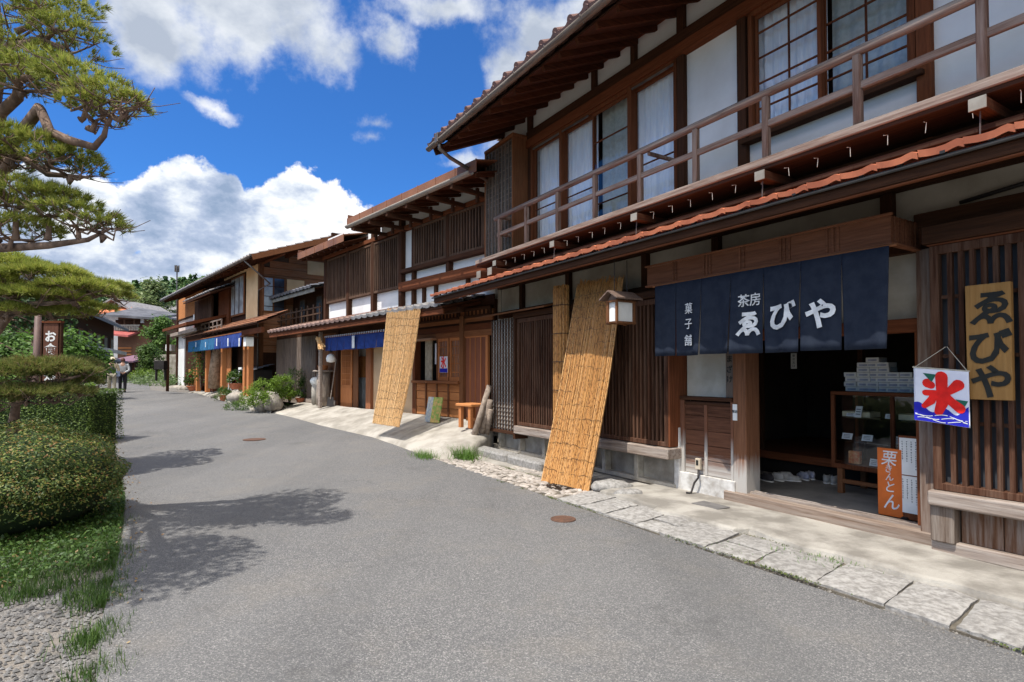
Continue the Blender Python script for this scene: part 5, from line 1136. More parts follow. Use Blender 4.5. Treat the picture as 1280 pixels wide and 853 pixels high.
# ================================================================= third house (tan plaster, side wall of old boards)
PLASTER_T2 = plain('bright_tan_plaster', (.78, .54, .30), (.68, .45, .24), 1.4, .9, .1)
T4 = house('tan_walled_house', 'third house with tan plaster, weathered board side wall and blue curtains over the shop front', 'building', B)
yf = -.3; c_ = lambda px, py=400, y=yf: B.p(px, py, y)
XR4 = c_(325)[0]; XL4 = c_(252)[0]
z = lambda px, py, y=yf: B.p(px, py, y)[1]
ev = B.p(305, 326, -1.25); ze4 = ev[1]; XE = ev[0]; XE0 = B.p(203, 369, -1.25)[0]
TZ = .82
boxo('front_wall', W_DARK_Z, T4, XL4, XR4, yf + .02, yf + .1, TZ, ze4 + .2)
boxo('plaster_wall', PLASTER_T2, T4, c_(308)[0], XR4, yf - .02, yf + .018, z(316, 399), ze4 + .25); boxo('plaster_wall', PLASTER_T2, T4, c_(280)[0], c_(308)[0] - .02, yf - .015, yf + .018, z(295, 345), ze4 + .25)
boxo('corner_post', W_BROWN_Z, T4, XR4 - .14, XR4 + .02, yf - .05, yf + .12, 0, ze4 + .3)
# side wall: old horizontal boards with a window
sd = MB(); zb4 = 2.2; n = 18
for i in range(n):
    a = zb4 + (ze4 + 1.7 - zb4) * i / n; hb_ = (ze4 + 1.7 - zb4) / n; ys_ = max(yf + .12, (a + hb_ - ze4 + .1) / .38 - 1.22); ye_ = min(4.4, 7.6)
    if ys_ < ye_: sd.box(XR4, XR4 + .03 + .012 * (i % 2), ys_, ye_, a, a + hb_ - .015)
sd.build('side_boards', wood('old_side_boards', (.20, .075, .03), (.50, .21, .09), 'y', wear=.35, wearc=(.25, .17, .12)), T4)
boxo('side_base', W_DARK_Z, T4, XR4 - .08, XR4 + .015, yf + .12, 6.8, 0, zb4 + 3.2)
sdx = lambda px, py: None
def side_y(px):   # where a pixel column meets the side wall plane x = XR4
    lo, hi = -1.0, 8.0
    for _ in range(40):
        md = (lo + hi) / 2
        if B.fx(px, md, 370) > XR4 + .05: lo, hi = md, hi
        else: lo, hi = lo, md
        if abs(hi - lo) < 1e-3: break
    return (lo + hi) / 2
def yz(px, py):
    best = None
    for i in range(400):
        y_ = -1 + i * .03; x_, z_ = B.p(px, py, y_)
        if best is None or abs(x_ - XR4) < best[0]: best = (abs(x_ - XR4), y_, z_)
    return best[1], best[2]
ya, za = yz(329, 380); yb_, zb_ = yz(354, 350); yc, _ = yz(341, 360)
w_ = boxo('side_window', W_BROWN_Z, T4, XR4 + .03, XR4 + .09, ya - .06, yb_ + .06, za - .3, zb_ + .06, bevel=.004)
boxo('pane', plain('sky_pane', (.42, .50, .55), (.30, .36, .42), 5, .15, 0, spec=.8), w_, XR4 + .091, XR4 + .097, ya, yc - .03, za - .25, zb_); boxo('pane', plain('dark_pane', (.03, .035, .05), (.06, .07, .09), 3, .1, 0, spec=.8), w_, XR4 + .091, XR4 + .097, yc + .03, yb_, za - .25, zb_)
for k in range(3): zz = za - .1 + k * (zb_ - za) / 2.6; boxo('glazing_bar', W_DARK_Y, w_, XR4 + .0972, XR4 + .105, ya, yb_, zz, zz + .025)
for (pa, pb) in (((358, 372), (380, 350)), ((384, 343), (406, 328))):
    y1_, z1_ = yz(*pa); y2_, z2_ = yz(*pb); boxo('plaster_panel', PLASTER_T2, T4, XR4 + .046, XR4 + .06, min(y1_, y2_), max(y1_, y2_), min(z1_, z2_), max(z1_, z2_) - .05)
# main roof
rf4 = tile_roof('roof', TILE_G, T4, XE0, XE + 1.0, -1.25, ze4 + .06, 3.2, ze4 + 1.75, tw=.32, rl=.32, lip=.07, amp=.035, seg=5)
tile_roof('rear_roof', TILE_G, T4, XE0, XE + 1.0, 7.6, ze4 + .06, 3.2, ze4 + 1.75, tw=.6, rl=.6, lip=.07, amp=.035, seg=4)
MB().hexa([(XE0, -1.22, ze4 - .04), (XE + .95, -1.22, ze4 - .04), (XE + .95, 3.2, ze4 + 1.64), (XE0, 3.2, ze4 + 1.64)], [(XE0, -1.22, ze4), (XE + .95, -1.22, ze4), (XE + .95, 3.2, ze4 + 1.68), (XE0, 3.2, ze4 + 1.68)]).build('roof_boards', W_RED_Y, T4)
MB().hexa([(XE0, 7.5, ze4 - .04), (XE + .95, 7.5, ze4 - .04), (XE + .95, 3.2, ze4 + 1.64), (XE0, 3.2, ze4 + 1.64)], [(XE0, 7.5, ze4), (XE + .95, 7.5, ze4), (XE + .95, 3.2, ze4 + 1.68), (XE0, 3.2, ze4 + 1.68)]).build('roof_boards', W_RED_Y, T4)
MB().beam((XE + .98, -1.27, ze4 - .03), (XE + .98, 3.2, ze4 + 1.66), .06, .18).beam((XE + .98, 7.6, ze4 - .03), (XE + .98, 3.2, ze4 + 1.66), .06, .18).build('verge_board', W_BROWN_X, T4)
rr_ = MB(); x = XE0 + .15
while x < XE + .9: rr_.beam((x, -1.18, ze4 - .07), (x, .0, ze4 + .38), .06, .07); x += .5
rr_.build('rafters', W_RED_Y, T4)
for k in range(5): rr_ = MB().box(XR4 + .05, XE + .9, -.3 + k * .85, -.18 + k * .85, ze4 + .20 + k * .32, ze4 + .32 + k * .32).build('purlin', W_RED_X, T4)
MB().tube([(XE0, -1.33, ze4), (XE + .9, -1.33, ze4)], .055, 8).build('gutter', METAL, T4, smooth=True); MB().tube([(XE + .3, -1.33, ze4 - .05), (XE + .35, -.5, ze4 - .75), (XR4 + .05, -.38, ze4 - .8), (XR4 + .05, -.38, .6)], .028, 8).build('downpipe', METAL, T4, smooth=True)
# upper windows and lattice bay
def win(parent, pl, pr, pt, pb2, y, name='window', pane=None, bars=2):
    x0, x1 = B.fx(pl, y), B.fx(pr, y); z1 = B.p((pl + pr) / 2, pt, y)[1]; z0 = B.p((pl + pr) / 2, pb2, y)[1]
    f = boxo(name, W_BROWN_Z, parent, x0, x1, y - .05, y, z0, z1, bevel=.004)
    p_ = boxo('pane', pane or plain('pale_pane', (.38, .40, .40), (.20, .20, .20), 4, .3, 0), f, x0 + .07, x1 - .07, y - .056, y - .0505, z0 + .07, z1 - .07)
    for i in range(bars): x = x0 + (x1 - x0) * (i + 1) / (bars + 1); boxo('bar', W_DARK_Z, f, x - .025, x + .025, y - .07, y - .0565, z0 + .07, z1 - .07)
    return f
win(T4, 290, 306, 346, 395, yf - .03); 
boxo('shutter_boards', W_RED_Z, T4, c_(276)[0], c_(289)[0], yf - .10, yf + .0, z(282, 408), z(282, 360))
lattice2(c_(254)[0], c_(275)[0], z(265, 408), z(265, 374), .14, 'lattice_bay', yf - .35, .07, W_BLACK_Z, T4)
r = MB(); xa_, xb_ = c_(252, 405, yf - .7)[0], c_(277, 405, yf - .7)[0]; zr_ = z(262, 404, yf - .7)
for k in range(3): r.box(xa_, xb_, yf - .72, yf - .68, zr_ - .22 * k, zr_ - .22 * k + .05)
for k in range(6): x = xa_ + (xb_ - xa_) * k / 5; r.box(x - .03, x + .03, yf - .72, yf - .68, zr_ - .5, zr_ + .05)
r.build('railing', W_RAIL_X, T4)
xa_, xb_ = c_(229, 382, yf - 1.0)[0], c_(263, 356, yf - 1.0)[0]; zz = (z(229, 383, yf - 1.0) + z(262, 357, yf - 1.0)) / 2
tile_roof('porch_roof', TILE_G, T4, xa_, xb_, yf - 1.0, zz, yf + .1, zz + .5, tw=.34, rl=.34, seg=5); MB().hexa([(xa_, yf - 1, zz - .12), (xb_, yf - 1, zz - .12), (xb_, yf + .1, zz + .34), (xa_, yf + .1, zz + .34)], [(xa_, yf - 1, zz - .06), (xb_, yf - 1, zz - .06), (xb_, yf + .1, zz + .4), (xa_, yf + .1, zz + .4)]).build('porch_deck', W_DARK_X, T4)
# lower roof
la = B.p(228, 427, -1.25); lb_ = B.p(322, 399, -1.25); zl = (la[1] + lb_[1]) / 2
tile_roof('lower_roof', COPPER, T4, la[0], lb_[0], -1.25, zl + .05, yf, zl + .5, tw=.34, rl=.4, lip=.05, amp=.015, seg=4)
MB().hexa([(la[0], -1.22, zl - .02), (lb_[0], -1.22, zl - .02), (lb_[0], yf, zl + .40), (la[0], yf, zl + .40)], [(la[0], -1.22, zl + .01), (lb_[0], -1.22, zl + .01), (lb_[0], yf, zl + .43), (la[0], yf, zl + .43)]).build('roof_deck', W_RED_Y, T4)
boxo('eave_beam', W_RED_X, T4, la[0] + .1, lb_[0] - .1, -1.10, -1.0, zl - .28, zl - .10)
for px in (248, 259.5, 279, 307, 312): 
    x = B.fx(px, -1.0); boxo('pillar', W_ORANGE_Z, T4, x - .10, x + .10, -1.05, -.88, TZ - .2, zl - .1, bevel=.01)
ob = MB(); xa_, xb_ = B.fx(277, -.5), B.fx(291, -.5)
for i in range(7): a = xa_ + (xb_ - xa_) * i / 7; ob.box(a + .005, a + (xb_ - xa_) / 7 - .005, -.56, -.52, TZ, zl)
ob.build('orange_boards', W_ORANGE_Z, T4); boxo('low_boards', W_ORANGE_X, T4, B.fx(238, -.5), B.fx(247, -.5), -.55, -.5, TZ, TZ + .8)
MB().tube([(B.fx(269, -.7), -.7, TZ), (B.fx(270, -.7), -.72, TZ + .9), (B.fx(273, -.7), -.65, TZ + 1.9)], [.32, .22, .2], 9).build('carved_trunk', plain('bark_pale', (.36, .26, .18), (.20, .14, .09), 7, .9, .6), T4, smooth=True)
lx_ = B.fx(311, -1.35); lz_ = B.p(311, 427, -1.35)[1]; o = thing('wall_lantern', 'square white paper lantern at the right end of the third house curtain', 'lantern', B.w(lx_, -1.35, lz_), B.a - math.pi / 2); boxo('paper_shade', PAPER, o, -.13, .13, -.12, .12, -.16, .14); boxo('roof', W_DARK_X, o, -.22, .22, -.2, .2, .141, .19); boxo('bracket', W_DARK_Y, o, -.03, .03, .15, .35, .1, .16)
xs4 = [B.fx(236 + 66 * i / 8, -1.35) for i in range(9)]; zt4 = B.p(270, 421, -1.35)[1]; zb4_ = B.p(270, 437, -1.35)[1]
def noren4(name, label, xs, mat):
    o, w = noren(name, label, B, xs, -1.35, zb4_, zt4, mat, amp=.03); MB().tube([(xs[0], -1.35, zt4), (xs[-1], -1.35, zt4)], .02, 6).build('rod', W_BROWN_X, o); return o
oA = noren4('pale_blue_curtain', 'pale blue left half of the curtains on the third house', xs4[:5], TEAL); oB = noren4('deep_blue_curtain', 'deep blue right half of the curtains on the third house, with white marks', xs4[4:], INDIGO)
for px in (270, 284, 298): x, zz = B.p(px, 428, -1.45); boxo('white_mark', WHITEINK, oB, x - .05, x + .05, -1.43, -1.42, zz - .14, zz + .14)
for px in (244, 256): x, zz = B.p(px, 431, -1.45); boxo('white_mark', WHITEINK, oA, x - .03, x + .03, -1.43, -1.42, zz - .1, zz + .1)
# ================================================================= fourth house (left end)
T5 = house('end_house', 'fourth house with orange upper boards over a pale plaster wall, farthest on the right side', 'building', B)
y5 = -.15; xa5, xb5 = B.fx(223, y5), XL4 - .02
z5 = lambda px, py: B.p(px, py, y5)[1]
boxo('plaster_wall', plain('pinkish_plaster', (.60, .50, .44), (.48, .39, .34), 2, .9, .1), T5, xa5, xb5, y5, y5 + .1, z5(240, 414), z5(240, 396)); boxo('board_wall', W_ORANGE_X, T5, xa5, xb5, y5 - .02, y5 + .1, z5(240, 396) + .01, ze4 + .3)
boxo('lower_wall', PLASTER, T5, xa5, B.fx(231, y5), y5, y5 + .1, .4, z5(227, 418)); boxo('lower_boards', W_DARK_Z, T5, B.fx(231, y5), xb5, y5 + .05, y5 + .15, .4, z5(227, 418))
boxo('floor_beam', W_SILL, T5, xa5 - .3, xb5, y5 - .35, y5 + .05, z5(240, 417.5), z5(240, 413.5)); boxo('tie_board', W_DARK_X, T5, xa5, xb5, y5 - .06, y5 - .021, z5(240, 397), z5(240, 395))
boxo('post', W_DARK_Z, T5, xa5 - .12, xa5 + .12, y5 - .08, y5 + .2, .3, ze4 + .3); boxo('side_wall', W_DARK_Y, T5, xa5 - .1, xa5 - .0, y5 + .2, 6, .3, ze4 + .5); pass
boxo('pillar', W_DARK_Z, T5, B.fx(208.5, -1.6), B.fx(208.5, -1.6) + .12, -1.6, -1.48, .5, B.p(206, 420, -1.5)[1])
q = B.p(203, 415, -1.9); q2 = B.p(226, 410, -1.9); MB().hexa([(q[0], -1.9, q[1]), (q2[0] + 1, -1.9, q[1]), (q2[0] + 1, y5, q[1] + .5), (q[0], y5, q[1] + .5)], [(q[0], -1.9, q[1] + .12), (q2[0] + 1, -1.9, q[1] + .12), (q2[0] + 1, y5, q[1] + .62), (q[0], y5, q[1] + .62)]).build('porch_roof', W_RED_X, T5)
x, zz = B.p(245, 401, y5 - .3); o = MB().box(-.42, .42, -.03, .03, -.32, .32).build('pink_sign', plain('pink_paint', (.70, .34, .28), None, 5, .8, 0)); o.location = B.w(x, y5 - .3, zz); o.rotation_euler = (0, 0, B.a - math.pi / 2); tag(o, 'small pink and white signboard on the pale wall of the fourth house', 'sign'); boxo('white_top', PAPER, o, -.42, .42, -.036, -.0305, .06, .32)
x, zz = B.p(213, 435, -1.4); o = boxo('white_lantern', PAPER, None, -.15, .15, -.15, .15, -.15, .15); o.location = B.w(x, -1.4, zz); tag(o, 'boxy white lantern under the porch of the fourth house', 'lantern')
P = B.w(B.fx(202, -2.2), -2.2, 0); zb5, zt5 = B.p(202, 462, -2.2)[1], B.p(202, 451, -2.2)[1]; o = MB().box(-.22, .22, -.15, .15, 0, zt5 - zb5).build('black_sign_box', IRON, None, .01); o.location = P + Vector((0, 0, zb5)); tag(o, 'black upright box standing by the planting in front of the fourth house', 'box')
for s in (-.2, .2): boxo('leg', IRON, o, s - .03, s + .03, -.05, .05, -.5, 0)
# ================================================================= terrace and planting on the right side, mid distance
pts = [ground_pt(*q) for q in [(338, 517), (318, 513), (300, 507), (270, 498), (240, 489), (212, 483), (186, 476)]]
inn = [B.w(x, -.3, .80) for x in (-18.6, -21.3, -24, -27, -31, -35, -44)]
m = MB(); k = len(pts)
def ter(u, v):
    a, c = cat(pts, u), cat(inn, u); P = a.lerp(c, v); z0 = road_z(a.y); e = min(1, v * 2.2); tz_ = z0 + .08 + (.74 - z0) * max(0, min(1, (.62 - u) / .25))
    return (P.x, P.y, z0 - .02 + (tz_ - z0) * (e ** .7 if v > 0 else 0) + .02 * math.sin(u * 50) * math.sin(v * 8))
m.grid(ter, 50, 12); struct(m.build('terrace', APRON, recalc=False))
def terp(u, v): return Vector(ter(u, v))
def from_px(px, py, zz):
    d = ray(px, py); t = (zz - H) / d.z; return Vector((t * d.x, t * d.y, zz))
def terpx(px, py):
    best = None
    for i in range(101):
        for j in range(0, 41):
            P = ter(i / 100, j / 40); a = (P[0] / P[1]); X = CX + F * a; Yp = 466 - (P[2] - H) * F / P[1]
            dd = (X - px) ** 2 + (Yp - py) ** 2
            if best is None or dd < best[0]: best = (dd, P)
    return Vector(best[1])
def bush(name, label, P, ells, leaf, mat, ncl, per, spread, cat_='shrub', group=None, kind=None, stems=True, up=.35):
    o = thing(name, label, cat_, P, 0, group)
    pts_ = []
    for (c, r) in ells:
        p, d = shell_pts(c, r, ncl, per, spread, top=-.6); pts_.append(clip_ground(p, .02))
    from_np('foliage', leaves(np.vstack(pts_), leaf, up=up), 4, mat, o)
    if stems:
        s = MB(); 
        for (c, r) in ells:
            for k in range(4): s.tube([(c[0] * .3, c[1] * .3, 0), (c[0] * .7 + random.uniform(-.1, .1), c[1] * .7, c[2] * .6), (c[0] + random.uniform(-.6, .6) * r[0], c[1] + random.uniform(-.6, .6) * r[1], c[2] + .2 * r[2])], [.018, .012, .006], 5)
        s.build('stems', BARK, o)
    return o
BARK = plain('bark', (.25, .17, .125), (.12, .08, .06), 9, .95, .8, bsc=25, stretch=(1, 1, .4))
P = terpx(332, 512)
bush('garden_bush', 'bright lime-green maple bush in the rock planting between the shop fronts', P, [((0, 0, .75), (.62, .55, .38)), ((.55, .1, .95), (.42, .4, .26)), ((-.35, -.2, .45), (.5, .45, .32)), ((.1, -.3, .35), (.6, .4, .3)), ((.75, .2, .55), (.3, .3, .25))], .055, LEAF_Y, 90, 22, .055)
bush('low_shrub', 'low dull green creeping shrub under the lime-green bush', terpx(318, 513), [((0, 0, .12), (.7, .35, .16)), ((.8, -.2, .10), (.5, .3, .14)), ((-.6, .1, .12), (.4, .3, .14))], .04, LEAF_G, 60, 18, .05, stems=False)
bush('low_shrub', 'small dark shrub at the road edge left of the lime-green bush', terpx(282, 503), [((0, 0, .2), (.45, .35, .22))], .045, LEAF_G, 70, 18, .05, stems=False)
bush('garden_bush', 'loose green bush behind the stump side of the planting', terpx(358, 500) + Vector((.2, .3, 0)), [((0, 0, .5), (.35, .3, .45)), ((.3, .2, .3), (.3, .3, .3))], .05, LEAF_G, 70, 16, .06)
for o_ in [q for q in COL.objects if q.name.startswith(('garden_bush',))]: o_.scale = (.8, .8, .85)
for i, (px, py, r, s) in enumerate([(332, 514, (.30, .2, .22), 'rounded grey rock in front of the lime-green bush'), (300, 501, (.35, .25, .25), 'flat-topped rock under the terracotta bowl'), (345, 508, (.28, .2, .25), 'dark rock at the right foot of the lime-green bush'), (322, 518, (.25, .15, .12), 'low mossy stone at the road edge'), (270, 497, (.30, .2, .14), 'low stone at the kerb before the third house'),
                                   (226, 480, (.9, .4, .28), 'long flat stone edging the far flower bed'), (206, 482, (.8, .35, .22), 'rounded stone at the left end of the far flower bed'), (238, 482, (.7, .4, .25), 'stone beside the terracotta trough before the third house')]):
    rock('rock', terpx(px, py) - Vector((0, 0, .05)), r, s, ROCK, 20 + i)
pot(0, 0, .26, .22, 'wide terracotta bowl of blue-green leaves standing on a rock', P=terpx(297, 494) + Vector((0, 0, .22)))
pot(0, 0, .17, .24, 'small terracotta pot nearest the road before the third house', P=terpx(281, 501))
pot(0, 0, .42, .24, 'long terracotta trough of red flowers before the third house', P=terpx(243, 479), fr=1)
pot(0, 0, .16, .2, 'small brown pot on the pavement by the wooden stool', P=terpx(268, 480))
pot(0, 0, .15, .18, 'small flower pot beside the orange pillar of the third house', P=terpx(302, 488), fr=1)
P = terpx(267, 487); o = thing('stool', 'small round rustic wooden stool table before the third house', 'stool', P); MB().lathe((0, 0, .5), [(.42, 0), (.44, .05), (.40, .07)], 16).build('seat', W_SILL, o)
for a in range(4): t_ = a * math.pi / 2 + .4; MB().tube([(.3 * math.cos(t_), .3 * math.sin(t_), 0), (.26 * math.cos(t_), .26 * math.sin(t_), .5)], .045, 7).build('leg', W_BROWN_Z, o)
P = terpx(322, 486); o = thing('small_tiled_shed', 'small black storage box with a tiled lid beside the third house corner', 'storage box', P, B.a - math.pi / 2); boxo('body', IRON, o, -.75, .75, -.3, .3, 0, .75); t_ = tile_roof('roof', TILE_GD, o, -.85, .85, -.45, .74, .35, .98, tw=.2, rl=.2, lip=.04, amp=.02, seg=4); boxo('roof_deck', IRON, o, -.82, .82, -.4, .32, .7501, .765)
o = thing('white_chair', 'small pale folding chair in the dark opening of the third house', 'chair', B.w(B.fx(296, -.75), -.8, .8), B.a - math.pi / 2); boxo('seat', PAPER, o, -.2, .2, -.2, .2, .42, .46); boxo('backrest', PAPER, o, -.2, .2, .18, .21, .55, .85)
for s in (-.18, .15):
    for y in (-.18, .15): boxo('leg', PAPER, o, s, s + .03, y, y + .03, 0, .419)
bush('flower_bed', 'long bed of pale green ground plants with small flowers before the fourth house', terpx(215, 476), [((0, 0, .35), (1.6, .8, .45)), ((1.4, -.9, .3), (1.3, .7, .4)), ((-1.6, 1.4, .4), (1.6, 1.0, .5)), ((-3.0, 3.0, .4), (1.8, 1.0, .45))], .12, leafmat('bed_leaf', [(.06, .10, .03), (.12, .19, .05), (.25, .32, .14)]), 70, 16, .14, cat_='flower bed', stems=False)
bush('potted_bush', 'green climber on a frame between the pillars of the third house', B.w(B.fx(252, -1.1), -1.1, .8), [((0, 0, .9), (.4, .3, .9))], .09, LEAF_G, 50, 12, .09)
# ================================================================= far houses at the bend
def block(name, label, P0, P1, depth, z0, zw, rise, wall, roofm, over=.8, gable=True, parts=()):
    P0 = Vector(P0); P1 = Vector(P1); d = (P1 - P0); L = d.length; o = thing(name, label, 'building', (P0.x, P0.y, 0), math.atan2(d.y, d.x))
    m = MB().box(0, L, 0, depth, z0, zw); g = [(0, zw), (depth, zw), (depth / 2, zw + rise)]
    for x in (0.05, L - .15): m.poly([(x, a, c - .01) for a, c in g], (.1, 0, 0))
    m.build('wall', wall, o)
    ov = over; sl = rise / (depth / 2)
    r = MB().hexa([(-ov, -ov, zw - sl * ov), (L + ov, -ov, zw - sl * ov), (L + ov, depth / 2, zw + rise), (-ov, depth / 2, zw + rise)], [(-ov, -ov, zw - sl * ov + .2), (L + ov, -ov, zw - sl * ov + .2), (L + ov, depth / 2, zw + rise + .2), (-ov, depth / 2, zw + rise + .2)])
    r.hexa([(-ov, depth + ov, zw - sl * ov), (L + ov, depth + ov, zw - sl * ov), (L + ov, depth / 2, zw + rise), (-ov, depth / 2, zw + rise)], [(-ov, depth + ov, zw - sl * ov + .2), (L + ov, depth + ov, zw - sl * ov + .2), (L + ov, depth / 2, zw + rise + .2), (-ov, depth / 2, zw + rise + .2)])
    n = int((L + 2 * ov) / .45)
    for i in range(n):
        x = -ov + (L + 2 * ov) * (i + .5) / n; r.beam((x, -ov, zw - sl * ov + .22), (x, depth / 2, zw + rise + .22), .12, .08)
    r.box(-ov, L + ov, depth / 2 - .2, depth / 2 + .2, zw + rise + .1, zw + rise + .4)
    r.build('roof', roofm, o); return o, L
def dz(px, py, Y): return depth_pt(px, py, Y)
# dark long house on the left side of the street
a = dz(97, 383, 35); c = dz(156, 416, 52)
o, L = block('dark_timber_house', 'long dark timber house with grey sagging roof on the left side beyond the hedge', (a.x - 1.0, a.y, 0), (c.x - 1.0, c.y, 0), 9, 0, a.z + .3, 2.6, W_DARK_Z, TILE_GD, 1.0)
# facade local y<0 faces away; the visible face is on the street side, so add the porch and windows there
def sidefit(o, L, y, zt):
    for i in range(6):
        x = L * (i + .35) / 6; f = boxo('window', W_BROWN_Z, o, x, x + 1.6, y - .06, y - .01, zt - 2.3, zt - 1.0); boxo('pane', plain('far_pane', (.22, .20, .17), (.10, .09, .08), 2, .3, 0), f, x + .15, x + 1.45, y - .09, y - .061, zt - 2.15, zt - 1.15)
    m = MB().hexa([(-.5, y - 1.6, zt - 3.3), (L * .8, y - 1.6, zt - 3.3), (L * .8, y, zt - 2.7), (-.5, y, zt - 2.7)], [(-.5, y - 1.6, zt - 3.15), (L * .8, y - 1.6, zt - 3.15), (L * .8, y, zt - 2.55), (-.5, y, zt - 2.55)]); m.build('porch_roof', TILE_GD, o)
    n = 12
    for i in range(n): x = L * .8 * i / (n - 1); boxo('post', W_DARK_Z, o, x - .08, x + .08, y - 1.5, y - 1.35, 0, zt - 3.2)
    boxo('railing', PLASTER_B, o, 0, L, y - 1.0, y - .95, zt - 2.5, zt - 2.2)
sidefit(o, L, 0, a.z)
# gabled house facing us
Yg = 72; a = dz(128, 402, Yg); c = dz(163, 402, Yg)
o = thing('gabled_house', 'white-walled gabled house with an orange tiled lower roof at the bend of the street', 'building', (0, Yg, 0)); zr = dz(146, 376, Yg).z
m = MB().box(a.x, c.x, 0, 8, 0, dz(0, 392, Yg).z); m.poly([(a.x, 0, dz(0, 391, Yg).z), (c.x, 0, dz(0, 391, Yg).z), ((a.x + c.x) / 2, 0, zr)], (0, 8, 0)); m.build('wall', PLASTER, o)
r = MB(); mx_ = (a.x + c.x) / 2; zg = dz(0, 393, Yg).z
for s, xe in ((-1, a.x - 1.2), (1, c.x + 1.2)): r.hexa([(mx_, -1, zr), (xe, -1, zg), (xe, 9, zg), (mx_, 9, zr)], [(mx_, -1, zr + .25), (xe, -1, zg + .25), (xe, 9, zg + .25), (mx_, 9, zr + .25)])
r.build('roof', TILE_G, o)
g = MB(); 
for k in (.3, .5, .7): x = a.x + (c.x - a.x) * k; g.box(x - .1, x + .1, -.12, -.02, zg, zg + (zr - zg) * (1 - abs(k - .5) * 2.1))
g.box(a.x, c.x, -.14, -.03, zg + .5, zg + .7); g.build('gable_timbers', W_DARK_X, o)
z1_, z2_ = dz(0, 394, Yg).z, dz(0, 386, Yg).z; MB().hexa([(a.x - 1, -1.8, z1_), (c.x + .6, -1.8, z1_), (c.x + .2, .0, z2_), (a.x - .5, .0, z2_)], [(a.x - 1, -1.8, z1_ + .2), (c.x + .6, -1.8, z1_ + .2), (c.x + .2, .0, z2_ + .2), (a.x - .5, .0, z2_ + .2)]).build('lower_roof', plain('orange_tile', (.60, .20, .09), (.50, .15, .07), 6, .7, .2), o)
boxo('window', W_DARK_Z, o, a.x + 2.2, a.x + 2.9, -.06, -.01, dz(0, 403, Yg).z, dz(0, 397, Yg).z)
# brown house with red roof band, right of it
Yb = 66; a = dz(147, 440, Yb); c = dz(188, 440, Yb)
o = thing('red_roofed_house', 'tall brown timber house with a red sheet roof band below its upper windows', 'building', (0, Yb, 0))
boxo('wall', wood('far_boards', (.10, .05, .03), (.20, .11, .07), 'x'), o, a.x, c.x, 0, 8, -1, dz(0, 396, Yb).z)
MB().hexa([(a.x - 1, -1.4, dz(0, 397, Yb).z), (c.x + 1, -1.4, dz(0, 401, Yb).z), (c.x + .5, 5, dz(0, 390, Yb).z), (a.x - 1, 5, dz(0, 381, Yb).z)], [(a.x - 1, -1.4, dz(0, 397, Yb).z + .25), (c.x + 1, -1.4, dz(0, 401, Yb).z + .25), (c.x + .5, 5, dz(0, 390, Yb).z + .25), (a.x - 1, 5, dz(0, 381, Yb).z + .25)]).build('roof', plain('far_grey_roof', (.13, .13, .14), (.07, .07, .075), .8, .7, .3), o)
MB().hexa([(dz(140, 0, Yb).x, -2.2, dz(0, 419, Yb).z), (dz(183, 0, Yb).x, -2.2, dz(0, 423, Yb).z), (dz(182, 0, Yb).x, 0, dz(0, 416, Yb).z), (dz(140, 0, Yb).x, 0, dz(0, 411, Yb).z)], [(dz(140, 0, Yb).x, -2.2, dz(0, 419, Yb).z + .2), (dz(183, 0, Yb).x, -2.2, dz(0, 423, Yb).z + .2), (dz(182, 0, Yb).x, 0, dz(0, 416, Yb).z + .2), (dz(140, 0, Yb).x, 0, dz(0, 411, Yb).z + .2)]).build('lower_roof', RUSTRED, o)
r = MB(); 
for i in range(15): x = dz(158 + i * 2, 0, Yb).x; r.box(x - .05, x + .05, -1.0, -.9, dz(0, 414, Yb).z, dz(0, 408, Yb).z)
r.box(dz(157, 0, Yb).x, dz(188, 0, Yb).x, -1.02, -.88, dz(0, 408.5, Yb).z, dz(0, 408, Yb).z + .1); r.build('railing', PALECAP, o)
for i in range(3): x = dz(152 + i * 12, 0, Yb).x; f = boxo('window', W_DARK_Z, o, x, x + .85, -.08, -.01, dz(0, 408, Yb).z, dz(0, 400, Yb).z)
boxo('gable_plaster', PLASTER, o, dz(183, 0, Yb).x, dz(187, 0, Yb).x, -.1, -.01, dz(0, 404, Yb).z, dz(0, 399, Yb).z)
sg_ = MB()
for k in range(3): sg_.box(dz(156 + k * 3, 0, Yb).x, dz(172, 0, Yb).x, -.1, -.01, dz(0, 436 + k * 4, Yb).z, dz(0, 434.5 + k * 4, Yb).z)
sg_.build('orange_wall_boards', W_ORANGE_X, o)  # orange boards across the brown wall
Yp = 58; o = thing('purple_roofed_shed', 'open shed with a purple-red sheet roof just beyond the walking couple', 'shed', (0, Yp, 0)); X = lambda px: dz(px, 0, Yp).x; Z = lambda py: dz(0, py, Yp).z
MB().hexa([(X(148), -1, Z(453.5)), (X(182), -1, Z(453.5)), (X(177), 4, Z(443)), (X(150), 4, Z(443))], [(X(148), -1, Z(453.5) + .15), (X(182), -1, Z(453.5) + .15), (X(177), 4, Z(443) + .15), (X(150), 4, Z(443) + .15)]).build('roof', PURPLE, o)
boxo('wall', DIMW, o, X(150), X(180), 1.5, 3, -1, Z(452))
for px in (151, 165, 179): boxo('post', W_DARK_Z, o, X(px) - .1, X(px) + .1, -.6, -.4, -1, Z(453))
# extra roofs peeping at the left, behind the sign
Yr = 40; a = dz(50, 384, Yr); c = dz(80, 386, Yr); block('grey_roofed_house', 'grey-roofed house half hidden by the leaves behind the brown sign', (a.x, a.y, 0), (c.x, c.y + 1, 0), 6, 0, a.z - .4, .8, PLASTER_B, TILE_G, .5)
Ya = 95; a = dz(188, 400, Ya); c = dz(208, 400, Ya); block('pale_distant_house', 'pale distant house behind the light green tree', (a.x, a.y, 0), (c.x, c.y, 0), 6, 0, dz(0, 392, Ya).z, 1.2, PLASTER_G, TILE_G, .6)
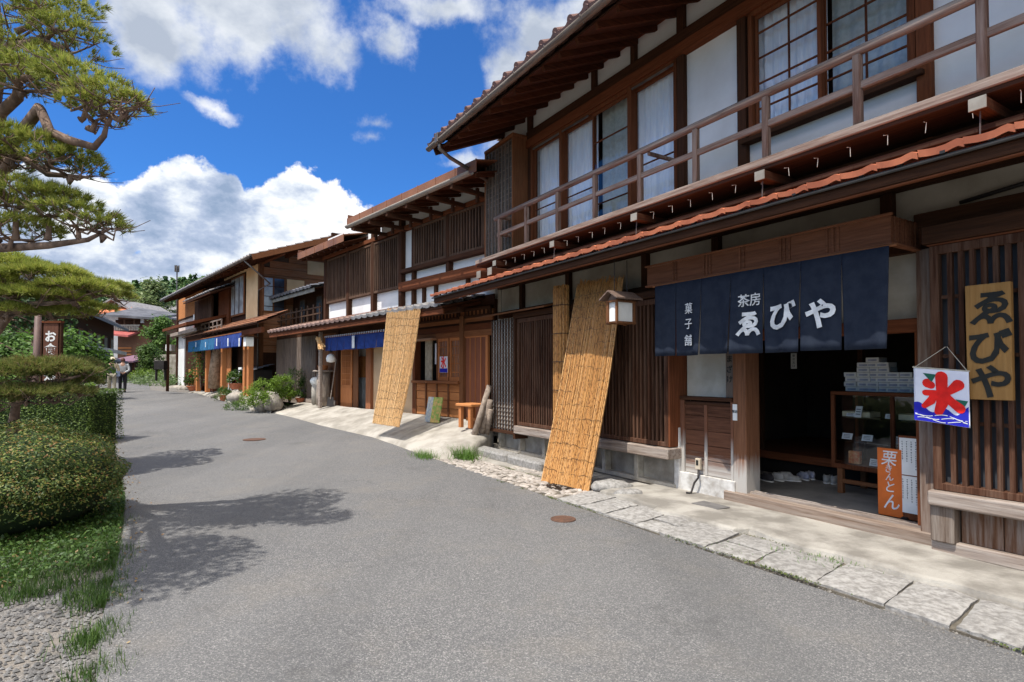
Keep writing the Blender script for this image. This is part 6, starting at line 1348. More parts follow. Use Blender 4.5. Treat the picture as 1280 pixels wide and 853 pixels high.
# stone wall / pale bank behind the flower bed
o = MB().box(0, 6, 0, .5, 0, 1.9).build('garden_wall', PLASTER_G, bevel=.03); P = dz(190, 455, 46); o.location = (P.x, P.y, 1.0); tag(o, 'pale low wall behind the flower bed at the end of the street', 'wall')
# ================================================================= trees
def tree(name, label, P, h, ells, leaf, mat, ncl, per, spread, trunk_r=.15, group=None, lean=(0, 0)):
    o = thing(name, label, 'tree', P, 0, group); t = MB(); top = Vector((lean[0], lean[1], h * .75))
    t.tube([(0, 0, -.3), tuple(top * .35 + Vector((.1, 0, 0))), tuple(top * .7), tuple(top)], [trunk_r, trunk_r * .8, trunk_r * .5, trunk_r * .25], 8)
    for (c, r) in ells:
        for k in range(3):
            b0 = top * random.uniform(.4, .9); e = Vector(c) + Vector((random.uniform(-.6, .6) * r[0], random.uniform(-.6, .6) * r[1], random.uniform(-.3, .4) * r[2])); t.tube([b0, b0.lerp(e, .5) + Vector((0, 0, .1 * r[2])), e], [trunk_r * .35, trunk_r * .2, trunk_r * .08], 5)
    t.build('trunk', BARK, o)
    ps = []; ds = []
    for (c, r) in ells:
        p, d = shell_pts(c, r, ncl, per, spread, top=-.8, inner=.45); ps.append(p); ds.append(d)
    from_np('crown', leaves(np.vstack(ps), leaf, dirs=np.vstack(ds)), 4, mat, o); return o
MAP = leafmat('maple_leaf', [(.05, .11, .015), (.10, .19, .03), (.15, .26, .045)])
CON = leafmat('conifer_leaf', [(.022, .05, .02), (.04, .08, .03), (.075, .12, .045)], .15)
BAM = leafmat('bamboo_leaf', [(.10, .15, .05), (.16, .21, .075), (.24, .28, .11)])
def at(px, py, Y): return depth_pt(px, py, Y)
P = at(40, 470, 21); tree('maple_tree', 'bright green broadleaf tree filling the space behind the brown sign', (P.x, P.y, road_z(21) - .1), 3.2, [((-2.2, 0, 2.3), (1.6, 1.0, .9)), ((-.6, .4, 2.0), (1.3, 1.0, .8)), ((.7, .6, 2.1), (1.1, .9, .7)), ((-.6, 0, 1.2), (2.2, 1.2, .7)), ((1.5, 1, 1.5), (.55, .6, .5)), ((-3.2, .4, 1.3), (1.3, 1, .8))], .17, MAP, 90, 16, .16)
P = at(62, 470, 27); tree('dark_tree', 'dark leafy tree rising behind the bright green one', (P.x, P.y, .3), 5.5, [((-2.5, 0, 4.2), (2.4, 1.6, 1.3)), ((-.6, .5, 4.0), (1.4, 1.4, .8)), ((-5, 0, 3.6), (2.4, 1.6, 1.5)), ((-3, 0, 2.6), (3, 1.6, 1.2))], .2, LEAF_D, 110, 16, .2)
P = at(100, 470, 84); tree('conifer_tree', 'pointed dark conifer behind the left rooftops', (P.x, P.y, 4.5), 11, [((0, 0, 5.5), (2.2, 1.6, 2.4)), ((0, 0, 8), (1.4, 1.2, 2.2)), ((.1, 0, 10), (.6, .6, 1.7)), ((3.4, 0, 6), (2.4, 1.6, 1.9)), ((5.8, 0, 5.4), (2.0, 1.4, 1.5)), ((-3.0, 0, 5.5), (2.0, 1.4, 2.6))], .45, CON, 110, 18, .35, .3)
P = at(175, 400, 85); tree('bamboo_grove_tree', 'pale yellowish-green feathery tree on the slope, left of the bamboo-like one', (P.x, P.y, 0), 14, [((0, 0, 11), (2.6, 2, 2.2)), ((0, 0, 8), (3, 2, 2.5))], .5, BAM, 100, 16, .45, .3)
P = at(190, 400, 88); tree('bamboo_grove_tree', 'tall pale feathery tree standing on the slope above the far houses', (P.x, P.y, 0), 17, [((0, 0, 13.5), (1.8, 1.6, 2.6)), ((.8, 0, 10), (3, 2, 3)), ((3.5, 0, 8), (2.5, 2, 2.5))], .5, BAM, 110, 16, .45, .3)
P = at(205, 440, 52); tree('pine_like_tree', 'light green layered tree left of the fourth house', (P.x, P.y, .8), 5.5, [((-.8, 0, 4.2), (1.2, 1.0, .7)), ((.2, 0, 3.2), (1.5, 1, .6)), ((-1.0, 0, 2.3), (1.3, 1, .6)), ((-.2, 0, 5.1), (.8, .7, .6)), ((.6, 0, 1.4), (1.0, .8, .6))], .22, MAP, 70, 16, .2, .14)
P = at(188, 460, 44); tree('round_tree', 'rounded bright green tree above the yellow shrub at the street bend', (P.x, P.y, .9), 2.6, [((0, 0, 1.6), (.95, .9, .9)), ((.1, 0, .8), (1.0, .9, .6)), ((-.2, 0, 2.2), (.7, .6, .5))], .15, LEAF_G, 90, 16, .13, .1)
bush('yellow_shrub', 'low yellow-green shrub under the round tree', (at(182, 465, 40).x, 40, .85), [((0, 0, .3), (1.3, .6, .42))], .11, LEAF_Y, 90, 16, .12, stems=False)
# hills and forest
HS = [(-300, 150, 18), (-140, 190, 22), (-80, 190, 26), (-20, 200, 34), (60, 230, 40), (160, 240, 44), (300, 260, 40)]
def hz_(x, y):
    b = 0
    for (cx, cy, hh) in ((-130, 250, 30), (-60, 255, 33), (30, 290, 44), (150, 300, 48), (-230, 240, 32)): b += .74 * hh * math.exp(-((x - cx) / 75) ** 2 - ((y - cy) / 75) ** 2)
    return b
m = MB().grid(lambda u, v: (-420 + 800 * u, 105 + 330 * v, .1 + hz_(-420 + 800 * u, 105 + 330 * v) * min(1, v * 6) + 0), 60, 30); struct(m.build('hills', plain('forest_floor', (.03, .05, .02), (.02, .035, .015), .1, .95, 0), smooth=True))
cs = []; ds = []
rr = random.Random(9)
for i in range(1700):
    x = rr.uniform(-190, 20); y = rr.uniform(125, 250); zt = hz_(x, y) * min(1, (y - 105) / 330 * 6); hh = rr.uniform(4, 7.5); r0 = rr.uniform(1.6, 2.8)
    n = 45; t = np.array([rr.random() ** .7 for _ in range(n)]); ang = RNG.uniform(0, 6.283, n); rad = r0 * (1 - t * .85) * RNG.uniform(.6, 1.1, n)
    cs.append(np.stack([x + rad * np.cos(ang), y + rad * np.sin(ang), zt + t * hh], 1)); ds.append(np.stack([np.cos(ang), np.sin(ang), np.full(n, .6)], 1))
o = from_np('forest', leaves(np.vstack(cs), 1.9, .7, dirs=np.vstack(ds)), 4, leafmat('forest_leaf', [(.05, .11, .04), (.08, .16, .055), (.12, .20, .06), (.18, .24, .075)], .15, .02)); tag(o, 'distant wooded hillside beyond the houses', 'forest', kind='stuff')
P = at(221, 360, 150); o = thing('antenna_mast', 'thin dark antenna mast on the wooded hill', 'mast', (P.x, P.y, 0)); zt = at(221, 333, 150).z; MB().tube([(0, 0, 5), (0, 0, zt)], .17, 6).build('mast', METAL, o)
for k in range(5): a = k * 1.256; MB().box(-.12, .12, -.12, .12, zt - 1.5, zt + .2).build('antenna_panel', METAL, o).location = (.45 * math.cos(a), .45 * math.sin(a), 0)
# ================================================================= left foreground: hedges
HB = leafmat('hedge_leaf', [(.035, .07, .010), (.07, .125, .016), (.13, .195, .028), (.20, .27, .05)], .3, 1.5)
def hedge_box(label, x0, x1, y0, y1, z0, z1, n, leaf):
    o = thing('box_hedge', label, 'hedge', ((x0 + x1) / 2, (y0 + y1) / 2, 0)); cx, cy = (x0 + x1) / 2, (y0 + y1) / 2
    hx, hy = (x1 - x0) / 2, (y1 - y0) / 2; A_ = [(x1 - x0) * (z1 - z0)] * 2 + [(y1 - y0) * (z1 - z0)] * 2 + [(x1 - x0) * (y1 - y0)]; tot = sum(A_); ps = []; ds = []
    for k, a in enumerate(A_):
        q = int(n * a / tot); u = RNG.uniform(-1, 1, q); v = RNG.uniform(0, 1, q); dpt = np.abs(RNG.normal(size=q)) * .05; wob = .03 * np.sin(u * 9) * np.sin(v * 5 + k)
        if k == 0: p = np.stack([u * hx, -hy + dpt + wob, z0 + v * (z1 - z0)], 1); d = (0, -1, .3)
        elif k == 1: p = np.stack([u * hx, hy - dpt, z0 + v * (z1 - z0)], 1); d = (0, 1, .3)
        elif k == 2: p = np.stack([hx - dpt + wob, u * hy, z0 + v * (z1 - z0)], 1); d = (1, 0, .3)
        elif k == 3: p = np.stack([-hx + dpt, u * hy, z0 + v * (z1 - z0)], 1); d = (-1, 0, .3)
        else: p = np.stack([u * hx, (v * 2 - 1) * hy, z1 - dpt + .02 * np.sin(u * 17)], 1); d = (0, 0, 1)
        ps.append(p); ds.append(np.tile(np.array(d, float), (q, 1)))
    from_np('foliage', leaves(np.vstack(ps), leaf, .6, dirs=np.vstack(ds) * .8), 4, HB, o)
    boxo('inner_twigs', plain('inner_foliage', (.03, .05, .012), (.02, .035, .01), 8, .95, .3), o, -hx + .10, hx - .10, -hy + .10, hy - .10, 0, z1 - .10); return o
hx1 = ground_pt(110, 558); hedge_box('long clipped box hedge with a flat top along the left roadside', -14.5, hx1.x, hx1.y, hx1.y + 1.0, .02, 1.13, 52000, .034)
# round azalea
P = ground_pt(60, 680); C0 = Vector((-4.78, 5.40, .45))
o = thing('round_azalea', 'big rounded azalea bush with reddish-brown leaf tips at the left roadside', 'shrub', (C0.x, C0.y, 0)); 
AZ = leafmat('azalea_leaf', [(.030, .055, .010), (.06, .105, .014), (.13, .19, .028), (.25, .25, .05), (.28, .12, .04)], .25, 2.2)
ps = []; ds = []
for (c, r, q) in [((0, 0, .42), (.98, .95, .55), 30000), ((-1.4, .2, .45), (1.1, .95, .55), 20000), ((-.5, -.55, .3), (.9, .6, .42), 13000)]:
    d = RNG.normal(size=(q, 3)); d[:, 2] = np.abs(d[:, 2]) * 1.1 - .35; d /= np.linalg.norm(d, axis=1)[:, None]
    lump = 1 + .06 * np.sin(d[:, 0] * 9) * np.sin(d[:, 1] * 8 + 1) + .04 * np.sin(d[:, 2] * 14); k = (lump - np.abs(RNG.normal(size=q)) * .05)[:, None]
    p = np.array(c) + d * k * np.array(r); ok = p[:, 2] > .02; ps.append(p[ok]); ds.append(d[ok])
from_np('foliage', leaves(np.vstack(ps), .026, .5, dirs=np.vstack(ds)), 4, AZ, o)
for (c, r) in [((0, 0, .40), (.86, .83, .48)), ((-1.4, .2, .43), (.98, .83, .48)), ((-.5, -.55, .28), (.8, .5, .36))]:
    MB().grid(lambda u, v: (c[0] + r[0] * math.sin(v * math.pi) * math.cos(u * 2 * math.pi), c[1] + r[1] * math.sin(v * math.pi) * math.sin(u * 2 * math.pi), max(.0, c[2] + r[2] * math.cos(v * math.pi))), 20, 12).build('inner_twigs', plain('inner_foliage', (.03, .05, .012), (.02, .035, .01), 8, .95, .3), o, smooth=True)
# smaller clipped shrub behind
bush('clipped_shrub', 'small bright clipped shrub between the hedge and the low pine branches', (at(88, 486, 14).x, 14, .2), [((0, 0, .9), (.55, .5, .22)), ((0, 0, .6), (.6, .5, .35))], .05, LEAF_Y, 120, 18, .05)
# grass bank: blades
def blades(pts, h, w, lean=.5):
    n = len(pts); a = RNG.uniform(0, 6.283, n); l = RNG.uniform(.1, 1, n) * lean; hh = h * RNG.uniform(.4, 1.1, n); v = np.empty((n, 3, 3)); s = np.stack([-np.sin(a), np.cos(a), np.zeros(n)], 1) * w
    v[:, 0] = pts - s; v[:, 1] = pts + s; v[:, 2] = pts + np.stack([np.cos(a) * l * hh, np.sin(a) * l * hh, hh], 1); return v.reshape(-1, 3)
def scatter(poly, n):
    xs_, ys_ = [p[0] for p in poly], [p[1] for p in poly]; out = []
    while len(out) < n:
        x, y = random.uniform(min(xs_), max(xs_)), random.uniform(min(ys_), max(ys_)); ins = False
        for i in range(len(poly)):
            (x1, y1), (x2, y2) = poly[i], poly[i - 1]
            if (y1 > y) != (y2 > y) and x < (x2 - x1) * (y - y1) / (y2 - y1) + x1: ins = not ins
        if ins: out.append((x, y, road_z(y) - .02))
    return np.array(out)
GRASS = leafmat('grass_blade', [(.03, .07, .012), (.06, .12, .018), (.11, .18, .03)], .3, 3)
gp = [tuple(ground_pt(*q)[:2]) for q in [(-90, 770), (60, 722), (120, 712), (146, 700), (152, 660), (156, 625), (150, 596), (118, 610), (-90, 660)]]
p = scatter(gp, 24000); G1_ = blades(p, .075, .003, 1.1)
tf = []
for (px, py) in [(150, 690), (146, 705), (142, 725), (138, 745), (128, 752), (130, 790), (128, 840), (124, 800), (136, 640), (146, 655), (20, 745), (50, 738), (90, 728), (112, 742)]:
    c = ground_pt(px, py); q = RNG.normal(size=(260, 3)) * np.array([.07, .09, 0]) + np.array([c.x - .03, c.y, -.02]); tf.append(q)
G2 = blades(np.vstack(tf), .085, .003, .9)
pf = [tuple(ground_pt(*q)[:2]) for q in [(133, 520), (140, 545), (152, 592), (140, 600), (120, 560)]]
G3 = blades(scatter(pf, 2500), .07, .004, .8)
o = from_np('grass', np.vstack([G1_, G2, G3]), 3, GRASS); tag(o, 'green grass and weeds along the foot of the hedge', 'grass', kind='stuff')
lp_ = scatter(gp, 9000); lp_[:, 2] += RNG.uniform(.02, .09, len(lp_)); o = from_np('ground_cover', leaves(lp_, .03, .6), 4, GRASS); tag(o, 'small-leaved ground cover under the azalea', 'ground cover', kind='stuff')
# moss and grit gathered along the paving joints
rr = random.Random(31); mp_ = []
for _ in range(46):
    x = rr.uniform(-9.2, 2.5); y = rr.choice([-1.665, -1.665, -1.035]) + rr.uniform(-.01, .01); n_ = rr.randint(20, 110); L_ = rr.uniform(.03, .16)
    for _ in range(n_): Pq = A.w(x + rr.gauss(0, L_), y + rr.gauss(0, .012), rr.uniform(.004, .022)); mp_.append(tuple(Pq))
o = from_np('moss', leaves(np.array(mp_), .013, .8), 4, leafmat('moss_leaf', [(.05, .08, .015), (.10, .13, .025), (.15, .15, .05)], .1, 3)); tag(o, 'moss and tiny weeds growing in the joints along the road edge', 'moss', kind='stuff')
q = MB()
for _ in range(1500):
    e_ = rr.choice([0, 0, 1]); x = rr.uniform(-9, 3)
    if e_ == 0: Pq = A.w(x, -1.70 - abs(rr.gauss(0, .05)), .006)
    else:
        yy_ = rr.uniform(2.2, 12); xl_ = np.interp(yy_, yy, lx); Pq = Vector((xl_ + abs(rr.gauss(0, .08)) + .02, yy_, road_z(yy_) + .006))
    r = rr.uniform(.002, .006) * (2 if rr.random() < .05 else 1); s = [(Pq.x + a_ * r * rr.uniform(.7, 1.4), Pq.y + b_ * r * rr.uniform(.7, 1.4), Pq.z + c_ * r) for a_, b_, c_ in ((1, 0, 0), (0, 1, 0), (-1, 0, 0), (0, -1, 0), (0, 0, 1))]
    q.add(s, [(0, 1, 4), (1, 2, 4), (2, 3, 4), (3, 0, 4)])
o = q.build('grit', plain('grit_stone', (.32, .29, .25), (.20, .18, .15), 9, .9, .1, isl=.8), recalc=False); tag(o, 'fine grit washed up along both edges of the asphalt', 'grit', kind='stuff')
# fallen leaves under the hedge
q = scatter(gp + gp[:1], 500); q[:, 2] += .05; q2_ = np.array([[np.interp(t, yy, lx) + abs(random.gauss(0, .12)), t, road_z(t) + .012] for t in np.random.default_rng(4).uniform(3, 12, 160)])
o = from_np('leaf_litter', leaves(np.vstack([q, q2_]), .03, .5), 4, leafmat('dry_leaf', [(.16, .09, .04), (.26, .16, .07), (.34, .25, .12)], .1, 2)); tag(o, 'brown fallen leaves scattered below the hedge and at the road edge', 'fallen leaves', kind='stuff')
# gravel stones on the verge
gv = [tuple(ground_pt(*q)[:2]) for q in [(-250, 853), (-250, 760), (30, 735), (110, 722), (140, 716), (130, 760), (124, 790), (118, 853), (112, 1000), (-300, 1000)]]
p = scatter(gv, 3800); q = MB(); rr = random.Random(2)
for (x, y, _) in p:
    r = rr.uniform(.005, .016) * (1.5 if rr.random() < .08 else 1); s = []
    for (ax, ay, az_) in ((1, 0, 0), (0, 1, 0), (-1, 0, 0), (0, -1, 0), (0, 0, 1)): k = rr.uniform(.7, 1.4); s.append((x + ax * r * k, y + ay * r * k, -.024 + az_ * r * .9))
    q.add(s, [(0, 1, 4), (1, 2, 4), (2, 3, 4), (3, 0, 4)])
o = q.build('gravel', plain('gravel_stone', (.26, .25, .235), (.17, .16, .15), 9, .9, .1, isl=.8), recalc=False); tag(o, 'loose grey gravel on the left verge', 'gravel', kind='stuff')
def weed(P, n, h, label, w=.004):
    q = RNG.normal(size=(n, 3)) * np.array([.17, .09, 0]); v = blades(q, h, w, 1.6); o = from_np('weed_tuft', v, 3, leafmat('fresh_weed', [(.07, .15, .02), (.13, .24, .03)])); o.location = P; o.rotation_euler = (0, 0, A.a - math.pi / 2); tag(o, label, 'weeds', kind='stuff')
weed(ground_pt(530, 572), 300, .14, 'patch of weeds at the road end of the concrete apron'); weed(ground_pt(580, 573), 380, .22, 'taller bright weeds at the corner where apron meets cobbles', .006)
weed(ground_pt(1020, 700), 200, .05, 'thin moss and weeds in the gap between paving slabs and pavement'); weed(ground_pt(905, 684), 90, .03, 'tiny weeds beside the slabs just out from the doorway post')
# ================================================================= the garden pine
NEED = leafmat('pine_needle', [(.15, .19, .03), (.27, .32, .05), (.40, .44, .08), (.48, .42, .12)], .4, 1.6)
NEED2 = leafmat('low_pine_needle', [(.10, .14, .03), (.18, .22, .045), (.26, .26, .07), (.32, .21, .10)], .35, 1.6)
def pine(name, label, base, limbs, pads, mat, dens, L=.085, needle=.0035, n=20):
    """pads: (centre, radii, attach point) flat layered foliage on twisting twigs"""
    o = thing(name, label, 'tree', base); B0 = Vector(base); t = MB()
    for pts_, rs_ in limbs: t.tube([Vector(p) - B0 for p in pts_], rs_, 9)
    cs, ds = [], []
    for (c, r, att) in pads:
        c = Vector(c); att = Vector(att); k = int(dens * r[0] * r[1]); rr = random.Random(int(abs(c.x * 1000)) + 3)
        lower = c - Vector((0, 0, r[2] * .8)); nb = max(5, int(9 * r[0]))
        t.tube([att - B0, att.lerp(lower, .5) + Vector((0, 0, -.06)) - B0, lower - B0], [.03, .022, .016], 6)
        ends = []
        for i in range(nb):
            a = 6.283 * i / nb + rr.uniform(-.3, .3); q = rr.uniform(.55, .95); e = c + Vector((r[0] * q * math.cos(a), r[1] * q * math.sin(a), -r[2] * .25 + r[2] * .3 * (1 - q)))
            s0 = lower.lerp(att, rr.uniform(0, .3)); mid = s0.lerp(e, .5) + Vector((rr.uniform(-.06, .06), rr.uniform(-.06, .06), rr.uniform(-.10, .02)))
            t.tube([s0 - B0, mid - B0, e - B0], [.014, .009, .004], 5); ends += [(mid, e)]
            for _ in range(4):
                f = rr.uniform(.3, 1); b0 = mid.lerp(e, f); e2 = b0 + Vector((rr.uniform(-.22, .22), rr.uniform(-.22, .22), rr.uniform(.02, .14))); t.tube([b0 - B0, b0.lerp(e2, .5) + Vector((rr.uniform(-.03, .03), 0, -.02)) - B0, e2 - B0], [.006, .004, .003], 4)
        m_ = int(k); th = RNG.uniform(0, 6.283, m_); ra = np.sqrt(RNG.uniform(0, 1, m_)); x = r[0] * ra * np.cos(th); y = r[1] * ra * np.sin(th)
        lump = .5 + .5 * np.sin(x * 9 + c.x * 7) * np.sin(y * 9 + c.y * 5); keep = RNG.uniform(0, 1, m_) < (.45 + .6 * lump); x, y, ra, lump = x[keep], y[keep], ra[keep], lump[keep]
        z_ = r[2] * (np.sqrt(np.maximum(0, 1 - ra ** 2)) * (.55 + .45 * lump) - .15) * RNG.uniform(.45, 1.05, len(x))
        cs.append(np.stack([x, y, z_], 1) + np.array(c - B0)); dd = np.stack([x / r[0] * .9, y / r[1] * .9, .75 + 0 * x], 1); ds.append(dd / np.linalg.norm(dd, axis=1)[:, None])
    t.build('trunk', BARK, o, smooth=True, recalc=False)
    from_np('needles', tufts(np.vstack(cs), np.vstack(ds), L, n, needle, .9), 3, mat, o); return o
def pd(px, py, Y, rx, ry, rz, att): return (tuple(at(px, py, Y)), (rx, ry, rz), tuple(at(*att)))
limbs = [([(-4.9, 5.3, -.1), (-4.95, 5.2, 1.2), (-5.15, 5.3, 2.4), (-4.9, 5.2, 3.4), (-4.7, 5.1, 4.3), (-4.75, 5.1, 5.0)], [.16, .145, .12, .10, .08, .05]),
         ([(-4.95, 5.2, 3.0), tuple(at(0, 142, 5.0)), tuple(at(22, 122, 4.9)), tuple(at(24, 100, 4.9)), tuple(at(60, 92, 4.9))], [.07, .05, .045, .035, .02]),
         ([(-4.95, 5.2, 3.1), tuple(at(50, 135, 4.8)), tuple(at(62, 165, 4.7)), tuple(at(85, 175, 4.6)), tuple(at(118, 184, 4.6)), tuple(at(130, 170, 4.6)), tuple(at(135, 150, 4.6))], [.05, .045, .04, .034, .03, .022, .012]),
         ([(-4.95, 5.2, 2.9), tuple(at(20, 190, 4.8)), tuple(at(60, 218, 4.8)), tuple(at(110, 222, 4.8))], [.05, .035, .025, .012]),
         ([(-5.0, 5.2, 2.6), tuple(at(0, 310, 4.9)), tuple(at(60, 307, 4.8)), tuple(at(110, 300, 4.8)), tuple(at(138, 286, 4.8))], [.06, .04, .03, .02, .01]),
         ([(-4.8, 5.2, 4.0), tuple(at(10, 60, 5.0)), tuple(at(50, 50, 5.0)), tuple(at(80, 60, 5.0))], [.05, .04, .03, .015])]
pads = [pd(92, 52, 5.0, .30, .35, .16, (60, 62, 5.0)), pd(72, 20, 5.0, .34, .4, .15, (40, 50, 5.0)), pd(20, 30, 5.0, .40, .45, .18, (20, 60, 5.0)), pd(25, 70, 5.0, .34, .4, .15, (15, 70, 5.0)), pd(50, -10, 5.1, .5, .5, .2, (20, 40, 5.0)),
        pd(30, 100, 4.8, .40, .45, .13, (24, 110, 4.9)), pd(75, 95, 4.7, .36, .4, .15, (70, 120, 4.7)), pd(110, 110, 4.6, .34, .4, .15, (100, 150, 4.6)), pd(140, 128, 4.6, .27, .32, .13, (130, 150, 4.6)), pd(158, 130, 4.6, .16, .22, .08, (140, 145, 4.6)), pd(120, 140, 4.6, .22, .3, .09, (110, 160, 4.6)), pd(-20, 95, 4.8, .4, .4, .2, (0, 110, 4.8)),
        pd(15, 180, 4.8, .42, .45, .15, (20, 205, 4.8)), pd(60, 192, 4.8, .36, .4, .14, (60, 215, 4.8)), pd(84, 206, 4.8, .27, .35, .12, (90, 220, 4.8)), pd(-25, 200, 4.8, .4, .4, .2, (0, 220, 4.8)),
        pd(20, 242, 4.8, .40, .45, .14, (20, 300, 4.8)), pd(62, 252, 4.8, .36, .4, .13, (60, 300, 4.8)), pd(98, 270, 4.8, .30, .35, .13, (100, 300, 4.8)), pd(126, 282, 4.8, .20, .3, .08, (130, 295, 4.8)), pd(-25, 260, 4.8, .4, .4, .2, (0, 300, 4.8)), pd(15, 285, 4.8, .4, .4, .10, (10, 310, 4.8))]
pine('garden_pine', 'pruned pine with layered pads and twisting limbs at the upper left', (-4.9, 5.3, 0), limbs, pads + [((-3.95, 3.45, 3.6), (.5, .5, .16), (-4.7, 4.6, 3.2)), ((-3.85, 2.9, 3.5), (.45, .45, .15), (-4.7, 4.4, 3.1)), ((-4.35, 3.7, 3.7), (.45, .45, .16), (-4.7, 4.6, 3.2)), ((-3.95, 3.2, 3.75), (.6, .55, .2), (-4.7, 4.6, 3.2)), ((-4.0, 3.5, 3.5), (.55, .5, .2), (-4.7, 4.6, 3.2)), ((-4.1, 2.9, 3.45), (.45, .5, .2), (-4.7, 4.6, 3.2)), ((-4.3, 3.1, 3.8), (.5, .5, .2), (-4.7, 4.6, 3.2))], NEED, 1250, .075)
limbs = [([(-8.4, 8.2, 0), (-8.2, 8.1, .9), tuple(at(10, 395, 8.3)), tuple(at(40, 380, 8.2)), tuple(at(95, 378, 8.2))], [.12, .10, .06, .04, .02]), ([(-8.2, 8.1, 1.2), tuple(at(30, 360, 8.4)), tuple(at(80, 356, 8.6)), tuple(at(118, 362, 9))], [.07, .05, .03, .012])]
pads = [pd(10, 335, 8.2, .6, .5, .25, (10, 380, 8.3)), pd(55, 345, 8.2, .6, .5, .22, (50, 378, 8.2)), pd(95, 362, 8.3, .5, .5, .20, (90, 378, 8.2)), pd(40, 372, 8.2, .7, .5, .15, (40, 382, 8.2)), pd(128, 360, 9.0, .36, .4, .15, (110, 365, 8.6)), pd(150, 372, 9.4, .2, .3, .10, (140, 365, 9)), pd(70, 392, 8.6, .55, .4, .12, (60, 388, 8.3)), pd(112, 386, 9.2, .35, .4, .12, (95, 380, 8.3)), pd(-20, 360, 8.2, .6, .5, .35, (0, 380, 8.2)), pd(5, 390, 8.2, .5, .4, .15, (10, 395, 8.2))]
pine('background_pine', 'second pine with broad olive-green pads behind the first, above the brown sign', (-8.4, 8.2, 0), limbs, pads, NEED, 1700, .10, .005, 20)
limbs = [([(-7.2, 8.2, 0), (-7.1, 8.1, .5), tuple(at(20, 505, 7.8)), tuple(at(60, 480, 7.8)), tuple(at(100, 470, 7.8))], [.10, .08, .05, .03, .015])]
pads = [pd(5, 470, 7.6, .55, .5, .22, (20, 500, 7.8)), pd(50, 462, 7.8, .55, .5, .22, (50, 485, 7.8)), pd(86, 466, 7.9, .36, .4, .22, (78, 478, 7.8)), pd(104, 480, 8.2, .20, .3, .20, (95, 480, 8)), pd(-20, 500, 7.6, .5, .5, .3, (0, 505, 7.7)), pd(35, 492, 7.6, .55, .4, .14, (30, 500, 7.7)), pd(75, 492, 7.8, .4, .4, .14, (60, 495, 7.8)), pd(102, 458, 8.6, .24, .3, .16, (95, 470, 8.2))]
pine('low_pine', 'low spreading pine with brownish-green needles just above the box hedge', (-7.2, 8.2, 0), limbs, pads, NEED2, 2000, .09, .005, 20)
# brown sign and pole
P = at(64, 470, 11.5); sg2 = thing('brown_roadside_sign', 'brown upright sign with white characters standing in the bushes at the left', 'sign', (P.x, P.y, .05)); w = .18
z1_ = at(64, 404, 11.5).z - .05; boxo('board', wood('sign_brown', (.07, .03, .02), (.13, .06, .04), 'z'), sg2, -w, w, -.03, .03, .6, z1_, bevel=.005); boxo('frame', W_RED_X, sg2, -w - .03, w + .03, -.05, .05, z1_, z1_ + .04)
for s in (-w, w): boxo('post', W_DARK_Z, sg2, s - .03, s + .03, -.03, .03, 0, z1_ + .001 if s > 0 else z1_)
for k, ch in enumerate('お食事処'): text('white_lettering', ch, .24, .0, -.032, z1_ - .27 - k * .26, WHITEINK, sg2, .03)
P = at(43, 470, 11.2); o = MB().tube([(0, 0, 0), (.05, 0, at(43, 388, 11.2).z)], .055, 10).build('brown_pole', plain('brown_paint', (.14, .085, .07), None, 5, .6, .05), smooth=True); o.location = (P.x, P.y, 0); tag(o, 'plain brown round pole standing left of the brown sign', 'pole')
# ================================================================= people
def skin_mesh(name, verts, edges, radii, mat, parent, sub=2):
    me = bpy.data.meshes.new('t'); me.from_pydata([Vector(v) for v in verts], edges, []); ob = bpy.data.objects.new('t', me); COL.objects.link(ob)
    md = ob.modifiers.new('k', 'SKIN'); md.use_smooth_shade = True
    for i, r in enumerate(radii): sv = me.skin_vertices[0].data[i]; sv.radius = r if isinstance(r, tuple) else (r, r); sv.use_root = (i == 0)
    s = ob.modifiers.new('s', 'SUBSURF'); s.levels = sub; s.render_levels = sub
    bpy.context.view_layer.update(); dg = bpy.context.evaluated_depsgraph_get(); m2 = bpy.data.meshes.new_from_object(ob.evaluated_get(dg)); COL.objects.unlink(ob); bpy.data.objects.remove(ob)
    m2.name = name; m2.materials.clear(); m2.materials.append(mat); o = bpy.data.objects.new(name, m2); COL.objects.link(o); o.parent = parent; return o
SKIN = plain('skin', (.45, .26, .18), (.40, .22, .15), 8, .6, 0)
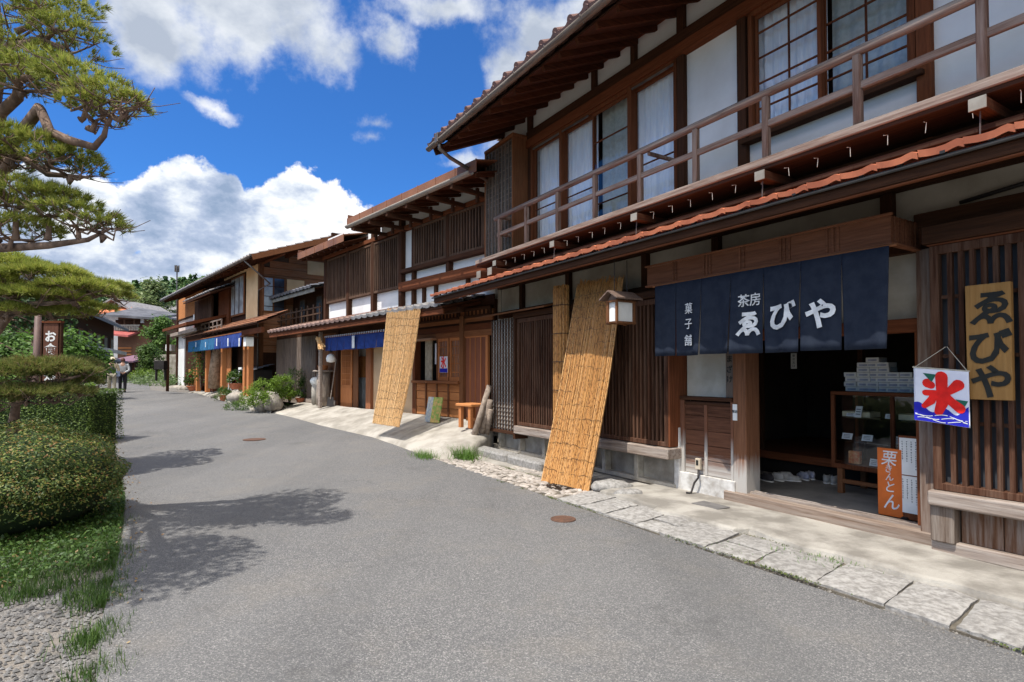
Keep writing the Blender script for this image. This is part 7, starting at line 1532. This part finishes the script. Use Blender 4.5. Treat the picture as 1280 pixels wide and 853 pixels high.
def person(label, P, h, rz, hair, top, legs, hands_back=False, hat=None, vest=None, bag=None, step=.10, group=None):
    k = h / 1.65; S = lambda v: tuple(q * k for q in v)
    o = thing('person', label, 'person', P, rz, group)
    # joints: figure faces +y
    hipL, hipR = (-.09, 0, .86), (.09, 0, .86); kL, kR = (-.10, .06 * step * 5, .47), (.10, -.02, .47); aL, aR = (-.10, step, .08), (.10, -step * .8, .09)
    tL, tR = (-.11, step + .15, .035), (.11, -step * .8 + .14, .04)
    if hands_back: arms = [((-.20, 0, 1.34), (-.27, -.06, 1.08), (-.05, -.17, .95)), ((.20, 0, 1.34), (.27, -.06, 1.08), (.04, -.19, .93))]
    else: arms = [((-.20, 0, 1.34), (-.26, -.03, 1.07), (-.26, .05, .83)), ((.20, 0, 1.34), (.26, .0, 1.07), (.25, .10, .83))]
    V = [(0, 0, .90), (0, .01, 1.10), (0, 0, 1.30), (0, .0, 1.40), (0, .01, 1.47), (0, .02, 1.56), (0, .03, 1.60)]; E = [(0, 1), (1, 2), (2, 3), (3, 4), (4, 5), (5, 6)]; Rr = [(.15, .11), (.135, .10), (.155, .10), (.09, .07), .052, (.078, .09), (.07, .08)]
    for (hp, kn, an, to) in ((hipL, kL, aL, tL), (hipR, kR, aR, tR)):
        i = len(V); V += [hp, kn, an, to]; E += [(0, i), (i, i + 1), (i + 1, i + 2), (i + 2, i + 3)]; Rr += [.085, .058, .042, .035]
    for (sh, elb, wr) in arms:
        i = len(V); hd = Vector(wr) + (Vector(wr) - Vector(elb)).normalized() * .08; V += [sh, elb, wr, tuple(hd)]; E += [(2, i), (i, i + 1), (i + 1, i + 2), (i + 2, i + 3)]; Rr += [.055, .042, .03, .036]
    skin_mesh('body', [S(v) for v in V], E, [tuple(q * k for q in r) if isinstance(r, tuple) else r * k for r in Rr], SKIN, o)
    # trousers
    V = [(0, 0, .93), hipL, kL, (aL[0], aL[1], .10), hipR, kR, (aR[0], aR[1], .11)]; E = [(0, 1), (1, 2), (2, 3), (0, 4), (4, 5), (5, 6)]; Rr = [(.165, .125), .105, .082, .072, .105, .082, .072]
    skin_mesh('trousers', [S(v) for v in V], E, [tuple(q * k for q in r) if isinstance(r, tuple) else r * k for r in Rr], legs, o)
    V = [(0, 0, .90), (0, .01, 1.10), (0, 0, 1.30), (0, 0, 1.39)]; E = [(0, 1), (1, 2), (2, 3)]; Rr = [(.168, .13), (.15, .115), (.172, .115), (.09, .075)]
    for (sh, elb, wr) in arms:
        i = len(V); w2 = Vector(elb).lerp(Vector(wr), .75); V += [sh, elb, tuple(w2)]; E += [(2, i), (i, i + 1), (i + 1, i + 2)]; Rr += [.072, .058, .046]
    skin_mesh('shirt', [S(v) for v in V], E, [tuple(q * k for q in r) if isinstance(r, tuple) else r * k for r in Rr], top, o)
    if vest: skin_mesh('vest', [S(v) for v in [(0, 0, .88), (0, 0, 1.10), (0, -.01, 1.32)]], [(0, 1), (1, 2)], [(.185 * k, .145 * k), (.168 * k, .132 * k), (.165 * k, .128 * k)], vest, o)
    hm = MB().grid(lambda u, v: (.094 * k * math.sin(v * 2.2) * math.cos(u * 6.2832), (.015 + .102 * math.sin(v * 2.2) * math.sin(u * 6.2832) - .02 * v) * k, (1.575 + .115 * math.cos(v * 2.2)) * k), 18, 10); hm.build('hair', hair, o, smooth=True)
    fc = MB(); 
    for s in (-.032, .032): fc.lathe((s * k, .112 * k, 1.575 * k), [(.002, -.009), (.010, 0), (.002, .009)], 8)
    fc.build('eyes', BLACKINK, o); MB().hexa([(-.014 * k, .105 * k, 1.535 * k), (.014 * k, .105 * k, 1.535 * k), (.014 * k, .13 * k, 1.54 * k), (-.014 * k, .13 * k, 1.54 * k)], [(-.006 * k, .1 * k, 1.585 * k), (.006 * k, .1 * k, 1.585 * k), (.005 * k, .108 * k, 1.585 * k), (-.005 * k, .108 * k, 1.585 * k)]).build('nose', SKIN, o)
    for s, (a_, t_) in enumerate(((aL, tL), (aR, tR))): MB().hexa([S((a_[0] - .045, a_[1] - .07, 0)), S((a_[0] + .045, a_[1] - .07, 0)), S((t_[0] + .045, t_[1] + .05, 0)), S((t_[0] - .045, t_[1] + .05, 0))], [S((a_[0] - .04, a_[1] - .06, .09)), S((a_[0] + .04, a_[1] - .06, .09)), S((t_[0] + .035, t_[1] + .03, .055)), S((t_[0] - .035, t_[1] + .03, .055))]).build('shoe', BLACKINK, o, bevel=.012)
    if hat: MB().lathe((0, .01 * k, 1.60 * k), [(.21 * k, -.005), (.20 * k, .005), (.115 * k, .02), (.108 * k, .085), (.06 * k, .105), (.001, .108)], 20).build('hat', hat, o, smooth=True)
    if bag: MB().box(-.10, .10, -.05, .05, -.14, .12).build('shoulder_bag', bag, o, bevel=.02).location = S((.22, .02, .92))
    return o
HW = plain('straw_hat_cloth', (.62, .52, .38), (.52, .43, .31), 20, .9, .1); BR = plain('brown_hair', (.10, .035, .025), None, 30, .6, 0); BK = plain('dark_hair', (.02, .015, .012), None, 30, .5, 0)
rzp = 0.55
P1 = ground_pt(139.5, 491.5); P1.z -= .0; person('person in a pale sun hat, dark waistcoat and beige trousers, walking away', P1, 1.60, rzp, BK, plain('beige_shirt', (.52, .42, .28), None, 9, .9, 0), plain('beige_trousers', (.36, .32, .24), None, 9, .9, 0), hat=HW, vest=plain('dark_waistcoat', (.06, .06, .07), None, 9, .9, 0), bag=plain('blue_bag', (.30, .36, .50), None, 9, .8, 0))
P2 = ground_pt(153, 490.5); person('person in a pale grey shirt, walking away with hands clasped behind the back', P2, 1.58, rzp, BR, plain('grey_shirt', (.42, .43, .44), None, 9, .9, 0), plain('dark_trousers', (.025, .023, .028), None, 9, .9, 0), hands_back=True)
P3 = ground_pt(119, 489.5); person('person in grey trousers standing mostly hidden behind the low pine and hedge', P3, 1.6, rzp, BK, plain('blueish_shirt', (.35, .40, .48), None, 9, .9, 0), plain('grey_trousers', (.22, .22, .22), None, 9, .9, 0))
